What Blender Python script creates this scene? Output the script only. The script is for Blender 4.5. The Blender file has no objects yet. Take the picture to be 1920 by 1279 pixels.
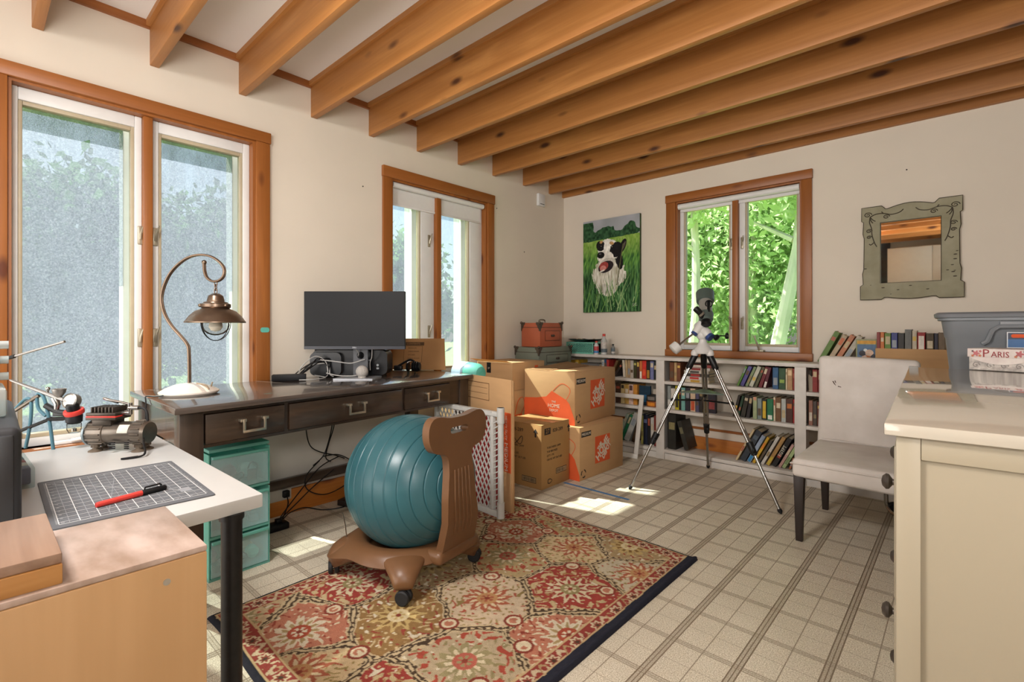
import bpy, bmesh, math, random
import numpy as np
from mathutils import Vector, Matrix

SC = bpy.context.scene
C = SC.collection
RAD = math.radians
PI = math.pi

# ------------------------------------------------------------------ camera, sky, sun, lights, exposure
cam = bpy.data.cameras.new('camera')
cam.sensor_width = 36.0
cam.lens = 927.144 / 1920 * 36.0
cam.shift_y = -25.42 / 1920
cam.clip_start = 0.05
camo = bpy.data.objects.new('camera', cam)
C.objects.link(camo)
camo.location = (2.926, -3.962, 1.05)
camo.rotation_euler = (PI / 2, 0, PI / 2 - 0.830101691)
SC.camera = camo

SUN_DIR = Vector((1.0, 0.27, -1.2)).normalized()
world = bpy.data.worlds.new('sky')
SC.world = world
world.use_nodes = True
wn = world.node_tree
wn.nodes.clear()
wout = wn.nodes.new('ShaderNodeOutputWorld')
wbg = wn.nodes.new('ShaderNodeBackground')
wsky = wn.nodes.new('ShaderNodeTexSky')
wsky.sky_type = 'NISHITA'
wsky.sun_disc = False
wsky.sun_elevation = RAD(49)
wsky.sun_rotation = math.atan2(-SUN_DIR.x, -SUN_DIR.y)
wsky.air_density = 1.0
wsky.dust_density = 2.5
wn.links.new(wsky.outputs[0], wbg.inputs[0])
wbg.inputs[1].default_value = 0.30
wn.links.new(wbg.outputs[0], wout.inputs[0])

sun = bpy.data.lights.new('sun', 'SUN')
sun.energy = 28.0
sun.angle = RAD(0.9)
sun.color = (1.0, 0.95, 0.87)
suno = bpy.data.objects.new('sun', sun)
C.objects.link(suno)
suno.rotation_euler = SUN_DIR.to_track_quat('-Z', 'Y').to_euler()
suno.location = (-6, -6, 8)

def area(name, loc, aim, sx, sy, energy, col):
    l = bpy.data.lights.new(name, 'AREA')
    l.shape = 'RECTANGLE'
    l.size, l.size_y = sx, sy
    l.energy = energy
    l.color = col
    o = bpy.data.objects.new(name, l)
    C.objects.link(o)
    o.location = loc
    o.rotation_euler = (Vector(aim) - Vector(loc)).to_track_quat('-Z', 'Y').to_euler()
    return o
# added fill lights behind the camera, unseen; the walls there have no openings
area('fill_side', (3.85, -4.3, 1.35), (1.0, -2.2, 1.6), 1.7, 1.7, 26, (1.0, 0.97, 0.93))
area('fill_rear', (1.3, -5.45, 0.95), (1.8, -1.0, 1.5), 2.4, 1.5, 58, (1.0, 0.98, 0.96))
# added fill light behind the camera, aimed up to brighten the ceiling
area('fill_up', (3.3, -4.3, 1.5), (2.7, -3.5, 2.5), 0.5, 0.5, 40, (1.0, 0.97, 0.94))
# added unseen light overhead, behind the camera, to lift the floor
area('fill_top', (1.75, -4.4, 2.27), (1.8, -2.2, 0.0), 0.5, 0.5, 62, (1.0, 0.97, 0.94))

SC.view_settings.view_transform = 'Standard'
SC.view_settings.look = 'None'
SC.view_settings.gamma = 1.0
SC.view_settings.use_curve_mapping = False
SC.view_settings.exposure = -0.06

# ------------------------------------------------------------------ helpers
def lin(h):
    if isinstance(h, str):
        h = h.lstrip('#')
        v = [int(h[i:i + 2], 16) / 255 for i in (0, 2, 4)]
    else:
        v = [x / 255 for x in h]
    return tuple(x / 12.92 if x <= 0.04045 else ((x + 0.055) / 1.055) ** 2.4 for x in v)

def rgba(h, k=1.0):
    return tuple(min(1, x * k) for x in lin(h)) + (1.0,)

_mats = {}
def newmat(name):
    m = bpy.data.materials.new(name)
    m.use_nodes = True
    return m, m.node_tree, m.node_tree.nodes['Principled BSDF']

def mapping(nt, scale=(1, 1, 1), rot=(0, 0, 0), src='Object'):
    tc = nt.nodes.new('ShaderNodeTexCoord')
    mp = nt.nodes.new('ShaderNodeMapping')
    mp.inputs['Scale'].default_value = scale
    mp.inputs['Rotation'].default_value = rot
    nt.links.new(tc.outputs[src], mp.inputs[0])
    return mp

def ramp(nt, fac, stops):
    r = nt.nodes.new('ShaderNodeValToRGB')
    e = r.color_ramp.elements
    while len(e) < len(stops):
        e.new(0.5)
    for i, (p, c) in enumerate(stops):
        e[i].position = p
        e[i].color = c
    nt.links.new(fac, r.inputs[0])
    return r

def noise(nt, vec, scale, detail=3, rough=0.55, dist=0.0):
    n = nt.nodes.new('ShaderNodeTexNoise')
    n.inputs['Scale'].default_value = scale
    n.inputs['Detail'].default_value = detail
    n.inputs['Roughness'].default_value = rough
    n.inputs['Distortion'].default_value = dist
    nt.links.new(vec, n.inputs['Vector'])
    return n

def bump(nt, b, h, strength, dist=0.002):
    bp = nt.nodes.new('ShaderNodeBump')
    bp.inputs['Strength'].default_value = strength
    bp.inputs['Distance'].default_value = dist
    nt.links.new(h, bp.inputs['Height'])
    nt.links.new(bp.outputs[0], b.inputs['Normal'])

def mat(name, c, r=0.5, m=0.0, var=0.08, sc=14.0, bp=0.0, spec=0.5, trans=0.0, coat=0.0, c2=None, stretch=(1, 1, 1), ior=1.45):
    """plain material with a soft noise variation of its colour"""
    if name in _mats:
        return _mats[name]
    M, nt, b = newmat(name)
    if var > 0 or c2:
        mp = mapping(nt, stretch)
        n = noise(nt, mp.outputs[0], sc, 4)
        a = rgba(c, 1 - var)
        z = rgba(c2) if c2 else rgba(c, 1 + var)
        rp = ramp(nt, n.outputs[0], [(0.3, a), (0.7, z)])
        nt.links.new(rp.outputs[0], b.inputs['Base Color'])
        if bp:
            bump(nt, b, n.outputs[0], bp)
    else:
        b.inputs['Base Color'].default_value = rgba(c)
    b.inputs['Roughness'].default_value = r
    b.inputs['Metallic'].default_value = m
    b.inputs['Specular IOR Level'].default_value = spec
    b.inputs['Transmission Weight'].default_value = trans
    b.inputs['Coat Weight'].default_value = coat
    b.inputs['IOR'].default_value = ior
    _mats[name] = M
    return M

def wood(name, c1, c2, axis=0, sc=1.0, r=0.45, knots=None, bp=0.05, coat=0.0, band=9.0):
    """boards with grain running along a local axis and optional knots"""
    if name in _mats:
        return _mats[name]
    M, nt, b = newmat(name)
    s = [9 * sc] * 3
    s[axis] = 0.9 * sc
    oi = nt.nodes.new('ShaderNodeObjectInfo')
    tc = nt.nodes.new('ShaderNodeTexCoord')
    off = nt.nodes.new('ShaderNodeVectorMath'); off.operation = 'MULTIPLY_ADD'
    nt.links.new(oi.outputs['Random'], off.inputs[0])
    off.inputs[1].default_value = (7.3, 5.1, 9.7)
    nt.links.new(tc.outputs['Object'], off.inputs[2])
    mp = nt.nodes.new('ShaderNodeMapping')
    mp.inputs['Scale'].default_value = s
    nt.links.new(off.outputs[0], mp.inputs[0])
    n = noise(nt, mp.outputs[0], 1.0, 4, 0.6, 0.6)
    w = nt.nodes.new('ShaderNodeMath'); w.operation = 'MULTIPLY_ADD'
    nt.links.new(n.outputs[0], w.inputs[0]); w.inputs[1].default_value = band; w.inputs[2].default_value = 0
    sn = nt.nodes.new('ShaderNodeMath'); sn.operation = 'SINE'
    nt.links.new(w.outputs[0], sn.inputs[0])
    mr = nt.nodes.new('ShaderNodeMapRange')
    mr.inputs[1].default_value = -1; mr.inputs[2].default_value = 1
    nt.links.new(sn.outputs[0], mr.inputs[0])
    s2 = [90 * sc] * 3; s2[axis] = 3 * sc
    mp2 = nt.nodes.new('ShaderNodeMapping'); mp2.inputs['Scale'].default_value = s2
    nt.links.new(off.outputs[0], mp2.inputs[0])
    fine = noise(nt, mp2.outputs[0], 1.0, 2)
    mixf = nt.nodes.new('ShaderNodeMix'); mixf.data_type = 'FLOAT'; mixf.inputs[0].default_value = 0.45
    nt.links.new(mr.outputs[0], mixf.inputs[2]); nt.links.new(fine.outputs[0], mixf.inputs[3])
    rp = ramp(nt, mixf.outputs[0], [(0.18, rgba(c2)), (0.5, tuple((x + y) / 2 for x, y in zip(rgba(c1), rgba(c2)))), (0.85, rgba(c1))])
    col = rp.outputs[0]
    if knots:
        ks = [6.5] * 3; ks[axis] = 2.6
        mk = nt.nodes.new('ShaderNodeMapping'); mk.inputs['Scale'].default_value = ks
        nt.links.new(off.outputs[0], mk.inputs[0])
        vo = nt.nodes.new('ShaderNodeTexVoronoi'); vo.inputs['Scale'].default_value = 1.0
        nt.links.new(mk.outputs[0], vo.inputs['Vector'])
        kr = ramp(nt, vo.outputs['Distance'], [(0.07, (1, 1, 1, 1)), (0.17, (0, 0, 0, 1))])
        mx = nt.nodes.new('ShaderNodeMix'); mx.data_type = 'RGBA'
        nt.links.new(kr.outputs[0], mx.inputs[0]); nt.links.new(col, mx.inputs[6]); mx.inputs[7].default_value = rgba(knots)
        col = mx.outputs[2]
    nt.links.new(col, b.inputs['Base Color'])
    b.inputs['Roughness'].default_value = r
    b.inputs['Coat Weight'].default_value = coat
    if bp:
        bump(nt, b, mixf.outputs[0], bp)
    _mats[name] = M
    return M

class G:
    """collects simple shapes in one bmesh"""
    def __init__(s):
        s.b = bmesh.new()
    def _fin(s, fs, m):
        for f in fs:
            f.material_index = m
    def box(s, x0, x1, y0, y1, z0, z1, m=0, bev=0.0, seg=2, mtx=None):
        r = bmesh.ops.create_cube(s.b, size=1.0)
        vs = r['verts']
        for v in vs:
            v.co = Vector(((x0 + x1) / 2 + v.co.x * (x1 - x0), (y0 + y1) / 2 + v.co.y * (y1 - y0), (z0 + z1) / 2 + v.co.z * (z1 - z0)))
        fs = list({f for v in vs for f in v.link_faces})
        s._fin(fs, m)
        if bev:
            es = list({e for v in vs for e in v.link_edges})
            bev = min(bev, 0.49 * min(abs(x1 - x0), abs(y1 - y0), abs(z1 - z0)))
            rr = bmesh.ops.bevel(s.b, geom=es, offset=bev, segments=seg, profile=0.5, affect='EDGES')
            s._fin(rr['faces'], m)
            vs = list({v for v in list(rr['verts']) + [v for v in vs if v.is_valid]})
            vs = list({v for f in {f for v in vs if v.is_valid for f in v.link_faces} for v in f.verts})
        if mtx is not None:
            for v in vs:
                v.co = mtx @ v.co
        return s
    def face(s, pts, m=0):
        f = s.b.faces.new([s.b.verts.new(p) for p in pts])
        f.material_index = m
        return s
    def mesh(s, verts, faces, m=0):
        vs = [s.b.verts.new(v) for v in verts]
        for f in faces:
            try:
                s.b.faces.new([vs[i] for i in f]).material_index = m
            except ValueError:
                pass
        return s
    def prism(s, poly, t, mtx=Matrix(), m=0):
        """polygon in local xy, extruded 0..t along local z"""
        n = len(poly)
        a = [s.b.verts.new(mtx @ Vector((p[0], p[1], 0))) for p in poly]
        b = [s.b.verts.new(mtx @ Vector((p[0], p[1], t))) for p in poly]
        fs = [s.b.faces.new(a[::-1]), s.b.faces.new(b)]
        for i in range(n):
            j = (i + 1) % n
            fs.append(s.b.faces.new([a[i], a[j], b[j], b[i]]))
        s._fin(fs, m)
        return s
    def tube(s, pts, r, n=8, m=0, closed=False, caps=True):
        pts = [Vector(p) for p in pts]
        k = len(pts)
        rs = r if isinstance(r, (list, tuple)) else [r] * k
        rings = []
        u = None
        for i, p in enumerate(pts):
            if closed:
                t = pts[(i + 1) % k] - pts[i - 1]
            else:
                t = pts[min(i + 1, k - 1)] - pts[max(i - 1, 0)]
            if t.length < 1e-9:
                t = Vector((0, 0, 1))
            t.normalize()
            if u is None:
                u = t.orthogonal().normalized()
            else:
                u = (u - t * u.dot(t))
                u = u.normalized() if u.length > 1e-6 else t.orthogonal().normalized()
            w = t.cross(u)
            rings.append([s.b.verts.new(p + (u * math.cos(a) + w * math.sin(a)) * rs[i]) for a in [2 * PI * q / n for q in range(n)]])
        fs = []
        rng = range(k) if closed else range(k - 1)
        for i in rng:
            A, B = rings[i], rings[(i + 1) % k]
            for q in range(n):
                fs.append(s.b.faces.new([A[q], A[(q + 1) % n], B[(q + 1) % n], B[q]]))
        if caps and not closed:
            fs.append(s.b.faces.new(rings[0][::-1]))
            fs.append(s.b.faces.new(rings[-1]))
        s._fin(fs, m)
        return s
    def lathe(s, prof, n=24, mtx=Matrix(), m=0, a0=0, a1=2 * PI):
        """profile of (radius, height) turned about local z"""
        full = abs(a1 - a0 - 2 * PI) < 1e-6
        k = n if full else n + 1
        rings = []
        for r, z in prof:
            if r < 1e-6:
                rings.append([s.b.verts.new(mtx @ Vector((0, 0, z)))] * k)
            else:
                rings.append([s.b.verts.new(mtx @ Vector((r * math.cos(a0 + (a1 - a0) * i / n), r * math.sin(a0 + (a1 - a0) * i / n), z))) for i in range(k)])
        fs = []
        for A, B in zip(rings, rings[1:]):
            for i in range(n):
                j = (i + 1) % k
                q = []
                for v in (A[i], A[j], B[j], B[i]):
                    if v not in q:
                        q.append(v)
                if len(q) > 2:
                    try:
                        fs.append(s.b.faces.new(q))
                    except ValueError:
                        pass
        s._fin(fs, m)
        return s
    def cyl(s, p0, p1, r, n=16, m=0, r2=None):
        return s.tube([p0, p1], [r, r if r2 is None else r2], n, m)
    def ball(s, c, r, m=0, seg=20, sx=1, sy=1, sz=1):
        mt = Matrix.Translation(Vector(c)) @ Matrix.Diagonal((sx, sy, sz, 1))
        h = max(6, seg // 2)
        return s.lathe([(r * math.sin(PI * i / h), -r * math.cos(PI * i / h)) for i in range(h + 1)], seg, mt, m)
    def xf(s, fn):
        for v in s.b.verts:
            v.co = fn(v.co)
        return s

def put(o, parent=None):
    C.objects.link(o)
    if parent is not None:
        o.parent = parent
    return o

def obj(name, g, mats, parent=None, loc=(0, 0, 0), rot=(0, 0, 0), smooth=35, label=None, kind=None):
    me = bpy.data.meshes.new(name)
    if isinstance(g, G):
        bmesh.ops.recalc_face_normals(g.b, faces=g.b.faces)
        g.b.to_mesh(me)
        g.b.free()
    else:
        me.from_pydata(*g)
    if not isinstance(mats, (list, tuple)):
        mats = [mats]
    for m in mats:
        me.materials.append(m)
    if smooth:
        me.shade_smooth()
        me.set_sharp_from_angle(angle=RAD(smooth))
    o = bpy.data.objects.new(name, me)
    o.location = loc
    o.rotation_euler = rot
    if label:
        o['label'] = label
    if kind:
        o['kind'] = kind
    return put(o, parent)

def tag(o, label, cat, group=None):
    o['label'] = label
    o['category'] = cat
    if group:
        o['group'] = group
    return o

def thing(name, label, cat, loc=(0, 0, 0), rz=0.0, group=None):
    o = bpy.data.objects.new(name, None)
    o.empty_display_size = 0.05
    o.location = loc
    o.rotation_euler = (0, 0, rz)
    tag(o, label, cat, group)
    return put(o)

def root(name, kind='structure', loc=(0, 0, 0)):
    o = bpy.data.objects.new(name, None)
    o.empty_display_size = 0.05
    o.location = loc
    o['kind'] = kind
    return put(o)

def child(src, parent, loc, rot=(0, 0, 0)):
    o = src.copy()
    o.location = loc
    o.rotation_euler = rot
    return put(o, parent)

def frame3(o, right, up):
    """matrix whose x is right, y is up, z is their normal, at o"""
    r = Vector(right).normalized(); u = Vector(up).normalized(); n = r.cross(u)
    return Matrix(((r.x, u.x, n.x, o[0]), (r.y, u.y, n.y, o[1]), (r.z, u.z, n.z, o[2]), (0, 0, 0, 1)))

def text(s, size, m, parent, mtx, name='lettering', ext=0.0003, align='CENTER', wid=1.0, bold=0.0):
    cu = bpy.data.curves.new('lettering', 'FONT')
    cu.body = s
    cu.size = size
    cu.extrude = ext
    cu.offset = bold
    cu.align_x = align
    cu.align_y = 'CENTER'
    cu.resolution_u = 2
    t = bpy.data.objects.new('lettering', cu)
    me = bpy.data.meshes.new_from_object(t)
    bpy.data.objects.remove(t)
    bpy.data.curves.remove(cu)
    me.transform(mtx @ Matrix.Diagonal((wid, 1, 1, 1)))
    me.materials.clear()
    me.materials.append(m)
    o = bpy.data.objects.new(name, me)
    return put(o, parent)

def cgrid(nx, ny, sx, sy, col):
    """flat coloured grid in local xy as (mesh data): col(U, V) gives linear rgb arrays"""
    xs = np.linspace(0, sx, nx + 1); ys = np.linspace(0, sy, ny + 1)
    X, Y = np.meshgrid(xs, ys)
    co = np.stack([X, Y, np.zeros_like(X)], -1).reshape(-1, 3)
    i = np.arange(ny)[:, None] * (nx + 1) + np.arange(nx)[None, :]
    f = np.stack([i, i + 1, i + nx + 2, i + nx + 1], -1).reshape(-1, 4)
    rgb = col(X, Y).reshape(-1, 3)
    return co, f, rgb

def gridmesh(name, co, f, rgb, material):
    me = bpy.data.meshes.new(name)
    me.vertices.add(len(co)); me.vertices.foreach_set('co', co.astype(np.float32).ravel())
    me.loops.add(f.size); me.loops.foreach_set('vertex_index', f.astype(np.int32).ravel())
    me.polygons.add(len(f))
    me.polygons.foreach_set('loop_start', (np.arange(len(f)) * f.shape[1]).astype(np.int32))
    me.polygons.foreach_set('loop_total', np.full(len(f), f.shape[1], np.int32))
    me.update(calc_edges=True)
    if rgb is not None:
        a = me.color_attributes.new('pattern', 'FLOAT_COLOR', 'POINT')
        a.data.foreach_set('color', np.concatenate([rgb, np.ones((len(rgb), 1))], 1).astype(np.float32).ravel())
    me.materials.append(material)
    return me

def patternmat(name, r=0.9, bumps=None):
    M, nt, b = newmat(name)
    at = nt.nodes.new('ShaderNodeVertexColor'); at.layer_name = 'pattern'
    b.inputs['Roughness'].default_value = r
    b.inputs['Specular IOR Level'].default_value = 0.15
    if bumps:
        mp = mapping(nt)
        n = noise(nt, mp.outputs[0], bumps, 2)
        mx = nt.nodes.new('ShaderNodeMix'); mx.data_type = 'RGBA'; mx.blend_type = 'MULTIPLY'; mx.inputs[0].default_value = 0.55
        rp = ramp(nt, n.outputs[0], [(0.3, (0.55, 0.55, 0.55, 1)), (0.65, (1, 1, 1, 1))])
        nt.links.new(at.outputs[0], mx.inputs[6]); nt.links.new(rp.outputs[0], mx.inputs[7])
        nt.links.new(mx.outputs[2], b.inputs['Base Color'])
        bump(nt, b, n.outputs[0], 0.6, 0.004)
    else:
        nt.links.new(at.outputs[0], b.inputs['Base Color'])
    return M

def vnoise(X, Y, scale, seed):
    rng = np.random.RandomState(seed)
    t = rng.rand(64, 64)
    x = X * scale; y = Y * scale
    xi = np.floor(x).astype(int); yi = np.floor(y).astype(int)
    fx = x - xi; fy = y - yi
    fx = fx * fx * (3 - 2 * fx); fy = fy * fy * (3 - 2 * fy)
    g = lambda a, b: t[b % 64, a % 64]
    return (g(xi, yi) * (1 - fx) + g(xi + 1, yi) * fx) * (1 - fy) + (g(xi, yi + 1) * (1 - fx) + g(xi + 1, yi + 1) * fx) * fy

# ------------------------------------------------------------------ shared materials
white_paint = mat('white_paint', '#d9d4cb', 0.45, var=0.04, sc=6)
shelf_paint = mat('shelf_paint', '#d2ccc4', 0.5, var=0.09, sc=9, stretch=(1, 3, 1))
wall_paint = mat('wall_paint', '#dad0c1', 0.7, var=0.025, sc=2.5)
ceil_paint = mat('ceiling_paint', '#e6e2de', 0.8, var=0.02, sc=3)
trim_wood = wood('trim_wood', '#ab6a32', '#8e5424', 2, 1.0, 0.42, '#5a2a10')
trim_wood_x = wood('trim_wood_x', '#ab6a32', '#8e5424', 0, 1.0, 0.42, '#5a2a10')
trim_wood_y = wood('trim_wood_y', '#ab6a32', '#8e5424', 1, 1.0, 0.42, '#5a2a10')
joist_wood = wood('joist_wood', '#c68c4e', '#a26a34', 0, 0.9, 0.5, '#4a2612', 0.08)
pine_base = wood('pine_baseboard', '#c8853a', '#ad6622', 1, 1.0, 0.45, '#6d3512')
pine_base_x = wood('pine_baseboard_x', '#c8853a', '#ad6622', 0, 1.0, 0.45, '#6d3512')
vinyl_white = mat('white_vinyl', '#dcdcda', 0.4, var=0.03)
vinyl_tan = mat('tan_vinyl', '#b3a68c', 0.45, var=0.05)
black_plastic = mat('black_plastic', '#101012', 0.42, var=0.12, sc=20, spec=0.3)
dark_plastic = mat('dark_plastic', '#1a1b1e', 0.5, var=0.1, spec=0.3)
rubber = mat('black_rubber', '#141416', 0.65, var=0.1)
chrome = mat('chrome', '#aaa8a4', 0.24, 1.0, var=0.03)
steel = mat('brushed_steel', '#b5b3ae', 0.32, 1.0, var=0.08)
nickel = mat('brushed_nickel', '#cbc4b4', 0.35, 1.0, var=0.05)
cardboard = mat('cardboard', '#bb9468', 0.85, var=0.05, sc=5, bp=0.03, stretch=(1, 1, 4))
cardboard2 = mat('cardboard_inner', '#a67d52', 0.88, var=0.06, sc=6)
orange_print = mat('orange_print', '#d4572a', 0.75, var=0.05)
black_print = mat('black_print', '#2b2622', 0.8, var=0.05)
white_print = mat('white_print', '#d8c9b4', 0.8, var=0.03)
page_mat = mat('page_edges', '#cfc0a2', 0.9, var=0.12, sc=60, stretch=(6, 1, 1))
clear = None

def vinyl_floor():
    M, nt, b = newmat('vinyl_floor')
    tc = nt.nodes.new('ShaderNodeTexCoord')
    sep = nt.nodes.new('ShaderNodeSeparateXYZ')
    nt.links.new(tc.outputs['Object'], sep.inputs[0])
    def math_(op, a, b_=None, c_=None):
        n = nt.nodes.new('ShaderNodeMath'); n.operation = op
        for i, v in enumerate((a, b_, c_)):
            if v is None: continue
            if isinstance(v, (int, float)): n.inputs[i].default_value = v
            else: nt.links.new(v, n.inputs[i])
        return n.outputs[0]
    P = 0.2105
    def cell(axis, off):
        t = math_('DIVIDE', math_('SUBTRACT', axis, off), P)
        fr = math_('FRACT', t)
        d = math_('ABSOLUTE', math_('SUBTRACT', fr, 0.5))      # 0.5 on the band, 0 on the mid line
        return math_('MULTIPLY', math_('SUBTRACT', 0.5, d), P), math_('MULTIPLY', d, P)
    bx, mx = cell(sep.outputs[0], 2.409)
    by, my = cell(sep.outputs[1], -1.733)
    lt = lambda v, w: math_('LESS_THAN', v, w)
    def line(v, c, w):
        return lt(math_('ABSOLUTE', math_('SUBTRACT', v, c)), w)
    mxm = lambda *a: a[0] if len(a) == 1 else math_('MAXIMUM', a[0], mxm(*a[1:]))
    strong = mxm(line(bx, 0.0125, 0.0022), lt(bx, 0.0016))
    band = math_('MULTIPLY', lt(bx, 0.0125), 0.42)
    cross = mxm(math_('MULTIPLY', line(by, 0.0095, 0.0016), 0.8), math_('MULTIPLY', lt(by, 0.0016), 0.6), math_('MULTIPLY', lt(by, 0.0095), 0.28))
    thin = mxm(math_('MULTIPLY', lt(mx, 0.0017), 0.8), math_('MULTIPLY', lt(my, 0.0013), 0.5))
    lines = mxm(strong, band, cross, thin)
    n1 = noise(nt, tc.outputs['Object'], 260, 2, 0.7)
    n2 = noise(nt, tc.outputs['Object'], 3.2, 3)
    base = ramp(nt, n1.outputs[0], [(0.36, rgba('#ab9f88')), (0.5, rgba('#d4c9b4')), (0.66, rgba('#eee6d6'))])
    m1 = nt.nodes.new('ShaderNodeMix'); m1.data_type = 'RGBA'; m1.blend_type = 'MULTIPLY'; m1.inputs[0].default_value = 0.6
    r2 = ramp(nt, n2.outputs[0], [(0.3, (0.78, 0.76, 0.74, 1)), (0.7, (1, 1, 1, 1))])
    nt.links.new(base.outputs[0], m1.inputs[6]); nt.links.new(r2.outputs[0], m1.inputs[7])
    m2 = nt.nodes.new('ShaderNodeMix'); m2.data_type = 'RGBA'
    lf = math_('MULTIPLY', lines, 0.8)
    nt.links.new(lf, m2.inputs[0]); nt.links.new(m1.outputs[2], m2.inputs[6]); m2.inputs[7].default_value = rgba('#604a34')
    nt.links.new(m2.outputs[2], b.inputs['Base Color'])
    b.inputs['Roughness'].default_value = 0.42
    b.inputs['Specular IOR Level'].default_value = 0.35
    hh = math_('SUBTRACT', math_('MULTIPLY', n1.outputs[0], 0.25), lines)
    bump(nt, b, hh, 0.25, 0.001)
    return M

RX, RY = 3.92, -5.6      # right wall and rear wall of the room
CZ = 2.535               # ceiling

obj('floor', G().box(-0.12, RX + .12, RY - .12, 0.12, -0.1, 0, 0), vinyl_floor(), kind='structure', smooth=0)
obj('ceiling', G().box(-0.12, RX + .12, RY - .12, 0.12, CZ, CZ + 0.08), ceil_paint, kind='structure', smooth=0)
CEIL = bpy.data.objects['ceiling']

def wall_cells(fixed, a0, a1, holes, t0, t1, zmax=CZ):
    """a wall with rectangular holes, as boxes; fixed 'x' or 'y' names the thin axis"""
    g = G()
    cuts = sorted({a0, a1} | {h[0] for h in holes} | {h[1] for h in holes})
    for p, q in zip(cuts, cuts[1:]):
        mid = (p + q) / 2
        zs = [(0, zmax)]
        for h in holes:
            if h[0] < mid < h[1]:
                zs = [(0, h[2]), (h[3], zmax)]
        for z0, z1 in zs:
            if fixed == 'x': g.box(t0, t1, p, q, z0, z1)
            else: g.box(p, q, t0, t1, z0, z1)
    bmesh.ops.remove_doubles(g.b, verts=g.b.verts, dist=1e-5)
    return g
W1 = (-3.861, -2.892, 0.535, 2.09)
W2 = (-2.002, -1.075, 0.70, 2.08)
W3 = (1.157, 2.078, 0.868, 2.09)
obj('wall_left', wall_cells('x', RY, 0.0, [W1, W2], -0.12, 0), wall_paint, kind='structure', smooth=0)
obj('wall_back', wall_cells('y', -0.12, RX, [W3], 0, 0.12), wall_paint, kind='structure', smooth=0)
obj('wall_right', wall_cells('x', RY, 0.12, [], RX, RX + .12), wall_paint, kind='structure', smooth=0)
obj('wall_rear', wall_cells('y', -0.12, RX, [], RY - .12, RY), wall_paint, kind='structure', smooth=0)

# joists: one mesh shared by all, each a child of the ceiling
g = G()
g.box(0.0, RX, -0.019, 0.019, 2.325, CZ, bev=0.003)
g.box(0.0, RX, -0.037, -0.019, CZ - 0.028, CZ)
j0 = obj('joist', g, joist_wood, CEIL, (0, -0.226, 0))
for y in (-0.600, -0.989, -1.374, -1.767, -2.158, -2.553, -2.957, -3.357, -3.770, -4.17, -4.57, -4.97, -5.37):
    child(j0, CEIL, (0, y, 0))
obj('joist', G().box(0.0, RX, -0.03, 0.0, 2.328, CZ), joist_wood, CEIL)
obj('ledger_strip', G().box(0, 0.018, RY, -0.03, CZ - 0.036, CZ), trim_wood_y, CEIL)

# thicker foot of the outer walls, with pine baseboards
obj('trim_1', G().box(0, 0.10, RY, -0.25, 0.16, 0.50, bev=0.006).box(0, 0.096, RY, -0.25, 0, 0.16), mat('foot_paint', '#c9c5bd', 0.5, var=0.06, sc=4), kind='structure')
obj('baseboard_left', G().box(0.096, 0.116, RY, -0.25, 0, 0.135, bev=0.004), pine_base, kind='structure')
obj('baseboard_back', G().box(0.0, RX, -0.022, 0.0, 0.0, 0.175, bev=0.003), pine_base_x, kind='structure')
obj('trim_2', G().box(0.0, RX, -0.012, 0.0, 0.232, 0.25), trim_wood_x, kind='structure')

# ------------------------------------------------------------------ windows
def dusty(name, film, scale, k=0.84):
    """insect screen behind dusty glass: part clear, part light-scattering film"""
    M, nt, b = newmat(name)
    nt.nodes.remove(b)
    out = nt.nodes['Material Output']
    tr = nt.nodes.new('ShaderNodeBsdfTransparent'); tr.inputs[0].default_value = (0.86, 0.93, 0.93, 1)
    tl = nt.nodes.new('ShaderNodeBsdfTranslucent'); tl.inputs[0].default_value = (0.150, 0.172, 0.205, 1)
    df = nt.nodes.new('ShaderNodeBsdfDiffuse'); df.inputs[0].default_value = (0.12, 0.135, 0.15, 1)
    ad = nt.nodes.new('ShaderNodeMixShader'); ad.inputs[0].default_value = 0.3
    nt.links.new(tl.outputs[0], ad.inputs[1]); nt.links.new(df.outputs[0], ad.inputs[2])
    mp = mapping(nt, (1, 1, 0.35))
    n = noise(nt, mp.outputs[0], scale, 5, 0.75)
    mp2 = mapping(nt)
    n2 = noise(nt, mp2.outputs[0], 210, 2, 0.8)
    gr = noise(nt, mp2.outputs[0], 150, 3, 0.7)
    cr = ramp(nt, gr.outputs[0], [(0.30, (0.095 * k, 0.104 * k, 0.140 * k, 1)), (0.5, (0.138 * k, 0.150 * k, 0.200 * k, 1)), (0.74, (0.21 * k, 0.225 * k, 0.285 * k, 1))])
    nt.links.new(cr.outputs[0], tl.inputs[0])
    mu = nt.nodes.new('ShaderNodeMath'); mu.operation = 'MULTIPLY'
    nt.links.new(n.outputs[0], mu.inputs[0]); nt.links.new(n2.outputs[0], mu.inputs[1])
    rp = nt.nodes.new('ShaderNodeMapRange')
    rp.inputs[1].default_value = 0.12; rp.inputs[2].default_value = 0.42
    rp.inputs[3].default_value = film - 0.16; rp.inputs[4].default_value = film + 0.10
    nt.links.new(mu.outputs[0], rp.inputs[0])
    mx = nt.nodes.new('ShaderNodeMixShader')
    nt.links.new(rp.outputs[0], mx.inputs[0])
    nt.links.new(tr.outputs[0], mx.inputs[1]); nt.links.new(ad.outputs[0], mx.inputs[2])
    nt.links.new(mx.outputs[0], out.inputs[0])
    return M

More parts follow.
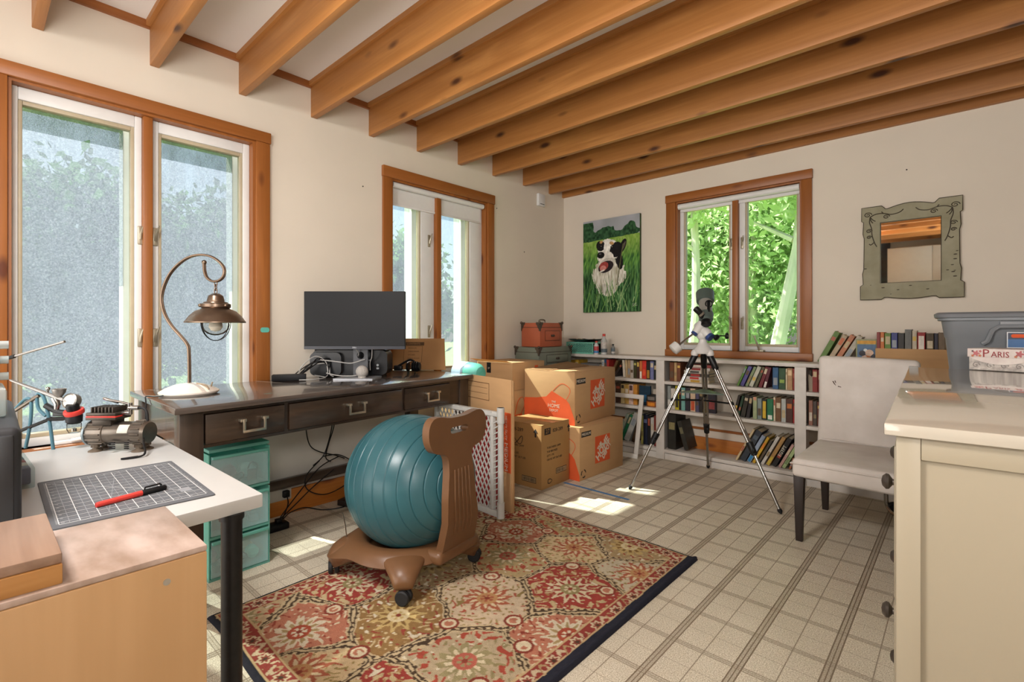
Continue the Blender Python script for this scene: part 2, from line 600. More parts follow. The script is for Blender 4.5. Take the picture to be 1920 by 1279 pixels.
def glassmat(name, tint=(0.95, 0.98, 0.96), refl=0.06, r=0.02):
    M, nt, b = newmat(name)
    nt.nodes.remove(b)
    out = nt.nodes['Material Output']
    tr = nt.nodes.new('ShaderNodeBsdfTransparent'); tr.inputs[0].default_value = tint + (1,)
    gl = nt.nodes.new('ShaderNodeBsdfGlossy'); gl.inputs['Roughness'].default_value = r
    fr = nt.nodes.new('ShaderNodeFresnel'); fr.inputs[0].default_value = 1.12
    mx = nt.nodes.new('ShaderNodeMixShader')
    nt.links.new(fr.outputs[0], mx.inputs[0])
    nt.links.new(tr.outputs[0], mx.inputs[1]); nt.links.new(gl.outputs[0], mx.inputs[2])
    nt.links.new(mx.outputs[0], out.inputs[0])
    return M
glass = glassmat('window_glass')
screen_mat = dusty('dusty_screen', 0.88, 9)
screen_mat2 = dusty('thin_dusty_screen', 0.58, 9, 1.05)
lock_mat = mat('lock_metal', '#a79f8c', 0.4, 0.6)

def along(wall, a, z, d):
    """point on a wall: a along the wall, z up, d into the room"""
    return (d, a, z) if wall == 'left' else (a, -d, z)

def wbox(g, wall, a0, a1, z0, z1, d0, d1, m=0, bev=0.0):
    if wall == 'left': g.box(d0, d1, a0, a1, z0, z1, m, bev)
    else: g.box(a0, a1, -d1, -d0, z0, z1, m, bev)
    return g

def make_window(n, wall, hole, cas, panes, mull, sillz, head_z, sc, screen):
    R = root('window_%d' % n)
    a0, a1, z0, z1 = hole
    o0, o1 = cas
    hw = trim_wood_y if wall == 'left' else trim_wood_x
    obj('head_casing', wbox(G(), wall, o0, o1, z1, head_z, 0, 0.026, bev=0.003), hw, R)
    for p, q in ((o0 + 0.004, a0), (a1, o1 - 0.004)):
        obj('side_casing', wbox(G(), wall, p, q, sillz, z1, 0, 0.02, bev=0.003), trim_wood, R)
    g = G()
    t = 0.012
    wbox(g, wall, a0, a0 + t, z0, z1, -0.07, 0.004)
    wbox(g, wall, a1 - t, a1, z0, z1, -0.07, 0.004)
    wbox(g, wall, a0 + t, a1 - t, z1 - t, z1, -0.07, 0.004)
    obj('jamb', g, trim_wood, R)
    obj('sill', wbox(G(), wall, o0 - 0.002, o1 + 0.002, sillz, z0, -0.07, 0.03, bev=0.004), hw, R)
    obj('mullion', wbox(G(), wall, mull[0], mull[1], z0, z1 - t, -0.075, -0.012, bev=0.003), trim_wood, R)
    for (f0, f1, g0, g1, gz0, gz1) in panes:
        zt = z1 - t
        g = G()
        wbox(g, wall, f0, g0 - 0.014, z0, zt, -0.09, -0.045, 0, 0.004)
        wbox(g, wall, g1 + 0.014, f1, z0, zt, -0.09, -0.045, 0, 0.004)
        wbox(g, wall, g0 - 0.014, g1 + 0.014, gz1 + 0.018, zt, -0.09, -0.045, 0, 0.004)
        wbox(g, wall, g0 - 0.014, g1 + 0.014, z0, gz0 - 0.018, -0.09, -0.045, 0, 0.004)
        fr = obj('sash_frame', g, vinyl_white, R)
        g = G()
        wbox(g, wall, g0 - 0.014, g0, gz0 - 0.018, gz1 + 0.018, -0.092, -0.052, 0, 0.003)
        wbox(g, wall, g1, g1 + 0.014, gz0 - 0.018, gz1 + 0.018, -0.092, -0.052, 0, 0.003)
        wbox(g, wall, g0, g1, gz1, gz1 + 0.018, -0.092, -0.052, 0, 0.003)
        wbox(g, wall, g0, g1, gz0 - 0.018, gz0, -0.092, -0.052, 0, 0.003)
        obj('inner_frame', g, vinyl_tan, fr)
        obj('glass_pane', wbox(G(), wall, g0, g1, gz0, gz1, -0.074, -0.071), glass, R, smooth=0)
        if screen:
            # the screen stops short of the far stile, on the first window only low down
            q = g1 - (0.035 if n == 1 else 0.042)
            zn = 1.25 if n == 1 else gz1 + 0.01
            zt2 = gz1 + 0.01
            pts = [(-0.110, g0 - .01, gz0 - .01), (-0.110, q, gz0 - .01), (-0.110, q, zn), (-0.110, g1 - .020, zn + .002), (-0.110, g1 - .020, zt2), (-0.110, g0 - .01, zt2)]
            if n == 2: pts = [pts[0], pts[1], (-0.110, q, zt2), pts[5]]
            obj('insect_screen', G().face(pts), screen_mat if n == 1 else screen_mat2, R, smooth=0)
            obj('outer_stop', G().box(-0.21, -0.118, g1 - 0.019, g1 + 0.075, gz0 - 0.02, gz1 + 0.02), vinyl_white, R, smooth=0)
            obj('outer_head', G().box(-0.20, -0.118, g0 - 0.03, g1 + 0.075, gz1 + 0.02, gz1 + 0.06), vinyl_white, R, smooth=0)
    return R

def lock(R, wall, a, z, flip=1):
    """casement lock: curved plate and lever"""
    g = G()
    wbox(g, wall, a - 0.011, a + 0.011, z - 0.045, z + 0.045, -0.05, -0.038, 0, 0.004)
    P = lambda da, dz, d: Vector(along(wall, a + da, z + dz, d))
    g.tube([P(0, -0.02, -0.035), P(0, 0.005, -0.028), P(0.006 * flip, 0.03, -0.024), P(0.014 * flip, 0.055, -0.022)], [0.006, 0.006, 0.005, 0.003], 6)
    obj('sash_lock', g, lock_mat, R)

R1 = make_window(1, 'left', W1, (-3.94, -2.813), [(-3.849, -3.398, -3.814, -3.441, 0.59, 2.005), (-3.36, -2.904, -3.316, -2.952, 0.59, 2.005)], (-3.398, -3.36), 0.50, 2.150, 9, True)
lock(R1, 'left', -3.405, 1.50); lock(R1, 'left', -3.405, 1.00)
lock(R1, 'left', -3.345, 1.50); lock(R1, 'left', -3.345, 1.00)
R2 = make_window(2, 'left', W2, (-2.079, -0.997), [(-1.99, -1.59, -1.961, -1.725, 0.75, 1.99), (-1.545, -1.087, -1.518, -1.235, 0.75, 1.99)], (-1.59, -1.545), 0.66, 2.155, 9, True)
lock(R2, 'left', -1.64, 1.70); lock(R2, 'left', -1.64, 1.02)
R3 = make_window(3, 'back', W3, (1.071, 2.148), [(1.169, 1.600, 1.215, 1.563, 0.925, 2.012), (1.642, 2.066, 1.700, 2.035, 0.925, 2.012)], (1.600, 1.642), 0.812, 2.155, 9, False)
lock(R3, 'back', 1.665, 1.70); lock(R3, 'back', 1.665, 1.08); lock(R3, 'back', 1.585, 1.70, -1); lock(R3, 'back', 1.585, 1.08, -1)
# crank handles on the sills
g = G()
g.box(1.72, 1.83, -0.005, 0.04, 0.868, 0.882, 0, 0.004)
g.tube([(1.80, 0.0, 0.88), (1.795, -0.02, 0.92), (1.78, -0.03, 0.965), (1.775, -0.03, 0.99)], [0.008, 0.008, 0.006, 0.009], 8)
obj('crank_handle', g, lock_mat, R3)
g = G()
g.box(-0.04, 0.0, -3.72, -3.60, 0.535, 0.55, 0, 0.004)
g.tube([(0.0, -3.66, 0.548), (0.02, -3.62, 0.556), (0.022, -3.57, 0.56)], [0.008, 0.007, 0.010], 8)
obj('crank_handle', g, vinyl_white, R1)
# roller blinds
blind_white = mat('blind_fabric', '#dad8d6', 0.8, var=0.02, sc=40)
B = thing('roller_blind', 'white roller blind pulled a little way down over the window beside the monitor', 'blind', (0, -1.54, 2.05))
obj('roller_tube', G().cyl((-0.018, -0.44, -0.002), (-0.018, 0.438, -0.002), 0.020, 18), vinyl_white, B)
obj('blind_cloth', G().box(-0.0395, -0.038, -0.435, 0.433, -0.125, 0.0).box(-0.043, -0.034, -0.435, 0.433, -0.14, -0.125, 0, 0.003), blind_white, B)
B = thing('roller_blind', 'white roller blind fully rolled up above the telescope window', 'blind', (1.6175, 0, 2.052))
obj('roller_tube', G().cyl((-0.447, 0.016, 0), (0.445, 0.016, 0), 0.023, 18), vinyl_white, B)
obj('blind_cloth', G().box(-0.44, 0.44, 0.036, 0.038, -0.035, 0.0).box(-0.44, 0.44, 0.033, 0.041, -0.045, -0.035, 0, 0.003), blind_white, B)

# ------------------------------------------------------------------ outdoors: lawn, trees
ground_mat = mat('lawn', '#6f8f45', 0.95, var=0.3, sc=3)
obj('ground', G().box(-40, 40, -30, 40, -0.75, -0.6), ground_mat, kind='structure', smooth=0)
def leafmat(name, c, tr):
    M, nt, b = newmat(name)
    nt.nodes.remove(b)
    out = nt.nodes['Material Output']
    oi = mapping(nt, (1, 1, 1))
    n = noise(nt, oi.outputs[0], 1.3, 3)
    rp = ramp(nt, n.outputs[0], [(0.3, rgba(c, 0.7)), (0.7, rgba(c, 1.25))])
    df = nt.nodes.new('ShaderNodeBsdfDiffuse'); nt.links.new(rp.outputs[0], df.inputs[0])
    tl = nt.nodes.new('ShaderNodeBsdfTranslucent'); tl.inputs[0].default_value = rgba(tr)
    mx = nt.nodes.new('ShaderNodeMixShader'); mx.inputs[0].default_value = 0.4
    nt.links.new(df.outputs[0], mx.inputs[1]); nt.links.new(tl.outputs[0], mx.inputs[2]); nt.links.new(mx.outputs[0], out.inputs[0])
    return M
leaf_a = leafmat('leaf_light', '#bccda0', '#d6e6b4')
leaf_c = leafmat('leaf_shade', '#4c6a44', '#6a9058')  # darker leaves, the shade on the left-hand trees put into the colour
leaf_b = leafmat('leaf_mid', '#a6c08c', '#c6dca6')
bark_mat = mat('pale_bark', '#cdc6bb', 0.9, var=0.25, sc=6, bp=0.3, stretch=(1, 1, 0.3))

def tree(label, x, y, h, r, n, seed, lean=(0, 0), tr=0.11, low=0.25, lm=None, size=0.085):
    rng = np.random.RandomState(seed)
    t = thing('leafy_tree', label, 'tree', (x, y, -0.6), 0, 'trees outside the windows')
    k = 7
    pts = [(lean[0] * i / k + 0.05 * math.sin(i * 1.7 + seed), lean[1] * i / k, h * 0.9 * i / k) for i in range(k + 1)]
    obj('trunk', G().tube(pts, [tr * (1 - 0.75 * i / k) for i in range(k + 1)], 10), bark_mat, t)
    g = G()
    for q in range(5):
        z = h * (0.4 + 0.1 * q); a = q * 2.4 + seed
        g.tube([(lean[0] * z / h, lean[1] * z / h, z), (lean[0] * z / h + 0.55 * r * math.cos(a), lean[1] * z / h + 0.55 * r * math.sin(a), z + 0.5)], [tr * 0.4, 0.015], 5)
    obj('branch', g, bark_mat, t, kind='stuff')
    # leaves sit in clumps through the crown
    n = int(n * 2.4)
    nc = 90
    cen = rng.normal(size=(nc, 3)); cen /= np.linalg.norm(cen, axis=1)[:, None]
    cen *= (rng.rand(nc, 1) ** 0.45)
    zc = h * (1 + low) / 2
    cen = cen * np.array([r, r, h * (1 - low) / 2]) + np.array([lean[0] * .6, lean[1] * .6, zc])
    p = cen[rng.randint(nc, size=n)] + rng.normal(size=(n, 3)) * r * 0.17
    d = rng.normal(size=(n, 3)); d /= np.linalg.norm(d, axis=1)[:, None]
    e = np.cross(d, rng.normal(size=(n, 3))); e /= np.linalg.norm(e, axis=1)[:, None]
    s = size * (0.6 + 0.8 * rng.rand(n, 1))
    v = np.stack([p - d * s, p + e * s * 0.45, p + d * s, p - e * s * 0.45], 1).reshape(-1, 3)
    f = np.arange(4 * n).reshape(-1, 4)
    o = bpy.data.objects.new('leaf', gridmesh('leaf', v, f, None, lm or leaf_a))
    o['kind'] = 'stuff'
    put(o, t)
tree('pale trunk leaning right behind the right pane of the telescope window', 0.62, 4.5, 7.5, 1.5, 3000, 3, (0.9, 0.2), 0.125, 0.42)
tree('slender pale trunk behind the left pane of the telescope window', -0.62, 4.6, 7.5, 1.4, 3000, 4, (0.15, 0), 0.10, 0.46)
tree('leafy tree standing far behind the left pane of the telescope window', -4.6, 9.0, 8.5, 2.0, 5200, 5, lm=leaf_b, low=0.02)
tree('leafy tree standing far behind the middle of the telescope window', -2.9, 10.4, 9.0, 2.1, 6000, 6, lm=leaf_a, low=0.02)
tree('leafy tree standing far behind the right pane of the telescope window', -1.0, 9.4, 9.0, 2.0, 6000, 7, lm=leaf_b, low=0.02)
tree('leafy tree at the far right behind the telescope window', 0.9, 10.8, 9.0, 2.1, 5200, 8, lm=leaf_a, low=0.02)
for i, (x, y) in enumerate(((-6.2, 12.8), (-3.6, 14.2), (-1.4, 13.6), (1.0, 14.6))):
    tree(('leftmost distant tree of the wood behind the telescope window', 'second distant tree from the left in the wood behind the telescope window', 'third distant tree from the left in the wood behind the telescope window', 'rightmost distant tree of the wood behind the telescope window')[i], x, y, 10.5, 2.4, 5200, 20 + i, lm=(leaf_a, leaf_b)[i % 2], low=0.0, size=0.13)
for i, (x, y) in enumerate(((-9.5, -4.6), (-9.0, -2.4), (-9.8, -0.2), (-9.2, 2.2), (-9.6, 4.6))):
    tree(('dim tree behind the left pane of the dusty lamp window', 'dim tree behind the right pane of the dusty lamp window', 'dim tree between the two dusty windows of the desk wall', 'dim tree behind the dusty window with the blind', 'dim tree at the far end behind the blind window')[i], x, y, 4.6, 1.6, 3600, 40 + i, lm=leaf_c, low=0.05, size=0.12)

def plate(g, outer, holes, t, mtx=Matrix(), m=0):
    """flat plate with holes: local xy outline extruded 0..t along local z"""
    bm = bmesh.new()
    es = []
    for lp in [outer] + list(holes):
        vs = [bm.verts.new((p[0], p[1], 0)) for p in lp]
        es += [bm.edges.new((vs[i], vs[(i + 1) % len(vs)])) for i in range(len(vs))]
    bmesh.ops.triangle_fill(bm, use_beauty=True, use_dissolve=False, edges=es)
    r = bmesh.ops.extrude_face_region(bm, geom=list(bm.faces))
    for e in r['geom']:
        if isinstance(e, bmesh.types.BMVert):
            e.co.z += t
    bm.verts.index_update()
    g.mesh([mtx @ v.co for v in bm.verts], [[v.index for v in f.verts] for f in bm.faces], m)
    bm.free()
    return g

def rrect(x0, x1, y0, y1, r, n=5):
    out = []
    for cx, cy, a in ((x1 - r, y1 - r, 0), (x0 + r, y1 - r, 90), (x0 + r, y0 + r, 180), (x1 - r, y0 + r, 270)):
        for i in range(n + 1):
            t = RAD(a + 90 * i / n)
            out.append((cx + r * math.cos(t), cy + r * math.sin(t)))
    return out

def smoothpts(pts, k=6, closed=False):
    """Catmull-Rom through the points"""
    P = [Vector(p) for p in pts]
    n = len(P)
    out = []
    for i in range(n if closed else n - 1):
        a, b, c, d = (P[(i - 1) % n] if closed or i > 0 else P[0]), P[i], P[(i + 1) % n], (P[(i + 2) % n] if closed or i + 2 < n else P[-1])
        for q in range(k):
            t = q / k
            out.append(0.5 * ((2 * b) + (c - a) * t + (2 * a - 5 * b + 4 * c - d) * t * t + (3 * b - a - 3 * c + d) * t ** 3))
    if not closed:
        out.append(P[-1])
    return out

# ------------------------------------------------------------------ rug
def rug_colors(U, V):
    """U across 0..1.155 (towards the right of the room), V along 0..1.645 (away from the camera)"""
    W, L = 1.155, 1.645
    wob = 0.006 * (vnoise(U, V, 22, 1) - 0.5)
    dr = W - U; dl = U; db = V; dt = L - V
    edge = np.minimum(np.minimum(dl, dr), np.minimum(db, dt)) + wob * 0.6
    col = np.zeros(U.shape + (3,))
    def setc(mask, c):
        col[mask] = lin(c)
    cells = [(0.885, 1.027, '#96272b', 'r'), (0.19, 0.47, '#96272b', 'r'), (0.35, 0.185, '#b4705a', 's'), (0.525, 0.475, '#8b6a3e', 'b'),
             (0.685, 0.765, '#cbb69a', 'c'), (0.89, 0.46, '#b3a284', 't'), (1.055, 0.79, '#b4705a', 's'), (0.505, 1.08, '#b09a70', 't'),
             (0.355, 1.30, '#b4725c', 's'), (0.68, 1.35, '#cbb48c', 'c'), (1.03, 1.33, '#c3b79e', 'c'), (0.87, 1.53, '#a38c66', 'b'),
             (0.55, 0.10, '#c6ad86', 'c'), (0.10, 0.86, '#c0a884', 't'), (0.10, 1.10, '#c9b492', 'c'), (0.14, 1.52, '#96272b', 'r'), (0.5, 1.56, '#b09a70', 't'),
             (0.85, 0.15, '#96272b', 'r'), (1.06, 0.25, '#cbb69a', 'c'), (0.10, 0.05, '#c0a884', 't'), (0.30, 0.80, '#a38c66', 'b')]
    rad = {0: 1.15, 1: 1.0, 2: 1.2, 3: 1.05}
    warpx = U + 0.045 * (vnoise(U, V, 9, 2) - 0.5) + 0.016 * (vnoise(U, V, 34, 3) - 0.5)
    warpy = V + 0.045 * (vnoise(U, V, 9, 4) - 0.5) + 0.016 * (vnoise(U, V, 34, 5) - 0.5)
    d1 = np.full(U.shape, 9.0); d2 = d1.copy(); idx = np.zeros(U.shape, int)
    for i, c in enumerate(cells):
        d = np.hypot(warpx - c[0], warpy - c[1]) / rad.get(i, 1.0)
        m = d < d1
        d2 = np.where(m, d1, np.minimum(d2, d)); idx = np.where(m, i, idx); d1 = np.where(m, d, d1)
    gap = d2 - d1
    n1 = vnoise(U, V, 55, 6); n2 = vnoise(U, V, 38, 7); n3 = vnoise(U, V, 26, 8)
    sw = np.sin(U * 96 + 3.2 * np.sin(V * 55)) * np.sin(V * 92 + 3.0 * np.sin(U * 61 + 1.3))
    sw2 = np.sin(U * 70 + 2.6 * np.sin(V * 74 + 1)) * np.sin(V * 67 + 2.4 * np.sin(U * 49))
    for i, (cx, cy, base, kind) in enumerate(cells):
        m = idx == i
        setc(m, base)
        x = U - cx; y = V - cy
        r = np.hypot(x, y); th = np.arctan2(y, x)
        if kind == 'r':
            orn, orn2, pet, pet2, core = '#c2ad84', '#a07a4e', '#d3c3a2', '#96272b', '#8f8458'
        elif kind == 's':
            orn, orn2, pet, pet2, core = '#d8c7a6', '#8a2c26', '#d9cdb4', '#a58f63', '#a5402f'
        elif kind == 'b':
            orn, orn2, pet, pet2, core = '#c9b48a', '#8d2a26', '#bfa56c', '#7a5a2e', '#d9c89f'
        elif kind == 'c':
            orn, orn2, pet, pet2, core = '#93814f', '#a34a3a', '#a4553f', '#d8c4a0', '#b88a5c'
        else:
            orn, orn2, pet, pet2, core = '#a2392f', '#8a7f58', '#938a63', '#d5c6a6', '#b0564a'
        setc(m & (sw > 0.66) & (r > 0.075), orn)
        setc(m & (sw2 > 0.74) & (r > 0.085), orn2)
        setc(m & (n1 > 0.86) & (r > 0.08), '#d9cfb6' if kind != 'c' else '#857243')
        # serrated rosette in the middle of each panel
        R = 0.078 * (1 + 0.22 * np.cos(11 * th + i) + 0.10 * np.cos(22 * th))
        setc(m & (r < R), pet)
        setc(m & (r < R * 0.72) & (np.cos(11 * th + i) > 0.1), pet2)
        setc(m & (r < 0.040), core)
        setc(m & (r < 0.026) & (np.cos(6 * th) > -0.2), pet)
        setc(m & (r < 0.010), '#7e241f')
        ring = np.abs(r - 0.135 - 0.012 * np.sin(9 * th))
        if kind in 'rt':
            setc(m & (ring < 0.011) & (np.sin(13 * th + 2 * np.sin(3 * th)) > -0.1), orn)
    setc((gap < 0.030), '#c4b08c')
    setc((gap < 0.030) & (np.sin(U * 160) * np.sin(V * 170) > 0.45), '#3a2a22')
    setc(np.abs(gap - 0.012) < 0.0042, '#241a17')
    # small ringed flowers on the seams
    for fx, fy in ((0.31, 0.33), (0.70, 0.56), (1.0, 1.12), (0.58, 0.90), (0.30, 1.16), (0.78, 1.19), (0.60, 0.27), (0.98, 0.64), (0.47, 1.42), (0.86, 0.72), (0.16, 1.3), (1.0, 0.42)):
        r = np.hypot(U - fx, V - fy)
        setc(r < 0.036, '#7d211f'); setc(r < 0.026, '#d8c9aa'); setc((r < 0.017) & (n1 > 0.4), '#b4705a')
    # border
    vert = np.minimum(dl, dr) < np.minimum(db, dt)
    s = np.where(vert, V, U)
    w = (edge - 0.026) / 0.060
    b = (edge < 0.094)
    setc(b, '#c1a67c')
    setc((edge < 0.086), '#8a2228')
    t = (s % 0.125) / 0.125
    flo = np.hypot((t - 0.25) * 0.125, (w - 0.5) * 0.060)
    ang = np.arctan2((w - 0.5) * 0.060, (t - 0.25) * 0.125)
    inb = (edge >= 0.024) & (edge < 0.086)
    scr = np.abs(w - 0.5 - 0.30 * np.sin((t - 0.5) * 4 * PI)) < 0.17
    setc(inb & scr & (t > 0.5) & (n1 > 0.22), '#c9b596')
    leafy = np.abs(w - 0.5 + 0.33 * np.sin((t - 0.5) * 4 * PI)) < 0.10
    setc(inb & leafy & (t > 0.55) & (n2 > 0.35), '#a98f68')
    setc(inb & (flo < 0.025 * (1 + 0.18 * np.cos(7 * ang))), '#cdbb9c')
    setc(inb & (flo < 0.0155 * (1 + 0.3 * np.cos(7 * ang))), '#7a2a26')
    setc(inb & (flo < 0.007), '#2a1c1a')
    setc((edge < 0.026) & (edge >= 0.018), '#bfa57c')
    setc(edge < 0.018, '#22222b')
    setc((dr + wob < 0.040), '#2a2b36')
    setc((dr + wob < 0.046) & (dr + wob >= 0.040), '#bfa57c')
    sh = 0.86 + 0.28 * (0.5 * vnoise(U, V, 130, 9) + 0.5 * vnoise(U, V, 12, 10))
    col = col * 0.86 + 0.14 * np.array(lin('#a88a68'))
    setc(edge < 0.018, '#26262e')
    setc((dr + wob < 0.040), '#2a2b36')
    return np.clip(col * sh[..., None], 0, 1)
co, f, rgb = cgrid(330, 470, 1.155, 1.645, rug_colors)
co[:, 2] = 0.010 + 0.002 * vnoise(co[:, 0], co[:, 1], 60, 11)
ed = np.minimum(np.minimum(co[:, 0], 1.155 - co[:, 0]), np.minimum(co[:, 1], 1.645 - co[:, 1]))
co[:, 2] *= np.clip(0.25 + ed / 0.012, 0, 1)
co[:, 2] += 0.010 * np.exp(-((1.155 - co[:, 0]) / 0.016) ** 2)
co[:, 2] *= np.clip(ed / 0.003, 0.02, 1)
co[:, 2] += 0.0012
co[:, 0] += 0.030 * (1 - co[:, 1] / 1.645) * (1 - co[:, 0] / 1.155)
co[:, 1] += 0.006 * np.sin(co[:, 0] * 9)
rug = bpy.data.objects.new('rug', gridmesh('rug', co, f, rgb, patternmat('rug_pile', 0.95, 420)))
rug.data.shade_smooth()
rug.location = (0.885, -3.392, 0)
put(rug)
tag(rug, 'red and beige floral panelled rug with a dark edge under the ball chair', 'rug')

# ------------------------------------------------------------------ dark writing desk along the window wall
desk_wood = wood('desk_wood', '#4b3a2d', '#32261d', 1, 1.2, 0.30, '#241a15', 0.06, 0.25)
desk_wood_v = wood('desk_wood_upright', '#4e3e31', '#352920', 2, 1.2, 0.38, '#241a15', 0.06, 0.1)
desk_top_m = wood('desk_top_wood', '#5c5049', '#403732', 1, 1.0, 0.22, None, 0.03, 0.6)
D = thing('writing_desk', 'dark brown wooden desk with three drawers standing under the windows', 'desk', (0.854, -3.474, 0))
DL = 1.615
def dk(p):     # local u along the front, v back to the wall, z up
    return Vector((-0.1053 * p.x - p.y * (1 - 0.085 * p.x), 0.9944 * p.x, p.z))
def dpart(name, g, m, parent=D, **k):
    g.xf(dk)
    return obj(name, g, m, parent, **k)
dpart('desk_top', G().box(0, DL, 0, 0.735, 0.736, 0.76, bev=0.003), desk_top_m)
for u in (0.022, 1.452 + 0.072):
    for v in (0.03, 0.615):
        dpart('leg', G().box(u, u + 0.082 if u < 1 else u + 0.074, v, v + 0.07, 0, 0.736, bev=0.003), desk_wood_v)
g = G()
g.box(0.10, 1.53, 0.042, 0.06, 0.722, 0.736).box(0.10, 1.53, 0.042, 0.06, 0.592, 0.604)
for u0, u1 in ((0.10, 0.106), (0.423, 0.438), (1.072, 1.087), (1.44, 1.53)):
    g.box(u0, u1, 0.042, 0.06, 0.604, 0.722)
dpart('front_rail', g, desk_wood)
dpart('side_apron', G().box(0.04, 0.058, 0.10, 0.615, 0.600, 0.736), desk_wood)
dpart('side_apron', G().box(1.555, 1.573, 0.10, 0.615, 0.600, 0.736), desk_wood)
dpart('back_apron', G().box(0.10, 1.53, 0.65, 0.668, 0.600, 0.736), desk_wood)
dpart('stretcher', G().box(0.10, 1.53, 0.64, 0.672, 0.168, 0.218, bev=0.003), desk_wood)
for u0, u1 in ((0.106, 0.423), (0.438, 1.072), (1.087, 1.44)):
    g = G()
    g.box(u0 + .004, u1 - .004, 0.030, 0.30, 0.607, 0.719, bev=0.002)
    dr = dpart('drawer', g, desk_wood)
    g = G()
    c = (u0 + u1) / 2 + 0.02
    w = 0.046
    g.box(c - w, c - w + 0.010, 0.002, 0.012, 0.640, 0.684, bev=0.001)
    g.box(c + w - 0.010, c + w, 0.002, 0.012, 0.640, 0.684, bev=0.001)
    g.box(c - w, c + w, 0.002, 0.012, 0.632, 0.642, bev=0.001)
    for sgn in (-1, 1):
        q = c + sgn * (w - 0.002)
        g.box(q - 0.012, q + 0.012, 0.003, 0.030, 0.676, 0.687, bev=0.001)
    dpart('handle', g, nickel, dr)

# ------------------------------------------------------------------ white craft table on black tube legs
T = thing('craft_table', 'white table top on round black legs at the left under the cutting mat', 'table', (1.43, -3.95, 0))
tt = mat('table_white', '#b7b6b3', 0.35, var=0.05, sc=5)
g = G().box(-0.45, 0.405, -0.56, 0.40, 0.672, 0.70, bev=0.002)
g.xf(lambda p: Vector((p.x + 0.07 * max(0, 0.40 - p.y) * (1 if p.x > 0 else 0.3), p.y + 0.0128 * (p.x - 0.405) + 0.003, p.z)))
obj('table_top', g, tt, T)
lm = mat('painted_steel', '#121213', 0.38, 0.0, var=0.4, sc=60, spec=0.35)
lg = G().cyl((0, 0, 0.02), (0, 0, 0.66), 0.0195, 24)
lg.lathe([(0.0, 0), (0.022, 0), (0.022, 0.02), (0.0, 0.02)], 20)
lg.lathe([(0.0, 0.66), (0.023, 0.66), (0.023, 0.672), (0.0, 0.672)], 20)
l0 = obj('leg', lg, lm, T, (0.392, 0.347, 0))
for x, y in ((-0.38, 0.335), (0.46, -0.48), (-0.38, -0.48)):
    child(l0, T, (x, y, 0))

# maple cabinet in the near corner
maple = wood('maple_laminate', '#b9946a', '#ab865c', 2, 0.8, 0.42, None, 0.02)
maple_top = mat('worn_maple_top', '#98806f', 0.34, var=0.16, sc=11, c2='#b5a196', stretch=(1, 2.2, 1))
Kb = thing('maple_cabinet', 'light maple cabinet with a scuffed top in the near left corner', 'cabinet', (2.09, -4.05, 0))
obj('side_panel', G().box(0.075, 0.092, -0.35, 0.30, 0, 0.752, bev=0.0015), maple, Kb)
obj('side_panel', G().box(-0.122, -0.105, -0.35, 0.30, 0, 0.752, bev=0.0015), maple, Kb)
obj('end_panel', G().box(-0.105, 0.075, 0.283, 0.30, 0.05, 0.752), maple, Kb)
obj('end_panel', G().box(-0.105, 0.075, -0.35, -0.333, 0.05, 0.752), maple, Kb)
obj('top_panel', G().box(-0.123, 0.090, -0.351, 0.301, 0.752, 0.76, bev=0.002), maple_top, Kb)
g = G()
for y in (0.255, 0.02):
    g.lathe([(0, 0), (0.0042, 0), (0.0042, 0.0006), (0.0, 0.0006)], 12, frame3((0.092, y, 0.728), (0, 1, 0), (0, 0, 1)))
obj('screw_head', g, steel, Kb)
B = thing('wooden_drawer_box', 'small wooden box with a thick oak front edge lying on the maple cabinet', 'box', (2.09, -4.05, 0.76))
obj('lid_board', G().box(-0.10, 0.079, -0.25, 0.158, 0.022, 0.034, bev=0.002), wood('grey_board', '#9c806c', '#7d6250', 0, 1.3, 0.42, '#5d4331'), B)
obj('front_edge', G().box(0.066, 0.082, -0.25, 0.158, 0.0, 0.022, bev=0.001), wood('oak_edge', '#b98a52', '#9c6c38', 1, 1.3, 0.45), B)
obj('box_base', G().box(-0.10, 0.066, -0.25, 0.156, 0.0, 0.022), wood('oak_edge', '#b98a52', '#9c6c38', 1, 1.3, 0.45), B)

# ------------------------------------------------------------------ cream dresser at the right
cream = mat('cream_lacquer', '#968c78', 0.40, var=0.02, sc=3)
ctop = mat('cream_gloss_top', '#aaa294', 0.10, var=0.03, sc=4, coat=0.8)
Dr = thing('dresser', 'cream dresser with a glossy top and dark knobs in the right foreground', 'dresser', (2.826, -2.925, 0), RAD(2.45))
obj('dresser_top', G().box(0, 0.50, 0, 1.525, 0.869, 0.89, bev=0.003), ctop, Dr)
obj('back_clip', G().box(0.0, 0.03, 1.51, 1.527, 0.884, 0.894, bev=0.002), mat('grey_tab', '#8a8781', 0.5), Dr)
obj('side_panel', G().box(0.016, 0.048, 0.012, 0.034, 0, 0.869, bev=0.001).box(0.452, 0.484, 0.012, 0.034, 0, 0.869, bev=0.001).box(0.0485, 0.4515, 0.0135, 0.034, 0.832, 0.869, bev=0.001).box(0.0485, 0.4515, 0.0135, 0.034, 0, 0.08).box(0.048, 0.452, 0.022, 0.034, 0.08, 0.832), cream, Dr)
obj('side_panel', G().box(0.016, 0.484, 1.495, 1.51, 0, 0.869), cream, Dr)
obj('back_panel', G().box(0.470, 0.484, 0.034, 1.495, 0.05, 0.869), cream, Dr)
obj('face_frame', G().box(0.016, 0.034, 0.034, 1.495, 0.0, 0.06).box(0.016, 0.034, 0.034, 1.495, 0.855, 0.869).box(0.016, 0.034, 0.755, 0.775, 0.06, 0.855), cream, Dr)
kp = [(0, 0.0), (0.007, 0.0), (0.006, 0.010), (0.015, 0.016), (0.016, 0.021), (0.010, 0.027), (0.0, 0.029)]
knob_m = mat('pewter_knob', '#57504a', 0.4, 0.6, var=0.1)
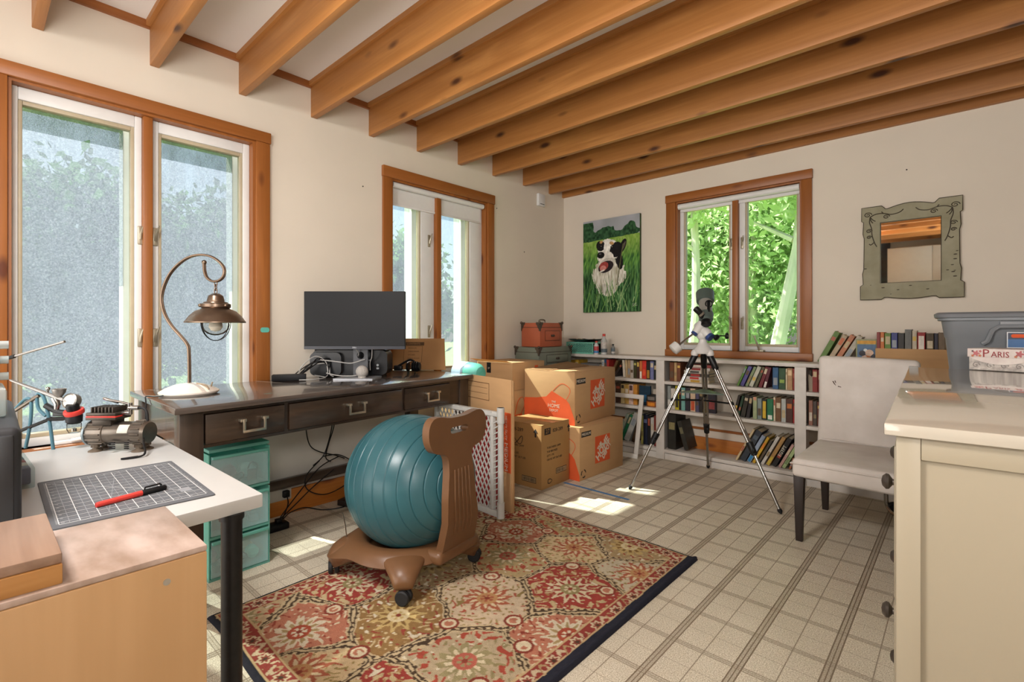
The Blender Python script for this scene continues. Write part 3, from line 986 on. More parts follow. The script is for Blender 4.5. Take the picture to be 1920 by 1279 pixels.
for z0, z1 in ((0.07, 0.315), (0.325, 0.57), (0.58, 0.845)):
    for y0, y1 in ((0.04, 0.75), (0.78, 1.49)):
        d = obj('drawer', G().box(0.012, 0.034, y0, y1, z0, z1, bev=0.003), cream, Dr)
        obj('knob', G().lathe(kp, 18, frame3((0.012, y0 + 0.2, (z0 + z1) / 2 + .02), (0, -1, 0), (0, 0, 1))), knob_m, d)
        obj('knob', G().lathe(kp, 18, frame3((0.012, y1 - 0.2, (z0 + z1) / 2 + .02), (0, -1, 0), (0, 0, 1))), knob_m, d)
# the low cabinet behind it, which carries the tote
Lc = thing('low_cabinet', 'white low cabinet hidden behind the cream dresser, under the grey tote', 'cabinet', (2.90, -1.36, 0))
obj('cabinet_body', G().box(0, 0.62, 0, 0.72, 0.05, 0.84, bev=0.003).box(0.02, 0.6, 0.02, 0.7, 0, 0.05), cream, Lc)
obj('cabinet_top', G().box(-0.01, 0.63, -0.005, 0.73, 0.84, 0.853, bev=0.002), cream, Lc)
obj('raised_ledge', G().box(0.055, 0.45, -0.012, 0.165, 0.853, 0.8895), cream, Lc)

# grey storage tote
tote_m = mat('tote_grey', '#767a7e', 0.38, var=0.05, sc=4)
lid_m = mat('tote_lid', '#6d7074', 0.42, var=0.05)
To = thing('storage_tote', 'grey plastic storage tote with a lid behind the pink patterned box', 'storage tote', (3.078, -1.0, 0.8535), RAD(1))
def tubeloop(g, levels, m=0, n=5):
    """stack of rounded rectangles (x0,x1,y0,y1,r,z) joined by walls, closed below"""
    rings = []
    for x0, x1, y0, y1, r, z in levels:
        rings.append([g.b.verts.new((p[0], p[1], z)) for p in rrect(x0, x1, y0, y1, r, n)])
    fs = [g.b.faces.new(rings[0][::-1])]
    for A, B in zip(rings, rings[1:]):
        k = len(A)
        for i in range(k):
            fs.append(g.b.faces.new([A[i], A[(i + 1) % k], B[(i + 1) % k], B[i]]))
    g._fin(fs, m)
    return rings
g = G()
tubeloop(g, [(-0.20, 0.30, -0.15, 0.15, 0.04, 0), (-0.215, 0.315, -0.165, 0.165, 0.045, 0.15), (-0.218, 0.318, -0.168, 0.168, 0.045, 0.155), (-0.228, 0.328, -0.178, 0.178, 0.05, 0.225), (-0.24, 0.34, -0.19, 0.19, 0.05, 0.226), (-0.24, 0.34, -0.19, 0.19, 0.05, 0.24)])
obj('tote_body', g, tote_m, To)
g = G()
# recessed grip panel: raised arch border on the long side
g.tube([(-0.10, -0.172, 0.13), (-0.085, -0.175, 0.14), (-0.07, -0.178, 0.185), (-0.05, -0.181, 0.200), (0.20, -0.181, 0.205)], 0.010, 8)
g.box(-0.05, 0.28, -0.184, -0.17, 0.195, 0.222, bev=0.004)
obj('grip_panel', g, tote_m, To)
g = G()
r = tubeloop(g, [(-0.236, 0.336, -0.186, 0.186, 0.05, 0.236), (-0.25, 0.35, -0.20, 0.20, 0.055, 0.238), (-0.252, 0.352, -0.202, 0.202, 0.055, 0.252), (-0.24, 0.34, -0.19, 0.19, 0.05, 0.26), (-0.22, 0.32, -0.17, 0.17, 0.05, 0.254)])
g._fin([g.b.faces.new(r[-1])], 0)
obj('tote_lid', g, lid_m, To)
blue_lab = mat('label_blue', '#2f5f92', 0.4, var=0.15)
lab = obj('label', G().box(-0.03, 0.15, -0.186, -0.179, 0.115, 0.178), mat('label_white', '#cfd3d6', 0.4), To, label='blue and white product label')
obj('label_print', G().box(-0.027, 0.147, -0.1866, -0.1858, 0.118, 0.150), blue_lab, lab)
obj('label_print', G().box(-0.027, 0.147, -0.1866, -0.1858, 0.150, 0.175), mat('label_navy', '#232a44', 0.4), lab)
g = G(); plate(g, rrect(-0.018, 0.03, 0.156, 0.170, 0.006), [], 0.0006, frame3((0, -0.1866, 0), (1, 0, 0), (0, 0, 1)))
obj('label_print', g, orange_print, lab)
g = G(); plate(g, [(0.045, 0.162), (0.05, 0.135), (0.12, 0.135), (0.128, 0.166)], [], 0.0006, frame3((0, -0.187, 0), (1, 0, 0), (0, 0, 1)))
obj('label_print', g, mat('label_clear_tub', '#b9b2a8', 0.4), lab)
g = G().ball((0.087, -0.1875, 0.148), 0.02, 0, 12, 1, 0.06, 0.55)
obj('label_print', g, orange_print, lab)

# pink keepsake box
Pb = thing('keepsake_box', 'pink and white floral keepsake box with red lettering in front of the grey tote', 'box', (2.940, -1.392, 0.8905), RAD(-20))
pb_m = mat('keepsake_grey_pattern', '#b9b0aa', 0.6, var=0.35, sc=55, c2='#d9d2c9')
pl_m = mat('keepsake_pink', '#d6c4bf', 0.55, var=0.12, sc=16, c2='#e0d8cf')
obj('box_body', G().box(0, 0.27, 0, 0.17, 0, 0.055, bev=0.001), pb_m, Pb)
lid = obj('box_lid', G().box(-0.004, 0.274, -0.004, 0.174, 0.048, 0.080, bev=0.0015), pl_m, Pb)
g = G()
plate(g, [(0.0, 0.0485)] + [(0.0 + 0.18 * i / 14, 0.0485 - 0.026 * math.sin(PI * i / 14) ** 0.8) for i in range(1, 14)] + [(0.18, 0.0485)], [], 0.0012, frame3((0, -0.0014, 0), (1, 0, 0), (0, 0, 1)))
obj('scalloped_panel', g, pl_m, Pb)
red_l = mat('dark_red_ink', '#93363a', 0.6, var=0.1)
text('P', 0.042, red_l, lid, frame3((0.050, -0.0052, 0.062), (1, 0, 0), (0, 0, 1)))
text('ARIS', 0.030, red_l, lid, frame3((0.090, -0.0052, 0.059), (1, 0, 0), (0, 0, 1)), wid=0.85)
rng = random.Random(5)
flm = [mat('flower_rose', '#b56a6c', 0.6, var=0.2, sc=40), mat('flower_dark', '#53363e', 0.6), mat('flower_orange', '#b9714d', 0.6, var=0.2)]
for k, (x, z, r, m) in enumerate(((0.022, 0.062, 0.011, 0), (0.012, 0.070, 0.004, 1), (0.034, 0.070, 0.005, 0), (0.033, 0.054, 0.005, 2), (0.012, 0.053, 0.005, 2), (0.142, 0.064, 0.012, 0), (0.160, 0.056, 0.008, 0), (0.132, 0.054, 0.005, 2), (0.156, 0.073, 0.005, 1), (0.20, 0.064, 0.008, 0))):
    pts = [(x + r * (1 + 0.35 * math.cos(5 * a)) * math.cos(a) * 0.8, z + r * (1 + 0.35 * math.cos(5 * a)) * math.sin(a) * 0.8) for a in [2 * PI * i / 30 for i in range(30)]]
    g = G(); plate(g, pts, [], 0.0006, frame3((0, -0.0046, 0), (1, 0, 0), (0, 0, 1)))
    obj('printed_flower', g, flm[m], lid)
g = G()
for k in range(7):
    cx = 0.02 + k * 0.04
    g.tube([(cx + 0.012 * (1 - a / 9) * math.cos(a), -0.0008, 0.018 + 0.012 * (1 - a / 9) * math.sin(a)) for a in [i * 0.45 for i in range(20)]], 0.0011, 4)
obj('printed_scroll', g, mat('scroll_grey', '#8d8580', 0.6), Pb)

# ------------------------------------------------------------------ white slipcovered chair
slip = mat('slipcover', '#cfc6bd', 0.85, var=0.07, sc=5, bp=0.05, c2='#ddd6cf')
Ch = thing('dining_chair', 'white slipcovered dining chair with dark legs, stained on its back', 'chair', (2.30, -1.235, 0))
dark_leg = mat('espresso_leg', '#2a201b', 0.4, var=0.12, sc=12)
for x, y, dy in ((0.004, 0.006, 0), (0.41, 0.006, 0), (0.012, 0.55, 0.03), (0.41, 0.55, 0.03)):
    g = G().box(0, 0.046, 0, 0.046, 0, 0.33, bev=0.002)
    g.xf(lambda p, y=y: Vector((0.023 + (p.x - 0.023) * (0.62 + 0.38 * p.z / 0.33), 0.023 + (p.y - 0.023) * (0.62 + 0.38 * p.z / 0.33) + (0.03 * (1 - p.z / 0.33) if y > 0.3 else 0), p.z)))
    obj('leg', g, dark_leg, Ch, (x, y, 0))
g = G()
g.box(-0.002, 0.46, -0.002, 0.60, 0.312, 0.408, bev=0.022, seg=3)
bmesh.ops.subdivide_edges(g.b, edges=list(g.b.edges), cuts=2, use_grid_fill=True)
g.xf(lambda p: Vector((p.x, p.y, p.z + (0.012 * math.sin(PI * min(1, max(0, p.x / 0.46))) * math.sin(PI * min(1, max(0, p.y / 0.6))) if p.z > 0.39 else (0.004 * math.sin(p.x * 40 + p.y * 17) if p.z < 0.33 else 0)))))
seat = obj('seat', g, slip, Ch, smooth=50)
obj('seam', G().tube(smoothpts([(0.0, 0.5, 0.388), (-0.003, 0.25, 0.386), (-0.002, 0.01, 0.385), (0.02, -0.004, 0.385), (0.23, -0.004, 0.384), (0.44, -0.004, 0.385), (0.462, 0.02, 0.386), (0.462, 0.5, 0.388)]), 0.0035, 6), slip, seat)
g = G()
g.box(-0.002, 0.458, 0.0, 0.085, 0.36, 0.885, bev=0.026, seg=4)
bmesh.ops.subdivide_edges(g.b, edges=list(g.b.edges), cuts=3, use_grid_fill=True)
g.xf(lambda p: Vector((p.x + (0.006 if p.x < 0.2 else -0.006) * math.sin(PI * (p.z - 0.36) / 0.525), 0.555 + p.y + 0.075 * max(0, (p.z - 0.40)) ** 1.2 * 1.3 - 0.008 * math.sin(PI * p.x / 0.46), p.z - 0.010 * (p.x / 0.46) ** 2)))
back = obj('backrest', g, slip, Ch, smooth=50)
stain = mat('stain', '#4a3a30', 0.9, var=0.2)
g = G()
for pts in ([(0.075, 0.575, 0.745), (0.083, 0.575, 0.73), (0.09, 0.575, 0.722)], [(0.085, 0.574, 0.748), (0.09, 0.574, 0.735)], [(0.165, 0.585, 0.80), (0.178, 0.585, 0.806)], [(0.10, 0.572, 0.718), (0.116, 0.572, 0.714)], [(0.235, 0.587, 0.815), (0.24, 0.587, 0.81)]):
    g.tube(pts, [0.0028, 0.0016] if len(pts) == 2 else [0.003, 0.0025, 0.0012], 5)
g.xf(lambda p: Vector((p.x, 0.556 + 0.075 * (p.z - 0.40) ** 1.2 * 1.3 - 0.008 * math.sin(PI * p.x / 0.46) - 0.0005 + (p.y - 0.58) * 0.1, p.z)))
obj('stain', g, stain, back, label='small dark brown stains')
obj('crease', G().tube(smoothpts([(0.03, 0.553, 0.419), (0.12, 0.548, 0.424), (0.25, 0.546, 0.417), (0.40, 0.549, 0.421)]), 0.004, 6), slip, seat)

# chrome tube base behind the chair
Cb = thing('chrome_tube_frame', 'bent chrome tube frame with a black wheel behind the white chair', 'frame', (2.60, -0.47, 0))
obj('tube', G().tube(smoothpts([(0, 0, 0.30), (0, 0, 0.10), (0.01, -0.01, 0.04), (0.05, -0.05, 0.014), (0.16, -0.12, 0.014), (0.30, -0.05, 0.014)]), 0.011, 10), chrome, Cb)
obj('cross_bar', G().tube([(0, 0, 0.175), (0.2, 0.03, 0.18)], 0.007, 8), chrome, Cb)
obj('wheel', G().lathe([(0, -0.014), (0.028, -0.014), (0.034, -0.008), (0.034, 0.008), (0.028, 0.014), (0, 0.014)], 20, frame3((0.038, 0.0, 0.036), (0.9, 0.3, 0), (0, 0, 1))), rubber, Cb)

# ------------------------------------------------------------------ exercise ball chair
brown = mat('brown_moulded_plastic', '#69492f', 0.38, var=0.05, sc=5)
Bc = thing('ball_chair', 'brown ball chair with a teal exercise ball standing half on the rug', 'chair', (1.14, -2.69, 0.0135), RAD(8))
BR = 0.277
ax = Vector((1.0, -0.06, 0.10)).normalized()
prof = []
grooves = [0.35, 0.54, 0.73, 0.91, 1.09, 1.27, 1.45, 1.63, 1.81, 2.0, 2.2, 2.42, 2.66]
for i in range(521):
    a = PI * i / 520
    r = BR - 0.0030 * sum(math.exp(-((a - q) / 0.0075) ** 2) for q in grooves) * (0 if a < .1 else 1)
    prof.append((r * math.sin(a), r * math.cos(a)))
mt = Matrix.Translation((0.022, 0.012, 0.380)) @ ax.to_track_quat('Z', 'Y').to_matrix().to_4x4()
ballm = mat('teal_ball', '#285159', 0.33, var=0.05, sc=3, spec=0.5, c2='#315f66')
obj('exercise_ball', G().lathe(prof, 72, mt), ballm, Bc, smooth=60)
def ring_base():
    """moulded ring whose skirt flares out into four legs"""
    g = G()
    n = 96
    prof = [(0.150, 0.120), (0.165, 0.150), (0.185, 0.160), (0.212, 0.156), (0.235, 0.140), (0.25, 0.11), (0.24, 0.075), (0.205, 0.075), (0.17, 0.10)]
    rings = []
    for r, z in prof:
        row = []
        for i in range(n):
            a = 2 * PI * i / n
            lg = max(0, math.cos(2 * (a - PI / 4)) ) ** 4 if math.cos(2 * (a - PI / 4)) > 0 else 0
            outw = max(0, (r - 0.20)) / 0.05
            rr = r + 0.075 * lg * outw
            zz = z - (0.030 * lg * outw if z < 0.15 else 0.0) - (0.022 * lg if z <= 0.08 else 0) + (0.026 * (1 - lg) if z <= 0.08 else 0)
            row.append(g.b.verts.new((rr * math.cos(a), rr * math.sin(a), zz)))
        rings.append(row)
    for A, B in zip(rings, rings[1:] + rings[:1]):
        for i in range(n):
            g.b.faces.new([A[i], A[(i + 1) % n], B[(i + 1) % n], B[i]])
    return g
obj('base_ring', ring_base(), brown, Bc, smooth=60)
obj('base_bowl', G().lathe([(0, 0.085), (0.17, 0.10), (0.17, 0.108), (0, 0.093)], 40), brown, Bc)
for q in range(4):
    a = PI / 4 + q * PI / 2
    d = Vector((math.cos(a), math.sin(a), 0)); s = Vector((-d.y, d.x, 0))
    g = G()
    lv = [(0.215, 0.125, 0.085, 0.030), (0.255, 0.108, 0.066, 0.036), (0.285, 0.090, 0.050, 0.034), (0.305, 0.074, 0.040, 0.026), (0.312, 0.066, 0.034, 0.012)]
    rings = []
    for r, z, w, h in lv:
        c = d * r + Vector((0, 0, z))
        t = Vector((d.x * 0.5, d.y * 0.5, 0.86))
        rings.append([g.b.verts.new(c + s * w * math.cos(b) + t * h * math.sin(b)) for b in [2 * PI * i / 20 for i in range(20)]])
    for A, B in zip(rings, rings[1:]):
        for i in range(20):
            g.b.faces.new([A[i], A[(i + 1) % 20], B[(i + 1) % 20], B[i]])
    g.b.faces.new(rings[0][::-1]); g.b.faces.new(rings[-1])
    leg = obj('leg', g, brown, Bc, smooth=60)
    c = d * 0.298
    tw = 0.5 + q
    wr = Vector((math.cos(tw), math.sin(tw), 0))
    g = G()
    for off in (-0.013, 0.013):
        g.lathe([(0, -0.009), (0.024, -0.009), (0.0285, -0.005), (0.0285, 0.005), (0.024, 0.009), (0, 0.009)], 22, frame3(c + Vector((0, 0, 0.0285)) + wr.cross(Vector((0, 0, 1))) * off, wr, (0, 0, 1)))
    g.cyl(c + Vector((0, 0, 0.03)), c + Vector((0, 0, 0.075)), 0.008, 10)
    cs = obj('caster', g, rubber, leg)
# back support: column with ribs and a wide handled head
W_ = 0.165
half = [(0.10, 0.135), (0.098, 0.20), (0.090, 0.30), (0.078, 0.42), (0.070, 0.50), (0.071, 0.535), (0.085, 0.555), (0.115, 0.562), (0.145, 0.575), (0.164, 0.605), (0.170, 0.64), (0.163, 0.675), (0.140, 0.697), (0.105, 0.700), (0.05, 0.690), (0.0, 0.688)]
hs = [Vector((a, b, 0)) for a, b in half]
hs = smoothpts(hs, 3)
hs = [p for q in range(len(hs) - 1) for p in (hs[q], (hs[q] + hs[q + 1]) / 2)] + [hs[-1]]
outer = [(p.x, p.y) for p in hs] + [(-p.x, p.y) for p in reversed(hs[:-1])]
slot = rrect(-0.052, 0.052, 0.628, 0.652, 0.012, 4)
g = G(); plate(g, outer, [slot[::-1]], 0.034, frame3((0, 0, 0), (0, 1, 0), (0, 0, 1)))
bs = [e for e in g.b.edges if len(e.link_faces) == 2 and abs(e.calc_face_angle(0)) > 0.9]
bmesh.ops.bevel(g.b, geom=bs, offset=0.012, segments=3, profile=0.5, affect='EDGES')
def bend(p):
    x = float(np.interp(p.z, [0.12, 0.20, 0.28, 0.38, 0.48, 0.56, 0.70], [0.222, 0.258, 0.290, 0.306, 0.304, 0.296, 0.294]))
    y = float(np.interp(p.z, [0.12, 0.38, 0.70], [0.045, -0.025, -0.030]))
    return Vector((p.x + x, p.y + y, p.z))
g.xf(bend)
bk = obj('back_support', g, brown, Bc, smooth=50)
for k in range(5):
    y = -0.044 + 0.022 * k
    g = G().tube([(0.0342, y * (1.12 - 0.2 * t), 0.22 + 0.27 * t) for t in [i / 10 for i in range(11)]], 0.0042, 6)
    obj('rib', g.xf(bend), brown, bk)
g = G().box(0.17, 0.275, -0.085, 0.17, 0.10, 0.155, bev=0.02, seg=3)
obj('back_mount', g, brown, Bc)
g = G().tube([(-0.175, -0.17, 0.12), (-0.18, -0.178, 0.20), (-0.19, -0.185, 0.25)], 0.003, 6).cyl((-0.172, -0.167, 0.10), (-0.176, -0.172, 0.135), 0.010, 12)
obj('pump_valve', g, chrome, Bc)

# ------------------------------------------------------------------ long low bookcase
Bk = thing('bookcase', 'long low white painted bookcase along the back wall under the window', 'bookcase', (0, -0.24, 0))
obj('top_board', G().box(0.10, 3.20, -0.006, 0.236, 0.786, 0.811, bev=0.002), shelf_paint, Bk)
for x0, x1 in ((0.10, 0.13), (1.094, 1.163), (2.087, 2.155), (3.13, 3.20)):
    g = G().box(x0, x1, 0, 0.018, 0, 0.786, bev=0.0015)
    g.box((x0 + x1) / 2 - 0.010, (x0 + x1) / 2 + 0.010, 0.018, 0.215, 0, 0.786)
    obj('stile', g, shelf_paint, Bk)
for x0, x1 in ((0.13, 1.094), (1.163, 2.087), (2.155, 3.13)):
    for z in (0.622, 0.398):
        obj('shelf', G().box(x0 - 0.02, x1 + 0.02, 0.003, 0.212, z - 0.024, z, bev=0.002), shelf_paint, Bk)
    obj('shelf', G().box(x0 - 0.02, x1 + 0.02, 0.003, 0.212, 0.052, 0.078, bev=0.002), shelf_paint, Bk)
    obj('kick_board', G().box(x0, x1, 0.012, 0.028, 0, 0.046, bev=0.001), shelf_paint, Bk)

# ------------------------------------------------------------------ books
_bm = {}
def bookmat(c):
    if c not in _bm:
        _bm[c] = mat('book_cover_' + c[1:], c, 0.5, var=0.22, sc=38, stretch=(1, 1, 0.6))
    return _bm[c]
ORD = ['first', 'second', 'third', 'fourth', 'fifth', 'sixth', 'seventh', 'eighth', 'ninth', 'tenth', 'eleventh', 'twelfth', 'thirteenth', 'fourteenth', 'fifteenth', 'sixteenth']
def book(label, group, loc, t, h, d, c, band=None, lean=0.0, rot=None, lab='#d9cdb4', spine_text=None, parts=True):
    """upright book, spine towards -y, lower left spine corner at loc; leans by turning about y"""
    o = thing('book', label, 'book', loc, 0, group)
    o.rotation_euler = rot if rot else (0, lean, 0)
    b = min(0.003, t * 0.16)
    g = G().box(0, t, 0, b, 0, h, bev=min(0.0012, b * 0.4), seg=1)
    g.box(0, b, b, d, 0, h).box(t - b, t, b, d, 0, h)
    cv = obj('cover', g, bookmat(c), o, smooth=0)
    obj('pages', G().box(b, t - b, b, d - 0.004, 0.003, h - 0.004), page_mat, o, smooth=0)
    if band and parts:
        z0, z1 = band
        obj('spine_title', G().box(t * 0.14, t * 0.86, -0.0008, 0.0008, h * z0, h * z1), bookmat(lab), cv, smooth=0)
    if spine_text:
        s, sz, sc_ = spine_text
        text(s, sz, bookmat(sc_), cv, frame3((t / 2, -0.0012, h * 0.55), (0, 0, 1), (-1, 0, 0)), name='spine_title')
    return o
def rowbooks(shelf, group, items, z, y=-0.19, d=0.15):
    for i, it in enumerate(items):
        x0, x1, h, c, word = it[:5]
        k = it[5] if len(it) > 5 else {}
        t = x1 - x0
        lean = k.get('lean', 0.0)
        dy = k.get('dy', 0.0)
        zz = z + (t * math.sin(-lean) if lean < 0 else 0) + 0.0005
        lb = '%s, %s from left, %s' % (word, ORD[i], shelf) if len(items) > 1 else '%s, %s' % (word, shelf)
        if lean > 0:
            # turning clockwise about the lower right corner keeps it on the shelf
            zz = z + t * math.sin(lean) + 0.0005
        book(lb, group, (x0, y + dy, zz), t * 0.96, h, k.get('d', d), c, k.get('band', ((0.56, 0.78), (0.30, 0.46), (0.66, 0.90), (0.18, 0.52), (0.72, 0.84))[(i * 3 + len(items)) % 5]), lean, None, k.get('lab', ('#b5a27c', '#8d7a55', '#c4b79b', '#5c4a36', '#a8563f', '#8a9196', '#c9a94e')[(i * 5 + len(items)) % 7]), k.get('txt'))
rowbooks('top shelf, left bay', 'books in the left bay', [
    (0.215, 0.262, 0.125, '#8b6a22', 'yellow brown paperback'), (0.262, 0.308, 0.128, '#b08a2c', 'mustard paperback'), (0.555, 0.580, 0.14, '#c9bfae', 'cream paperback'), (0.581, 0.603, 0.148, '#23496b', 'blue paperback'), (0.604, 0.628, 0.145, '#a8322c', 'dark red paperback'),
    (0.640, 0.662, 0.15, '#5b4326', 'leaning brown paperback', {'lean': 0.42}), (0.672, 0.694, 0.14, '#2c211c', 'leaning black paperback', {'lean': 0.62}),
    (0.768, 0.790, 0.148, '#c9bfae', 'thin white paperback', {'lean': -0.07}), (0.792, 0.812, 0.15, '#b29a74', 'tan paperback', {'lean': -0.04}), (0.812, 0.836, 0.152, '#a58a68', 'light brown paperback'),
    (0.837, 0.866, 0.15, '#b0a79c', 'grey white paperback'), (0.867, 0.896, 0.152, '#3c3a1e', 'olive black paperback', {'lab': '#a9a35a'}), (0.897, 0.921, 0.15, '#40281f', 'dark brown paperback'),
    (0.922, 0.946, 0.15, '#c06a35', 'orange paperback with a white foot', {'lab': '#e2ddd0', 'band': (0.02, 0.4)}), (0.947, 0.984, 0.152, '#c83024', 'bright red paperback', {'lab': '#e0562f'}), (0.985, 1.017, 0.15, '#1f1d18', 'black and gold paperback', {'lab': '#a8792a', 'band': (0.05, 0.5)})], 0.622)
rowbooks('right end of top shelf, left bay', 'books in the left bay', [(1.018, 1.050, 0.15, '#6f729c', 'blue purple paperback'), (1.051, 1.074, 0.148, '#1f2523', 'black paperback')], 0.622)
for k in range(3):
    book(('black', 'dark blue', 'grey')[k] + ' book lying flat, %s in the pile behind the upper moving box' % ('lowest', 'middle', 'topmost')[k], 'books in the left bay', (0.33, -0.19, 0.6225 + 0.034 * (k + 1)), 0.033, 0.20, 0.15, ('#1d1c20', '#222b3c', '#6d6a68')[k], None, 0, (0, RAD(90), 0))
rowbooks('middle shelf, left bay', 'books in the left bay', [
    (0.672, 0.693, 0.15, '#cdc5b8', 'white paperback'), (0.694, 0.745, 0.172, '#4b3628', 'brown patterned paperback'), (0.746, 0.781, 0.166, '#d3bd84', 'cream and yellow paperback', {'lab': '#3a3226', 'band': (0.78, 0.95)}), (0.783, 0.822, 0.165, '#c9a357', 'yellow paperback', {'lab': '#e6ddc8'}),
    (0.823, 0.863, 0.168, '#d3b3a4', 'pale pink paperback', {'lab': '#5b4037', 'band': (0.7, 0.95)}), (0.864, 0.901, 0.17, '#c98a3a', 'orange yellow paperback', {'lab': '#d9c05a'})], 0.398)
o = book('dark teal book standing with its cover out on the middle shelf of the left bay', 'books in the left bay', (0.905, -0.165, 0.398), 0.10, 0.165, 0.022, '#1f3a4c', None)
obj('cover_picture', G().box(0.015, 0.085, -0.001, 0.0005, 0.03, 0.09), bookmat('#2f6c94'), o)
tag(obj('note_card', G().box(-0.04, 0.04, -0.002, 0.0, 0, 0.135), white_print, None, (1.03, -0.10, 0.3985), (RAD(-6), 0, 0)), 'white card leaning at the right of the middle left shelf', 'card')
for k in range(2):
    g = thing('small_box', ('orange and brown box lying under the black box on the middle shelf', 'black patterned box lying on the orange box on the middle shelf')[k], 'box', (0.99, -0.20, 0.398 + 0.047 * k))
    obj('box_body', G().box(0, 0.085, 0, 0.12, 0.0, 0.046, bev=0.002), bookmat(('#8a4a1c', '#26231f')[k]), g)
    obj('box_label', G().box(0.012, 0.073, -0.001, 0.001, 0.008, 0.036), bookmat(('#d5862a', '#77706a')[k]), g)
rowbooks('bottom shelf, left bay', 'books in the left bay', [
    (0.700, 0.725, 0.25, '#9fae9b', 'pale green leaning book', {'lean': 0.42}), (0.738, 0.762, 0.25, '#1f6b45', 'green leaning book', {'lean': 0.42}), (0.775, 0.825, 0.26, '#a9a79f', 'thick grey white leaning book', {'lean': 0.40}), (0.845, 0.872, 0.17, '#42301f', 'brown leaning book', {'lean': 0.30}),
    (0.936, 0.956, 0.235, '#b0ac62', 'yellow green book'), (0.957, 0.994, 0.25, '#22283c', 'navy book', {'lab': '#6f7ba5'}), (0.995, 1.022, 0.245, '#1b1b1d', 'black book'), (1.023, 1.051, 0.23, '#c7c3ba', 'white book'), (1.052, 1.072, 0.25, '#7d2f25', 'dark red book')], 0.078, y=-0.19, d=0.155)

rowbooks('left end of top shelf, middle bay', 'books in the middle bay', [
    (1.186, 1.223, 0.150, '#6b3f22', 'brown hardback'), (1.224, 1.246, 0.15, '#b08f62', 'tan hardback'), (1.247, 1.277, 0.150, '#6f3f26', 'red brown hardback')], 0.622)
pc = [('#c9bda6', 'cream', '#b58a2c'), ('#d0cac2', 'white', '#b3322c'), ('#37352f', 'black', '#a22d2a'), ('#cdc5b6', 'white and grey', '#4a443e'), ('#c6beb4', 'cream and red', '#8b2f2c'), ('#8b3a34', 'maroon', '#c9c1b2')]
pw = ['lowest', 'second lowest', 'third lowest', 'third highest', 'second highest', 'topmost']
for k, (c, w_, lb) in enumerate(pc):
    book('%s paperback, %s of the pile behind the tripod' % (w_, pw[k]), 'pile of paperbacks behind the tripod', (1.306 + (0.004, -0.002, 0.006, 0.0, 0.012, 0.02)[k], -0.192, 0.6225 + 0.0235 * (k + 1)), 0.0225, 0.19, 0.13, c, (0.25, 0.62), 0, (0, RAD(90), 0), lb)
rowbooks('right part of top shelf, middle bay', 'books in the middle bay', [
    (1.700, 1.715, 0.155, '#5f8a3c', 'thin green leaning book', {'lean': 0.40}), (1.723, 1.748, 0.155, '#5b548f', 'purple leaning book', {'lean': 0.40}), (1.758, 1.776, 0.155, '#7d8d68', 'grey green leaning book', {'lean': 0.40}), (1.784, 1.810, 0.158, '#b9b8a6', 'white leaning book', {'lean': 0.39}),
    (1.820, 1.838, 0.155, '#55533a', 'olive leaning book', {'lean': 0.36}), (1.847, 1.870, 0.155, '#6b2228', 'dark red leaning book', {'lean': 0.32}), (1.878, 1.898, 0.15, '#58212c', 'maroon leaning book', {'lean': 0.24, 'lab': '#cfc7bc', 'band': (0.02, 0.3)}),
    (1.940, 1.977, 0.150, '#2f567c', 'blue hardback'), (1.979, 2.021, 0.148, '#2c4a2c', 'dark green hardback', {'lab': '#86a04a'}), (2.022, 2.031, 0.145, '#cdbf9e', 'thin cream book'), (2.032, 2.064, 0.15, '#a9835c', 'tan hardback', {'lab': '#d5b78e'}), (2.065, 2.078, 0.148, '#8d2a22', 'red book')], 0.622)
rowbooks('middle shelf behind the tripod', 'books in the middle bay', [
    (1.168, 1.196, 0.185, '#8a8f8c', 'grey paperback', {'lab': '#d9d5cc', 'band': (0.0, 0.4)}), (1.197, 1.232, 0.165, '#cfc8bd', 'white paperback'), (1.233, 1.263, 0.188, '#c6b928', 'bright yellow paperback', {'lab': '#34301a', 'band': (0.1, 0.9)}), (1.264, 1.280, 0.17, '#2b211f', 'black paperback'), (1.282, 1.314, 0.178, '#6fa39b', 'pale teal paperback'),
    (1.316, 1.353, 0.18, '#2a2731', 'black paperback with grey letters', {'lab': '#8c8f92'}), (1.355, 1.395, 0.178, '#c4ab90', 'cream and orange paperback', {'lab': '#b94e2c', 'band': (0.05, 0.45)}), (1.397, 1.424, 0.172, '#4d4a66', 'purple grey paperback'), (1.425, 1.452, 0.172, '#2b2520', 'dark paperback'), (1.453, 1.478, 0.17, '#8d7a3a', 'gold paperback')], 0.398)
o = book('black book standing with its red picture cover out beside the gold paperback', 'books in the middle bay', (1.484, -0.17, 0.398), 0.058, 0.165, 0.03, '#25222b', None)
obj('cover_picture', G().box(0.008, 0.05, -0.001, 0.0005, 0.03, 0.10), bookmat('#8a3e3c'), o)
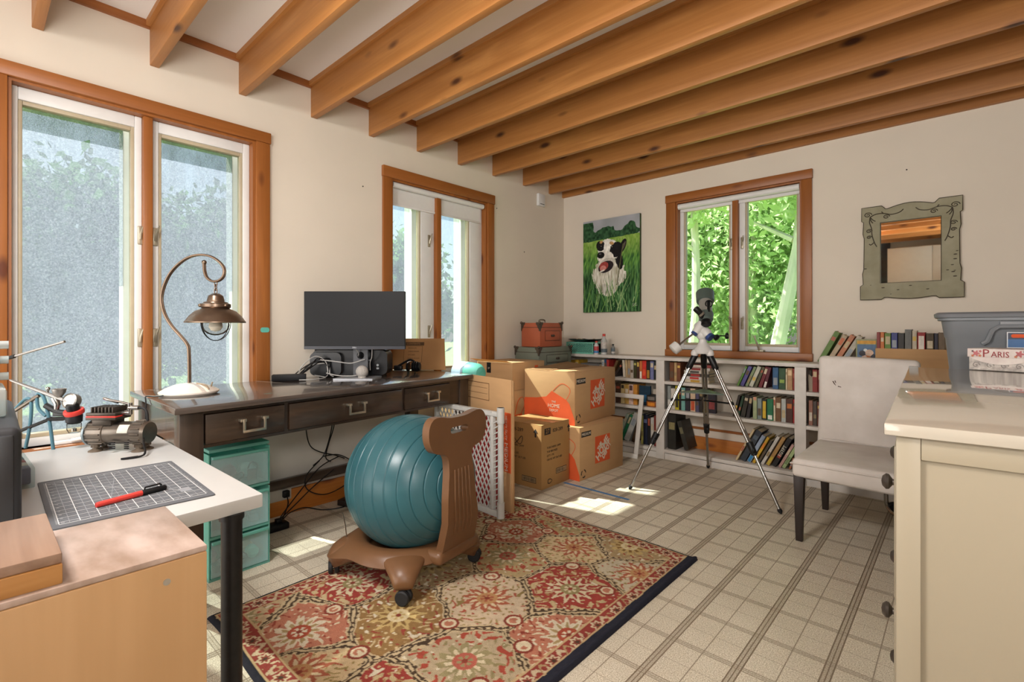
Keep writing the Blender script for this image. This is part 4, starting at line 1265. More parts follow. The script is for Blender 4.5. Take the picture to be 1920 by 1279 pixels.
rowbooks('right part of middle shelf, middle bay', 'books in the middle bay', [
    (1.672, 1.690, 0.158, '#2b2622', 'black leaning book', {'lean': 0.24}), (1.700, 1.717, 0.158, '#26402c', 'dark green leaning book', {'lean': 0.24}), (1.726, 1.757, 0.17, '#2f2b22', 'thick black leaning book', {'lean': 0.20}), (1.764, 1.788, 0.16, '#262223', 'dark patterned leaning book', {'lean': 0.16}),
    (1.811, 1.838, 0.155, '#a1ac83', 'light green book', {'lab': '#c98d72', 'band': (0.85, 1.0)}), (1.841, 1.870, 0.148, '#7e8a86', 'grey book'), (1.872, 1.902, 0.146, '#1f1e1b', 'black book with yellow letters', {'lab': '#c8a62b', 'band': (0.08, 0.9)}), (1.904, 1.944, 0.15, '#1f6a42', 'green book with a white label', {'lab': '#d9d9cf', 'band': (0.05, 0.25)}),
    (1.946, 1.958, 0.165, '#cfc3a5', 'thin cream book'), (1.960, 1.994, 0.165, '#6c4a2a', 'brown hardback'), (1.995, 2.024, 0.16, '#a9aca6', 'pale grey book'), (2.025, 2.066, 0.162, '#472619', 'dark brown hardback', {'lab': '#b0642a', 'band': (0.6, 0.8)}), (2.067, 2.080, 0.162, '#a32b2a', 'red book')], 0.398)
rowbooks('left end of bottom shelf, middle bay', 'large old books on the bottom shelf', [
    (1.172, 1.240, 0.285, '#26251f', 'thick black bound volume', {'d': 0.19, 'lab': '#8b8158', 'band': (0.55, 0.75)}), (1.308, 1.344, 0.225, '#2e2d27', 'black bound volume leaning left', {'lean': -0.28, 'd': 0.17, 'lab': '#6f6a4e'})], 0.078)
rowbooks('leaning row on bottom shelf', 'leaning books on the bottom shelf', [
    (1.690, 1.704, 0.27, '#c9b48c', 'thin cream book', {'lean': 0.47, 'd': 0.17}), (1.722, 1.762, 0.255, '#343a42', 'dark slate book', {'lean': 0.47, 'd': 0.17, 'lab': '#53606a'}), (1.770, 1.796, 0.225, '#8f9db0', 'pale blue and white book', {'lean': 0.47, 'lab': '#2f7fb0', 'band': (0.02, 0.3)}), (1.806, 1.824, 0.22, '#c9a02c', 'yellow book', {'lean': 0.47, 'lab': '#d07a2a'}),
    (1.836, 1.852, 0.20, '#4b463c', 'dark grey book', {'lean': 0.47}), (1.862, 1.882, 0.235, '#c2bdb2', 'white grey book', {'lean': 0.47}), (1.896, 1.920, 0.235, '#a57f48', 'brown and yellow book', {'lean': 0.47, 'lab': '#bda53a', 'band': (0.02, 0.3)}), (1.932, 1.962, 0.23, '#1c1a19', 'black book lettered EGYPT', {'lean': 0.47, 'lab': '#9b3b2c', 'band': (0.3, 0.42), 'txt': ('EGYPT', 0.030, '#d5cdb8')}),
    (1.974, 1.992, 0.19, '#b58f85', 'dusty pink book', {'lean': 0.47}), (1.998, 2.020, 0.175, '#9fb27c', 'light green book', {'lean': 0.47, 'lab': '#70845a'}), (2.040, 2.052, 0.085, '#a86a48', 'small orange brown book', {'lean': 0.30})], 0.078, d=0.165)
rowbooks('bottom shelf beside the right stile', 'leaning books on the bottom shelf', [(2.088, 2.106, 0.17, '#3c7fa8', 'blue book', {'lab': '#cfd8d8', 'band': (0.88, 1.0)})], 0.078)
rowbooks('top shelf, right bay', 'books in the right bay', [(2.182, 2.212, 0.150, '#8f2a25', 'red paperback with a cream emblem', {'lab': '#c9b48c'}), (2.213, 2.245, 0.148, '#7d2420', 'dark red paperback')], 0.622)
g = G()
g.mesh([(0, 0, 0), (0.016, -0.004, 0), (0.03, 0, 0.0), (-0.004, 0.0, 0.075), (0.014, -0.006, 0.085), (0.036, 0.002, 0.08), (-0.002, -0.004, 0.115), (0.018, -0.012, 0.10), (0.042, 0.002, 0.12)], [(0, 1, 4, 3), (1, 2, 5, 4), (3, 4, 7, 6), (4, 5, 8, 7)])
sm = bmesh.ops.solidify(g.b, geom=list(g.b.faces), thickness=0.0015)
tag(obj('crumpled_paper', g, white_print, None, (2.160, -0.185, 0.6235)), 'crumpled cream paper stuffed beside the red paperback in the right bay', 'paper')
rowbooks('middle shelf, right bay', 'books in the right bay', [(2.160, 2.184, 0.165, '#9b6a58', 'paperback with a cream and red striped spine', {'lab': '#d6c9b5'}), (2.185, 2.208, 0.162, '#51443c', 'dark patterned paperback'), (2.209, 2.235, 0.16, '#6b3a2c', 'brown paperback')], 0.398)

# on top of the bookcase, right end: leaning books, a picture case, a tray of paperbacks
rowbooks('bookcase top by the chair', 'books on top of the bookcase', [
    (2.205, 2.236, 0.225, '#56752f', 'tall green leaning book', {'lean': 0.46}), (2.252, 2.280, 0.205, '#a8967a', 'cream and orange leaning paperback', {'lean': 0.50, 'lab': '#b9633a'}), (2.292, 2.320, 0.205, '#b0704c', 'orange leaning paperback', {'lean': 0.50}), (2.332, 2.362, 0.20, '#a7a08f', 'grey leaning paperback', {'lean': 0.50})], 0.811, y=-0.165, d=0.12)
V = thing('picture_case', 'blue film case with a yellow title strip standing on the bookcase', 'case', (2.418, -0.17, 0.812))
obj('case_shell', G().box(0, 0.112, 0, 0.016, 0, 0.165, bev=0.002), bookmat('#8d8f6a'), V)
obj('title_strip', G().box(0.008, 0.104, -0.0012, 0.001, 0.135, 0.155), bookmat('#c8922b'), V)
obj('cover_picture', G().box(0.008, 0.104, -0.0012, 0.001, 0.008, 0.130), bookmat('#4d6987'), V)
for cx, cz, r, c in ((0.035, 0.075, 0.018, '#2d2b33'), (0.07, 0.078, 0.022, '#c9ab94'), (0.066, 0.06, 0.013, '#a5622d'), (0.045, 0.05, 0.014, '#b99d8c'), (0.088, 0.06, 0.014, '#33343c'), (0.05, 0.095, 0.010, '#cfd3d3')):
    obj('cover_figure', G().ball((cx, -0.0015, cz), r, 0, 14, 1, 0.05, 1), bookmat(c), V)
Tr = thing('book_tray', 'low cardboard tray holding a row of paperbacks on top of the bookcase', 'tray', (2.525, -0.225, 0.811))
obj('tray_body', G().box(0, 0.34, 0.0, 0.004, 0, 0.112).box(0, 0.34, 0.150, 0.154, 0, 0.112).box(0, 0.004, 0.004, 0.150, 0, 0.112).box(0.336, 0.34, 0.004, 0.150, 0, 0.112).box(0.004, 0.336, 0.004, 0.150, 0, 0.004), cardboard, Tr)
obj('tray_flap', G().box(0.0, 0.34, -0.004, -0.0005, 0.055, 0.112), cardboard, Tr)
rowbooks('the cardboard tray', 'paperbacks in the cardboard tray', [
    (2.531, 2.548, 0.205, '#7d2a24', 'dark red paperback'), (2.549, 2.568, 0.205, '#b8662c', 'orange paperback'), (2.570, 2.600, 0.20, '#5c7a2c', 'green paperback'), (2.602, 2.632, 0.202, '#343a75', 'blue paperback'), (2.634, 2.664, 0.20, '#27241f', 'black paperback with white letters', {'lab': '#c9c4b8'}),
    (2.666, 2.698, 0.222, '#64645f', 'grey taller paperback'), (2.700, 2.722, 0.215, '#b9ad97', 'cream paperback'), (2.724, 2.760, 0.205, '#962420', 'red paperback', {'lab': '#dcd4c6', 'band': (0.1, 0.9)}), (2.763, 2.798, 0.20, '#4f3f26', 'brown paperback'), (2.799, 2.816, 0.20, '#2b2937', 'dark paperback'), (2.817, 2.846, 0.205, '#6b5a44', 'tan paperback')], 0.8155, y=-0.218, d=0.125)

# ------------------------------------------------------------------ things at the left end of the bookcase
teal_b = mat('teal_basket', '#6fb5a0', 0.5, var=0.06)
Kb2 = thing('plastic_basket', 'pale teal lattice basket at the left end of the bookcase under a black dish', 'basket', (0.19, -0.215, 0.811))
def lattice(g, x0, x1, z0, z1, y, pitch, w, t, k=1.0):
    """crossed diagonal strips clipped to a rectangle in the xz plane"""
    for sgn in (1, -1):
        H = (z1 - z0) / k
        c = x0 - H
        while c < x1 + H:
            pts = []
            for zz in (z0, z1):
                pts.append((c + (zz - z0) / k if sgn > 0 else c + H - (zz - z0) / k, zz))
            (xa, za), (xb, zb) = pts
            if min(xa, xb) < x1 and max(xa, xb) > x0:
                def clip(xa, za, xb, zb):
                    if xa > xb: xa, za, xb, zb = xb, zb, xa, za
                    m = (zb - za) / (xb - xa)
                    if xa < x0: za += m * (x0 - xa); xa = x0
                    if xb > x1: zb -= m * (xb - x1); xb = x1
                    return xa, za, xb, zb
                xa, za, xb, zb = clip(xa, za, xb, zb)
                if xb - xa > 0.002:
                    g.tube([(xa, y, za), (xb, y, zb)], w, 4)
            c += pitch
    return g
g = G()
lattice(g, 0.005, 0.285, 0.012, 0.095, 0.0, 0.018, 0.0028, 0.002)
obj('lattice_side', g, teal_b, Kb2, kind='stuff')
g = G()
lattice(g, 0.005, 0.165, 0.012, 0.095, 0.0, 0.018, 0.0028, 0.002)
g.xf(lambda p: Vector((0.287, 0.002 + p.x, p.z)))
obj('lattice_side', g, teal_b, Kb2, kind='stuff')
g = G()
for zz in (0.006, 0.10):
    g.box(0, 0.29, -0.004, 0.004, zz - 0.006, zz + 0.006, bev=0.001).box(0, 0.29, 0.166, 0.174, zz - 0.006, zz + 0.006, bev=0.001)
    g.box(0, 0.006, 0.004, 0.166, zz - 0.006, zz + 0.006).box(0.284, 0.29, 0.004, 0.166, zz - 0.006, zz + 0.006)
for x, y in ((0.003, 0), (0.287, 0), (0.003, 0.17), (0.287, 0.17)):
    g.cyl((x, y, 0), (x, y, 0.106), 0.005, 8)
g.box(0.006, 0.284, 0.004, 0.166, 0.001, 0.005)
obj('basket_frame', g, teal_b, Kb2)
obj('dark_shade_and_cloth', G().box(0.012, 0.278, 0.012, 0.158, 0.006, 0.085, bev=0.01), black_plastic, Kb2)  # added dark block, stands for the shade inside the basket
Dd = thing('black_dish', 'shallow black dish lying on the teal basket', 'dish', (0.335, -0.125, 0.918))
obj('dish_body', G().lathe([(0, 0.004), (0.10, 0.004), (0.150, 0.02), (0.158, 0.024), (0.155, 0.026), (0.145, 0.022), (0.10, 0.009), (0, 0.008)], 36).lathe([(0, 0), (0.06, 0), (0.06, 0.004), (0, 0.004)], 24), black_plastic, Dd)
g = G().tube([(0.10 * math.cos(a), 0.05 * math.sin(a), 0.018 + 0.01 * math.sin(3 * a)) for a in [i * 0.3 for i in range(12)]], 0.004, 6)
obj('cord', g, mat('beige_cord', '#b7a48a', 0.6), Dd)
def bottle(label, x, y, h, r, body, cap, lab, lab2):
    b = thing('bottle', label, 'bottle', (x, y, 0.8115))
    obj('bottle_body', G().lathe([(0, 0), (r, 0), (r, h * 0.62), (r * 0.9, h * 0.70), (r * 0.42, h * 0.82), (r * 0.42, h * 0.90), (0, h * 0.90)], 24), body, b)
    obj('cap', G().lathe([(0, h * 0.88), (r * 0.5, h * 0.88), (r * 0.5, h), (0, h)], 20), cap, b)
    lb_ = obj('label', G().lathe([(r + 0.0008, h * 0.08), (r + 0.0008, h * 0.60)], 24), lab, b)
    obj('label_band', G().lathe([(r + 0.0014, h * 0.10), (r + 0.0014, h * 0.28)], 24), lab2, lb_)
red_cap = mat('red_cap', '#c0392b', 0.4)
bottle('small red capped bottle with a blue and red label on the bookcase', 0.508, -0.205, 0.118, 0.022, mat('bottle_white', '#c9c8c6', 0.35), red_cap, mat('label_red', '#b8484a', 0.5, var=0.3, sc=60), mat('label_sky', '#3f80b0', 0.5, var=0.2, sc=50))
bottle('taller clear grey bottle with a red cap', 0.572, -0.18, 0.182, 0.027, mat('bottle_clear', '#b3b5b2', 0.2, var=0.15), red_cap, mat('label_pale', '#b9b4ad', 0.5, var=0.3, sc=60), mat('label_slate', '#58646b', 0.5, var=0.3, sc=60))
bottle('small grey bottle with a dark cap partly behind the taller bottle', 0.622, -0.11, 0.09, 0.018, mat('bottle_grey', '#7d7f7c', 0.4, var=0.1), black_plastic, mat('label_slate', '#58646b', 0.5, var=0.3, sc=60), mat('label_pale', '#b9b4ad', 0.5, var=0.3, sc=60))

# ------------------------------------------------------------------ vintage suitcases on a plain carton in the corner
Sup = thing('cardboard_box', 'plain carton under the green case in the corner, hidden by the moving boxes', 'box', (0.15, -0.56, 0))
obj('carton_body', G().box(-0.11, 0.19, -0.26, 0.24, 0, 0.66, bev=0.003), cardboard, Sup)
def case(label, loc, sx, sy, h, m, rows, handle):
    """vintage case: body, metal corners, drawers with pulls on the +x face, origin at the near right lower corner"""
    o = thing('vintage_case', label, 'case', loc)
    obj('case_body', G().box(-sx, 0, 0, sy, 0, h, bev=0.008, seg=2), m, o)
    obj('lid_seam', G().box(-sx - .001, 0.001, -0.001, sy + .001, h * 0.80, h * 0.80 + 0.004), mat('case_seam', '#3a2d26', 0.7), o)
    for cx, cy in ((0, 0), (-sx, 0), (0, sy)):
        g = G()
        dx = -1 if cx == 0 else 1; dy = 1 if cy == 0 else -1
        w = 0.040
        for nrm, ax1, s1 in (((0, -dy, 0), (dx, 0, 0), w), ((-dx, 0, 0), (0, dy, 0), w)):
            pl = [(0, -0.004), (0, 0.065), (0.006, 0.072), (0.012, 0.05), (0.022, 0.042), (0.026, 0.024), (0.040, 0.012), (0.040, -0.004)]
            u = Vector(ax1); n_ = Vector(nrm)
            a = [Vector((cx, cy, h)) + u * p[0] + Vector((0, 0, -1)) * p[1] + n_ * 0.0035 for p in pl]
            b = [v - n_ * 0.006 for v in a]
            k = len(a)
            g.mesh(a + b, [tuple(range(k)), tuple(range(2 * k - 1, k - 1, -1))] + [(i, (i + 1) % k, (i + 1) % k + k, i + k) for i in range(k)])
        g.ball((cx, cy, h), 0.012, 0, 12)
        obj('metal_corner', g, mat('aged_metal', '#5a4f46', 0.4, 0.7, var=0.2, sc=60), o)
    for z0, z1 in rows:
        d = obj('drawer', G().box(0.0, 0.006, sy * 0.22, sy * 0.86, z0, z1, bev=0.001), m, o)
        obj('drawer_border', G().box(0.004, 0.0052, sy * 0.22 - .003, sy * 0.86 + .003, z0 - .003, z1 + .003), mat('case_seam', '#3a2d26', 0.7), d)
        g = G()
        for s in (-1, 1):
            g.ball((0.008, sy * 0.54 + s * 0.012, (z0 + z1) / 2), 0.011, 0, 14, 0.6, 1.2, 1)
        obj('pull', g, mat('aged_metal', '#5a4f46', 0.4, 0.7, var=0.2, sc=60), d)
    if handle:
        g = G().tube(smoothpts([(-sx * 0.5, sy * 0.36, h), (-sx * 0.5, sy * 0.38, h + 0.022), (-sx * 0.5, sy * 0.5, h + 0.028), (-sx * 0.5, sy * 0.62, h + 0.022), (-sx * 0.5, sy * 0.64, h)]), 0.006, 8)
        g.ball((-sx * 0.5, sy * 0.36, h), 0.008, 0, 10).ball((-sx * 0.5, sy * 0.64, h), 0.008, 0, 10)
        obj('handle', g, chrome, o)
    return o
case('sage green vintage case with metal corners, under the orange one', (0.335, -0.80, 0.661), 0.265, 0.46, 0.222, mat('sage_leather', '#6f7466', 0.5, var=0.08, sc=5), [(0.095, 0.155), (0.02, 0.082)], False)
case('small orange vintage case with metal corners on the green one', (0.317, -0.765, 0.8845), 0.205, 0.31, 0.205, mat('orange_leather', '#a8573a', 0.45, var=0.08, sc=5), [(0.055, 0.135)], True)

# ------------------------------------------------------------------ moving boxes
tape_m = mat('packing_tape', '#b98f5e', 0.25, var=0.05)
def carton(label, loc, sx, sy, h, rz=0.0, group='moving boxes stacked by the bookcase', m=None):
    """carton whose near right lower corner is the origin: reaches -x and +y; flaps on top"""
    o = thing('moving_box', label, 'box', loc, rz, group)
    obj('box_body', G().box(-sx, 0, 0, sy, 0, h - 0.002, bev=0.003), m or cardboard, o)
    obj('flap', G().box(-sx + .001, -sx / 2 - .002, .001, sy - .001, h - 0.002, h + 0.002, bev=0.001), m or cardboard, o)
    obj('flap', G().box(-sx / 2 + .002, -.001, .001, sy - .001, h - 0.002, h + 0.002, bev=0.001), m or cardboard, o)
    return o
def panel_x(o, z, y, name, pts, m, t=0.0006, par=None):
    """flat print on the +x face; pts in (y to the right, z up)"""
    g = G(); plate(g, [(y + p[0], z + p[1]) for p in pts], [], t, frame3((0.0, 0, 0), (0, 1, 0), (0, 0, 1)))
    return obj(name, g, m, par or o, smooth=0)
def logo_x(o, y, z, s):
    """tilted stencil letters on an orange square"""
    sq = panel_x(o, z, y, 'orange_square', [(0, 0), (s, 0), (s, s), (0, s)], orange_print, 0.0008)
    c, n = math.cos(RAD(45)), math.sin(RAD(45))
    R = (0, c, n); Up = (0, -n, c)
    for w, dx, dy, sz in (('THE', -0.06, 0.20, 0.22), ('HOME', 0.0, 0.0, 0.40), ('DEPOT', 0.10, -0.26, 0.28)):
        p = (0.0014, y + s / 2 + (dx * c - dy * n) * s, z + s / 2 + (dx * n + dy * c) * s)
        text(w, sz * s, white_print, sq, frame3(p, R, Up), wid=0.92 if w == 'HOME' else 0.8, bold=0.003)
def medium_x(o, y, z, w=0.115, h=0.036):
    f = panel_x(o, z, y, 'size_label', [(0, 0), (w, 0), (w, h), (0, h)], black_print, 0.0006)
    text('MEDIUM', h * 0.75, white_print, f, frame3((0.001, y + w / 2, z + h / 2), (0, 1, 0), (0, 0, 1)), wid=1.05)
def recycle_x(o, y, z, r):
    g = G()
    for k in range(3):
        a0 = RAD(90 + 120 * k)
        pts = [(y + r * math.cos(a0 - t), z + r * math.sin(a0 - t)) for t in (0.25, 0.75, 1.25, 1.6)]
        g.tube([(0.0006, p[0], p[1]) for p in pts], [r * 0.22, r * 0.22, r * 0.24, 0.0005], 4)
    g.xf(lambda p: Vector((min(0.0012, max(0.0002, p.x)), p.y, p.z)))
    obj('recycling_mark', g, black_print, o, smooth=0)
def apron_y(o, sx, h, flip=1, words=True):
    """printed orange apron on the -y face"""
    F = frame3((0, -0.0002, 0), (1, 0, 0), (0, 0, 1))
    pts = [(-sx, 0.0), (0, 0.0), (0, h * 0.10), (-sx * 0.10, h * 0.40), (-sx * 0.16, h * 0.47), (-sx * 0.44, h * 0.62), (-sx * 0.55, h * 0.50), (-sx * 0.75, h * 0.46), (-sx, h * 0.44)]
    g = G(); plate(g, pts, [], 0.0007, F)
    ap = obj('apron_print', g, orange_print, o, smooth=0)
    strap = smoothpts([(-sx * 0.42, -0.001, h * 0.62), (-sx * 0.26, -0.001, h * 0.77), (-sx * 0.12, -0.001, h * 0.72), (-sx * 0.09, -0.001, h * 0.62), (-sx * 0.16, -0.001, h * 0.47)])
    g = G().tube(strap, 0.0028, 4)
    g.xf(lambda p: Vector((p.x, max(-0.0012, min(0, p.y)), p.z)))
    obj('apron_strap', g, orange_print, ap)
    if words:
        text('THE', h * 0.055, white_print, ap, frame3((-sx * 0.40, -0.0014, h * 0.41), (1, 0, 0), (0, 0, 1)))
        text('HOME', h * 0.10, white_print, ap, frame3((-sx * 0.40, -0.0014, h * 0.33), (1, 0, 0), (0, 0, 1)))
        text('DEPOT', h * 0.065, white_print, ap, frame3((-sx * 0.40, -0.0014, h * 0.24), (1, 0, 0), (0, 0, 1)))
# lower right, upper right
b = carton('moving box with an orange square logo standing on the floor, lower of the right stack', (0.995, -1.168, 0), 0.50, 0.558, 0.362, RAD(-1.2))
medium_x(b, 0.02, 0.295); logo_x(b, 0.185, 0.085, 0.19); recycle_x(b, 0.045, 0.045, 0.026); apron_y(b, 0.42, 0.36, words=False)
b = carton('moving box with an orange apron print and square logo, upper of the right stack', (0.930, -1.132, 0.365), 0.44, 0.60, 0.372, RAD(3.5))
medium_x(b, 0.02, 0.285, 0.125, 0.04); logo_x(b, 0.215, 0.09, 0.21); recycle_x(b, 0.045, 0.045, 0.028); apron_y(b, 0.44, 0.37)
g = G()
g.mesh([(-0.42, 0.02, 0.375), (-0.20, 0.02, 0.378), (-0.20, 0.56, 0.378), (-0.42, 0.56, 0.40)], [(0, 1, 2, 3)])
bmesh.ops.solidify(g.b, geom=list(g.b.faces), thickness=0.003)
obj('loose_flap', g, cardboard, b)
# brown lamp carton in front
kraft = mat('kraft_board', '#a9814f', 0.7, var=0.06, sc=5, bp=0.03)
b = carton('taller brown carton with printed numbers, arrows and barcodes in front of the stacks', (0.920, -1.486, 0), 0.34, 0.308, 0.416, RAD(1.0), m=kraft)
obj('tape', G().box(-0.345, 0.0015, 0.12, 0.17, 0.4185, 0.4192), tape_m, b)
fx = lambda y, z: frame3((0.0008, y, z), (0, 1, 0), (0, 0, 1))
fy = lambda x, z: frame3((x, -0.0008, z), (1, 0, 0), (0, 0, 1))
n27 = panel_x(b, 0.35, 0.03, 'number_patch', [(0, 0), (0.065, 0), (0.065, 0.042), (0, 0.042)], black_print)
text('27', 0.040, kraft, n27, frame3((0.0012, 0.0625, 0.371), (0, 1, 0), (0, 0, 1)))
text('828-289', 0.034, black_print, b, fx(0.175, 0.368))
text('828-289', 0.034, black_print, b, fy(-0.21, 0.368))
for i, s in enumerate(('TORCHIERE LAMP', 'TOP BRONZE', 'QTY 1 PC', 'GROSS WT 20.7 LBS')):
    text(s, 0.019, black_print, b, fx(0.055, 0.262 - 0.026 * i), align='LEFT')
for i, s in enumerate(('TORCHIERE LAMP', 'BRONZE', 'NW 17.6 LBS', 'GROSS WT 20.7 LBS')):
    text(s, 0.019, black_print, b, fy(-0.30, 0.262 - 0.026 * i), align='LEFT')
def arrow(o, fr):
    g = G(); plate(g, [(-0.006, 0), (0.006, 0), (0.006, 0.03), (0.018, 0.03), (0, 0.055), (-0.018, 0.03), (-0.006, 0.03)], [], 0.0006, fr)
    obj('arrow_mark', g, black_print, o, smooth=0)
arrow(b, fy(-0.05, 0.335)); arrow(b, fx(0.30, 0.335))
def barcode(o, fr, w, h, n=14, seed=3):
    rng = random.Random(seed)
    g = G(); plate(g, [(0, 0), (w, 0), (w, h), (0, h)], [], 0.0004, fr)
    p = obj('barcode', g, black_print, o, smooth=0)
    g = G(); x = 0.004
    plate(g, [(0.003, 0.004), (w - 0.003, 0.004), (w - 0.003, h - 0.004), (0.003, h - 0.004)], [], 0.0007, fr)
    obj('barcode_ground', g, mat('barcode_ground', '#b89b72', 0.8), p, smooth=0)
    g = G()
    while x < w - 0.01:
        d = rng.choice((0.002, 0.003, 0.005))
        plate(g, [(x + .002, 0.007), (x + .002 + d, 0.007), (x + .002 + d, h - 0.007), (x + .002, h - 0.007)], [], 0.0010, fr)
        x += d + rng.choice((0.003, 0.004))
    obj('barcode_bars', g, black_print, p, smooth=0, kind='stuff')
barcode(b, fy(-0.165, 0.035), 0.12, 0.036); barcode(b, fx(0.155, 0.075), 0.12, 0.036, seed=5)
g = G().tube([(0.0006, 0.085 + 0.022 * math.cos(a) * (1 + .2 * math.cos(3 * a)), 0.042 + 0.014 * math.sin(a)) for a in [i * PI / 10 for i in range(20)]], 0.003, 4, closed=True)
g.xf(lambda p: Vector((min(0.001, max(0.0, p.x)), p.y, p.z)))
obj('round_mark', g, black_print, b)
g = G().tube([(-0.21 + 0.05 * math.cos(a), -0.0006, 0.30 + 0.028 * math.sin(2 * a + 0.6)) for a in [i * PI / 12 for i in range(24)]], 0.0022, 4, closed=True)
obj('scroll_mark', g, black_print, b)
lb = obj('shipping_label', G().box(-0.336, -0.275, -0.0012, 0.0, 0.02, 0.105), white_print, b, label='white shipping label')
barcode(lb, frame3((-0.33, -0.0014, 0.06), (1, 0, 0), (0, 0, 1)), 0.05, 0.03, seed=8)
# left stack behind the flattened box
b = carton('moving box under the sunlit carton at the left, mostly hidden', (0.450, -1.255, 0), 0.31, 0.38, 0.575, m=cardboard)
g = G().tube(smoothpts([(0.001, 0.03, 0.40), (0.001, 0.07, 0.50), (0.001, 0.12, 0.52), (0.001, 0.14, 0.46), (0.001, 0.10, 0.40)]), 0.0026, 4)
ap = panel_x(b, 0.28, 0.0, 'apron_print', [(0, 0), (0.16, 0), (0.11, 0.12), (0.03, 0.115), (0, 0.10)], orange_print)
obj('apron_strap', g, orange_print, ap)
b = carton('sunlit carton with open flaps, upper of the left stack behind the desk', (0.445, -1.245, 0.578), 0.38, 0.38, 0.206)
obj('label', G().box(-0.27, -0.225, -0.0012, 0.0, 0.12, 0.2), black_plastic, b, label='small black sticker')
text('27', 0.02, white_print, b, frame3((-0.247, -0.0018, 0.155), (1, 0, 0), (0, 0, 1)))
g = G()
g.mesh([(-0.38, -0.001, 0.208), (-0.006, -0.001, 0.208), (0.0, -0.07, 0.226), (-0.42, -0.05, 0.228)], [(0, 1, 2, 3)])
bmesh.ops.solidify(g.b, geom=list(g.b.faces), thickness=0.003)
obj('open_flap', g, cardboard, b)
text('FRAGILE', 0.022, black_print, b, frame3((-0.15, 0.10, 0.2095), (0, 1, 0), (-1, 0, 0)))
g = G()
for k in range(3):
    plate(g, [(0.26, 0.10 + 0.028 * k), (0.30, 0.10 + 0.028 * k), (0.30, 0.12 + 0.028 * k), (0.26, 0.12 + 0.028 * k)], [], 0.0006, frame3((0, 0, 0), (0, 1, 0), (0, 0, 1)))
obj('tape_print', g, orange_print, b, smooth=0)

# teal balloon-like ball and wrapping on the carton behind the desk
Tb = thing('teal_bolster', 'rounded teal and pale blue cushion on a carton just behind the desk end', 'cushion', (0.42, -1.66, 0.668))
obj('cushion_cover', G().lathe([(0, -0.13), (0.05, -0.128), (0.065, -0.11), (0.072, -0.06), (0.072, 0.02), (0.066, 0.09), (0.045, 0.12), (0, 0.128)], 28, frame3((0, 0, 0.0725), (0, 1, 0), (0, 0, 1))), mat('teal_cloth', '#4fae96', 0.55, var=0.1, sc=9, c2='#6fc0b4'), Tb)
obj('pale_end', G().lathe([(0.0735, -0.10), (0.0745, -0.04), (0.0735, 0.01)], 28, frame3((0, 0, 0.0725), (0, 1, 0), (0, 0, 1))), mat('pale_blue_cloth', '#a9c3d6', 0.6, var=0.1), Tb)
Sp2 = thing('cardboard_box', 'plain carton behind the flattened box, under the teal cushion', 'box', (0.42, -1.66, 0))
obj('carton_body', G().box(-0.26, 0.20, -0.10, 0.13, 0, 0.668, bev=0.003), cardboard, Sp2)

# flattened moving box and plastic gate leaning side by side
Fl = thing('flattened_box', 'flattened moving box with an orange lettered strip standing behind the white gate', 'box', (1.066, -1.934, 0.0145), RAD(-11))
obj('board_layer', G().box(-0.56, 0.0, 0.0, 0.006, 0, 0.742, bev=0.001), cardboard, Fl)
obj('board_layer', G().box(-0.555, 0.004, 0.008, 0.014, 0, 0.738, bev=0.001), cardboard, Fl)
obj('board_layer', G().box(-0.56, 0.002, 0.016, 0.022, 0, 0.726, bev=0.001), cardboard2, Fl)
st = obj('orange_strip', G().box(-0.105, -0.002, -0.0008, 0.0, 0.22, 0.555), orange_print, Fl)
text('MEDIUM', 0.043, white_print, st, frame3((-0.048, -0.0012, 0.305), (0, 0, -1), (1, 0, 0)))
text('HEAVY DUTY', 0.023, white_print, st, frame3((-0.048, -0.0012, 0.468), (0, 0, -1), (1, 0, 0)))
g = G()
for a, b_, z0, z1 in ((-0.55, -0.22, 0.70, 0.704), (-0.55, -0.22, 0.60, 0.604)):
    g.box(a, b_, -0.0006, 0.0002, z0, z1)
g.box(-0.224, -0.22, -0.0006, 0.0002, 0.60, 0.704)
for z in (0.672, 0.638):
    g.box(-0.55, -0.24, -0.0005, 0.0002, z, z + 0.002)
obj('address_lines', g, mat('brown_print', '#6e4c2f', 0.8), Fl, smooth=0)
gate_m = mat('gate_plastic', '#c4c3be', 0.45, var=0.04)
Gt = thing('baby_gate', 'white plastic lattice gate standing behind the ball chair', 'gate', (1.075, -2.035, 0.0125), RAD(-2.5))
g = G()
lattice(g, -0.575, -0.085, 0.034, 0.548, 0.018, 0.034, 0.0042, 0.004, 1.75)
obj('lattice', g, gate_m, Gt, kind='stuff')
g = G()
g.box(-0.60, -0.03, 0.004, 0.032, 0.0, 0.034, bev=0.004).box(-0.60, -0.03, 0.004, 0.032, 0.548, 0.575, bev=0.004)
g.box(-0.085, -0.062, 0.004, 0.032, 0.034, 0.548, bev=0.003).box(-0.60, -0.575, 0.004, 0.032, 0.034, 0.548, bev=0.003)
for k in range(16):
    z = 0.045 + k * 0.031
    g.box(-0.004, 0.040, 0.012, 0.024, -0.003, 0.003, mtx=Matrix.Translation((-0.064, 0, z)) @ Matrix.Rotation(RAD(-28), 4, 'Y'))
for k in range(9):
    g.box(-0.50 + 0.05 * k, -0.47 + 0.05 * k, 0.0025, 0.004, 0.566, 0.574)
obj('gate_frame', g, gate_m, Gt)
obj('end_post', G().cyl((-0.012, 0.018, 0.0), (-0.012, 0.018, 0.60), 0.0165, 16), gate_m, Gt)
for z in (0.0, 0.515):
    obj('post_sleeve', G().cyl((-0.012, 0.018, z), (-0.012, 0.018, z + 0.085), 0.021, 18), gate_m, Gt)
red_m = mat('red_cloth', '#a02a2a', 0.8, var=0.15)
Rb = thing('red_bag', 'red cloth bag on the floor behind the lattice gate', 'bag', (0.86, -1.955, 0))
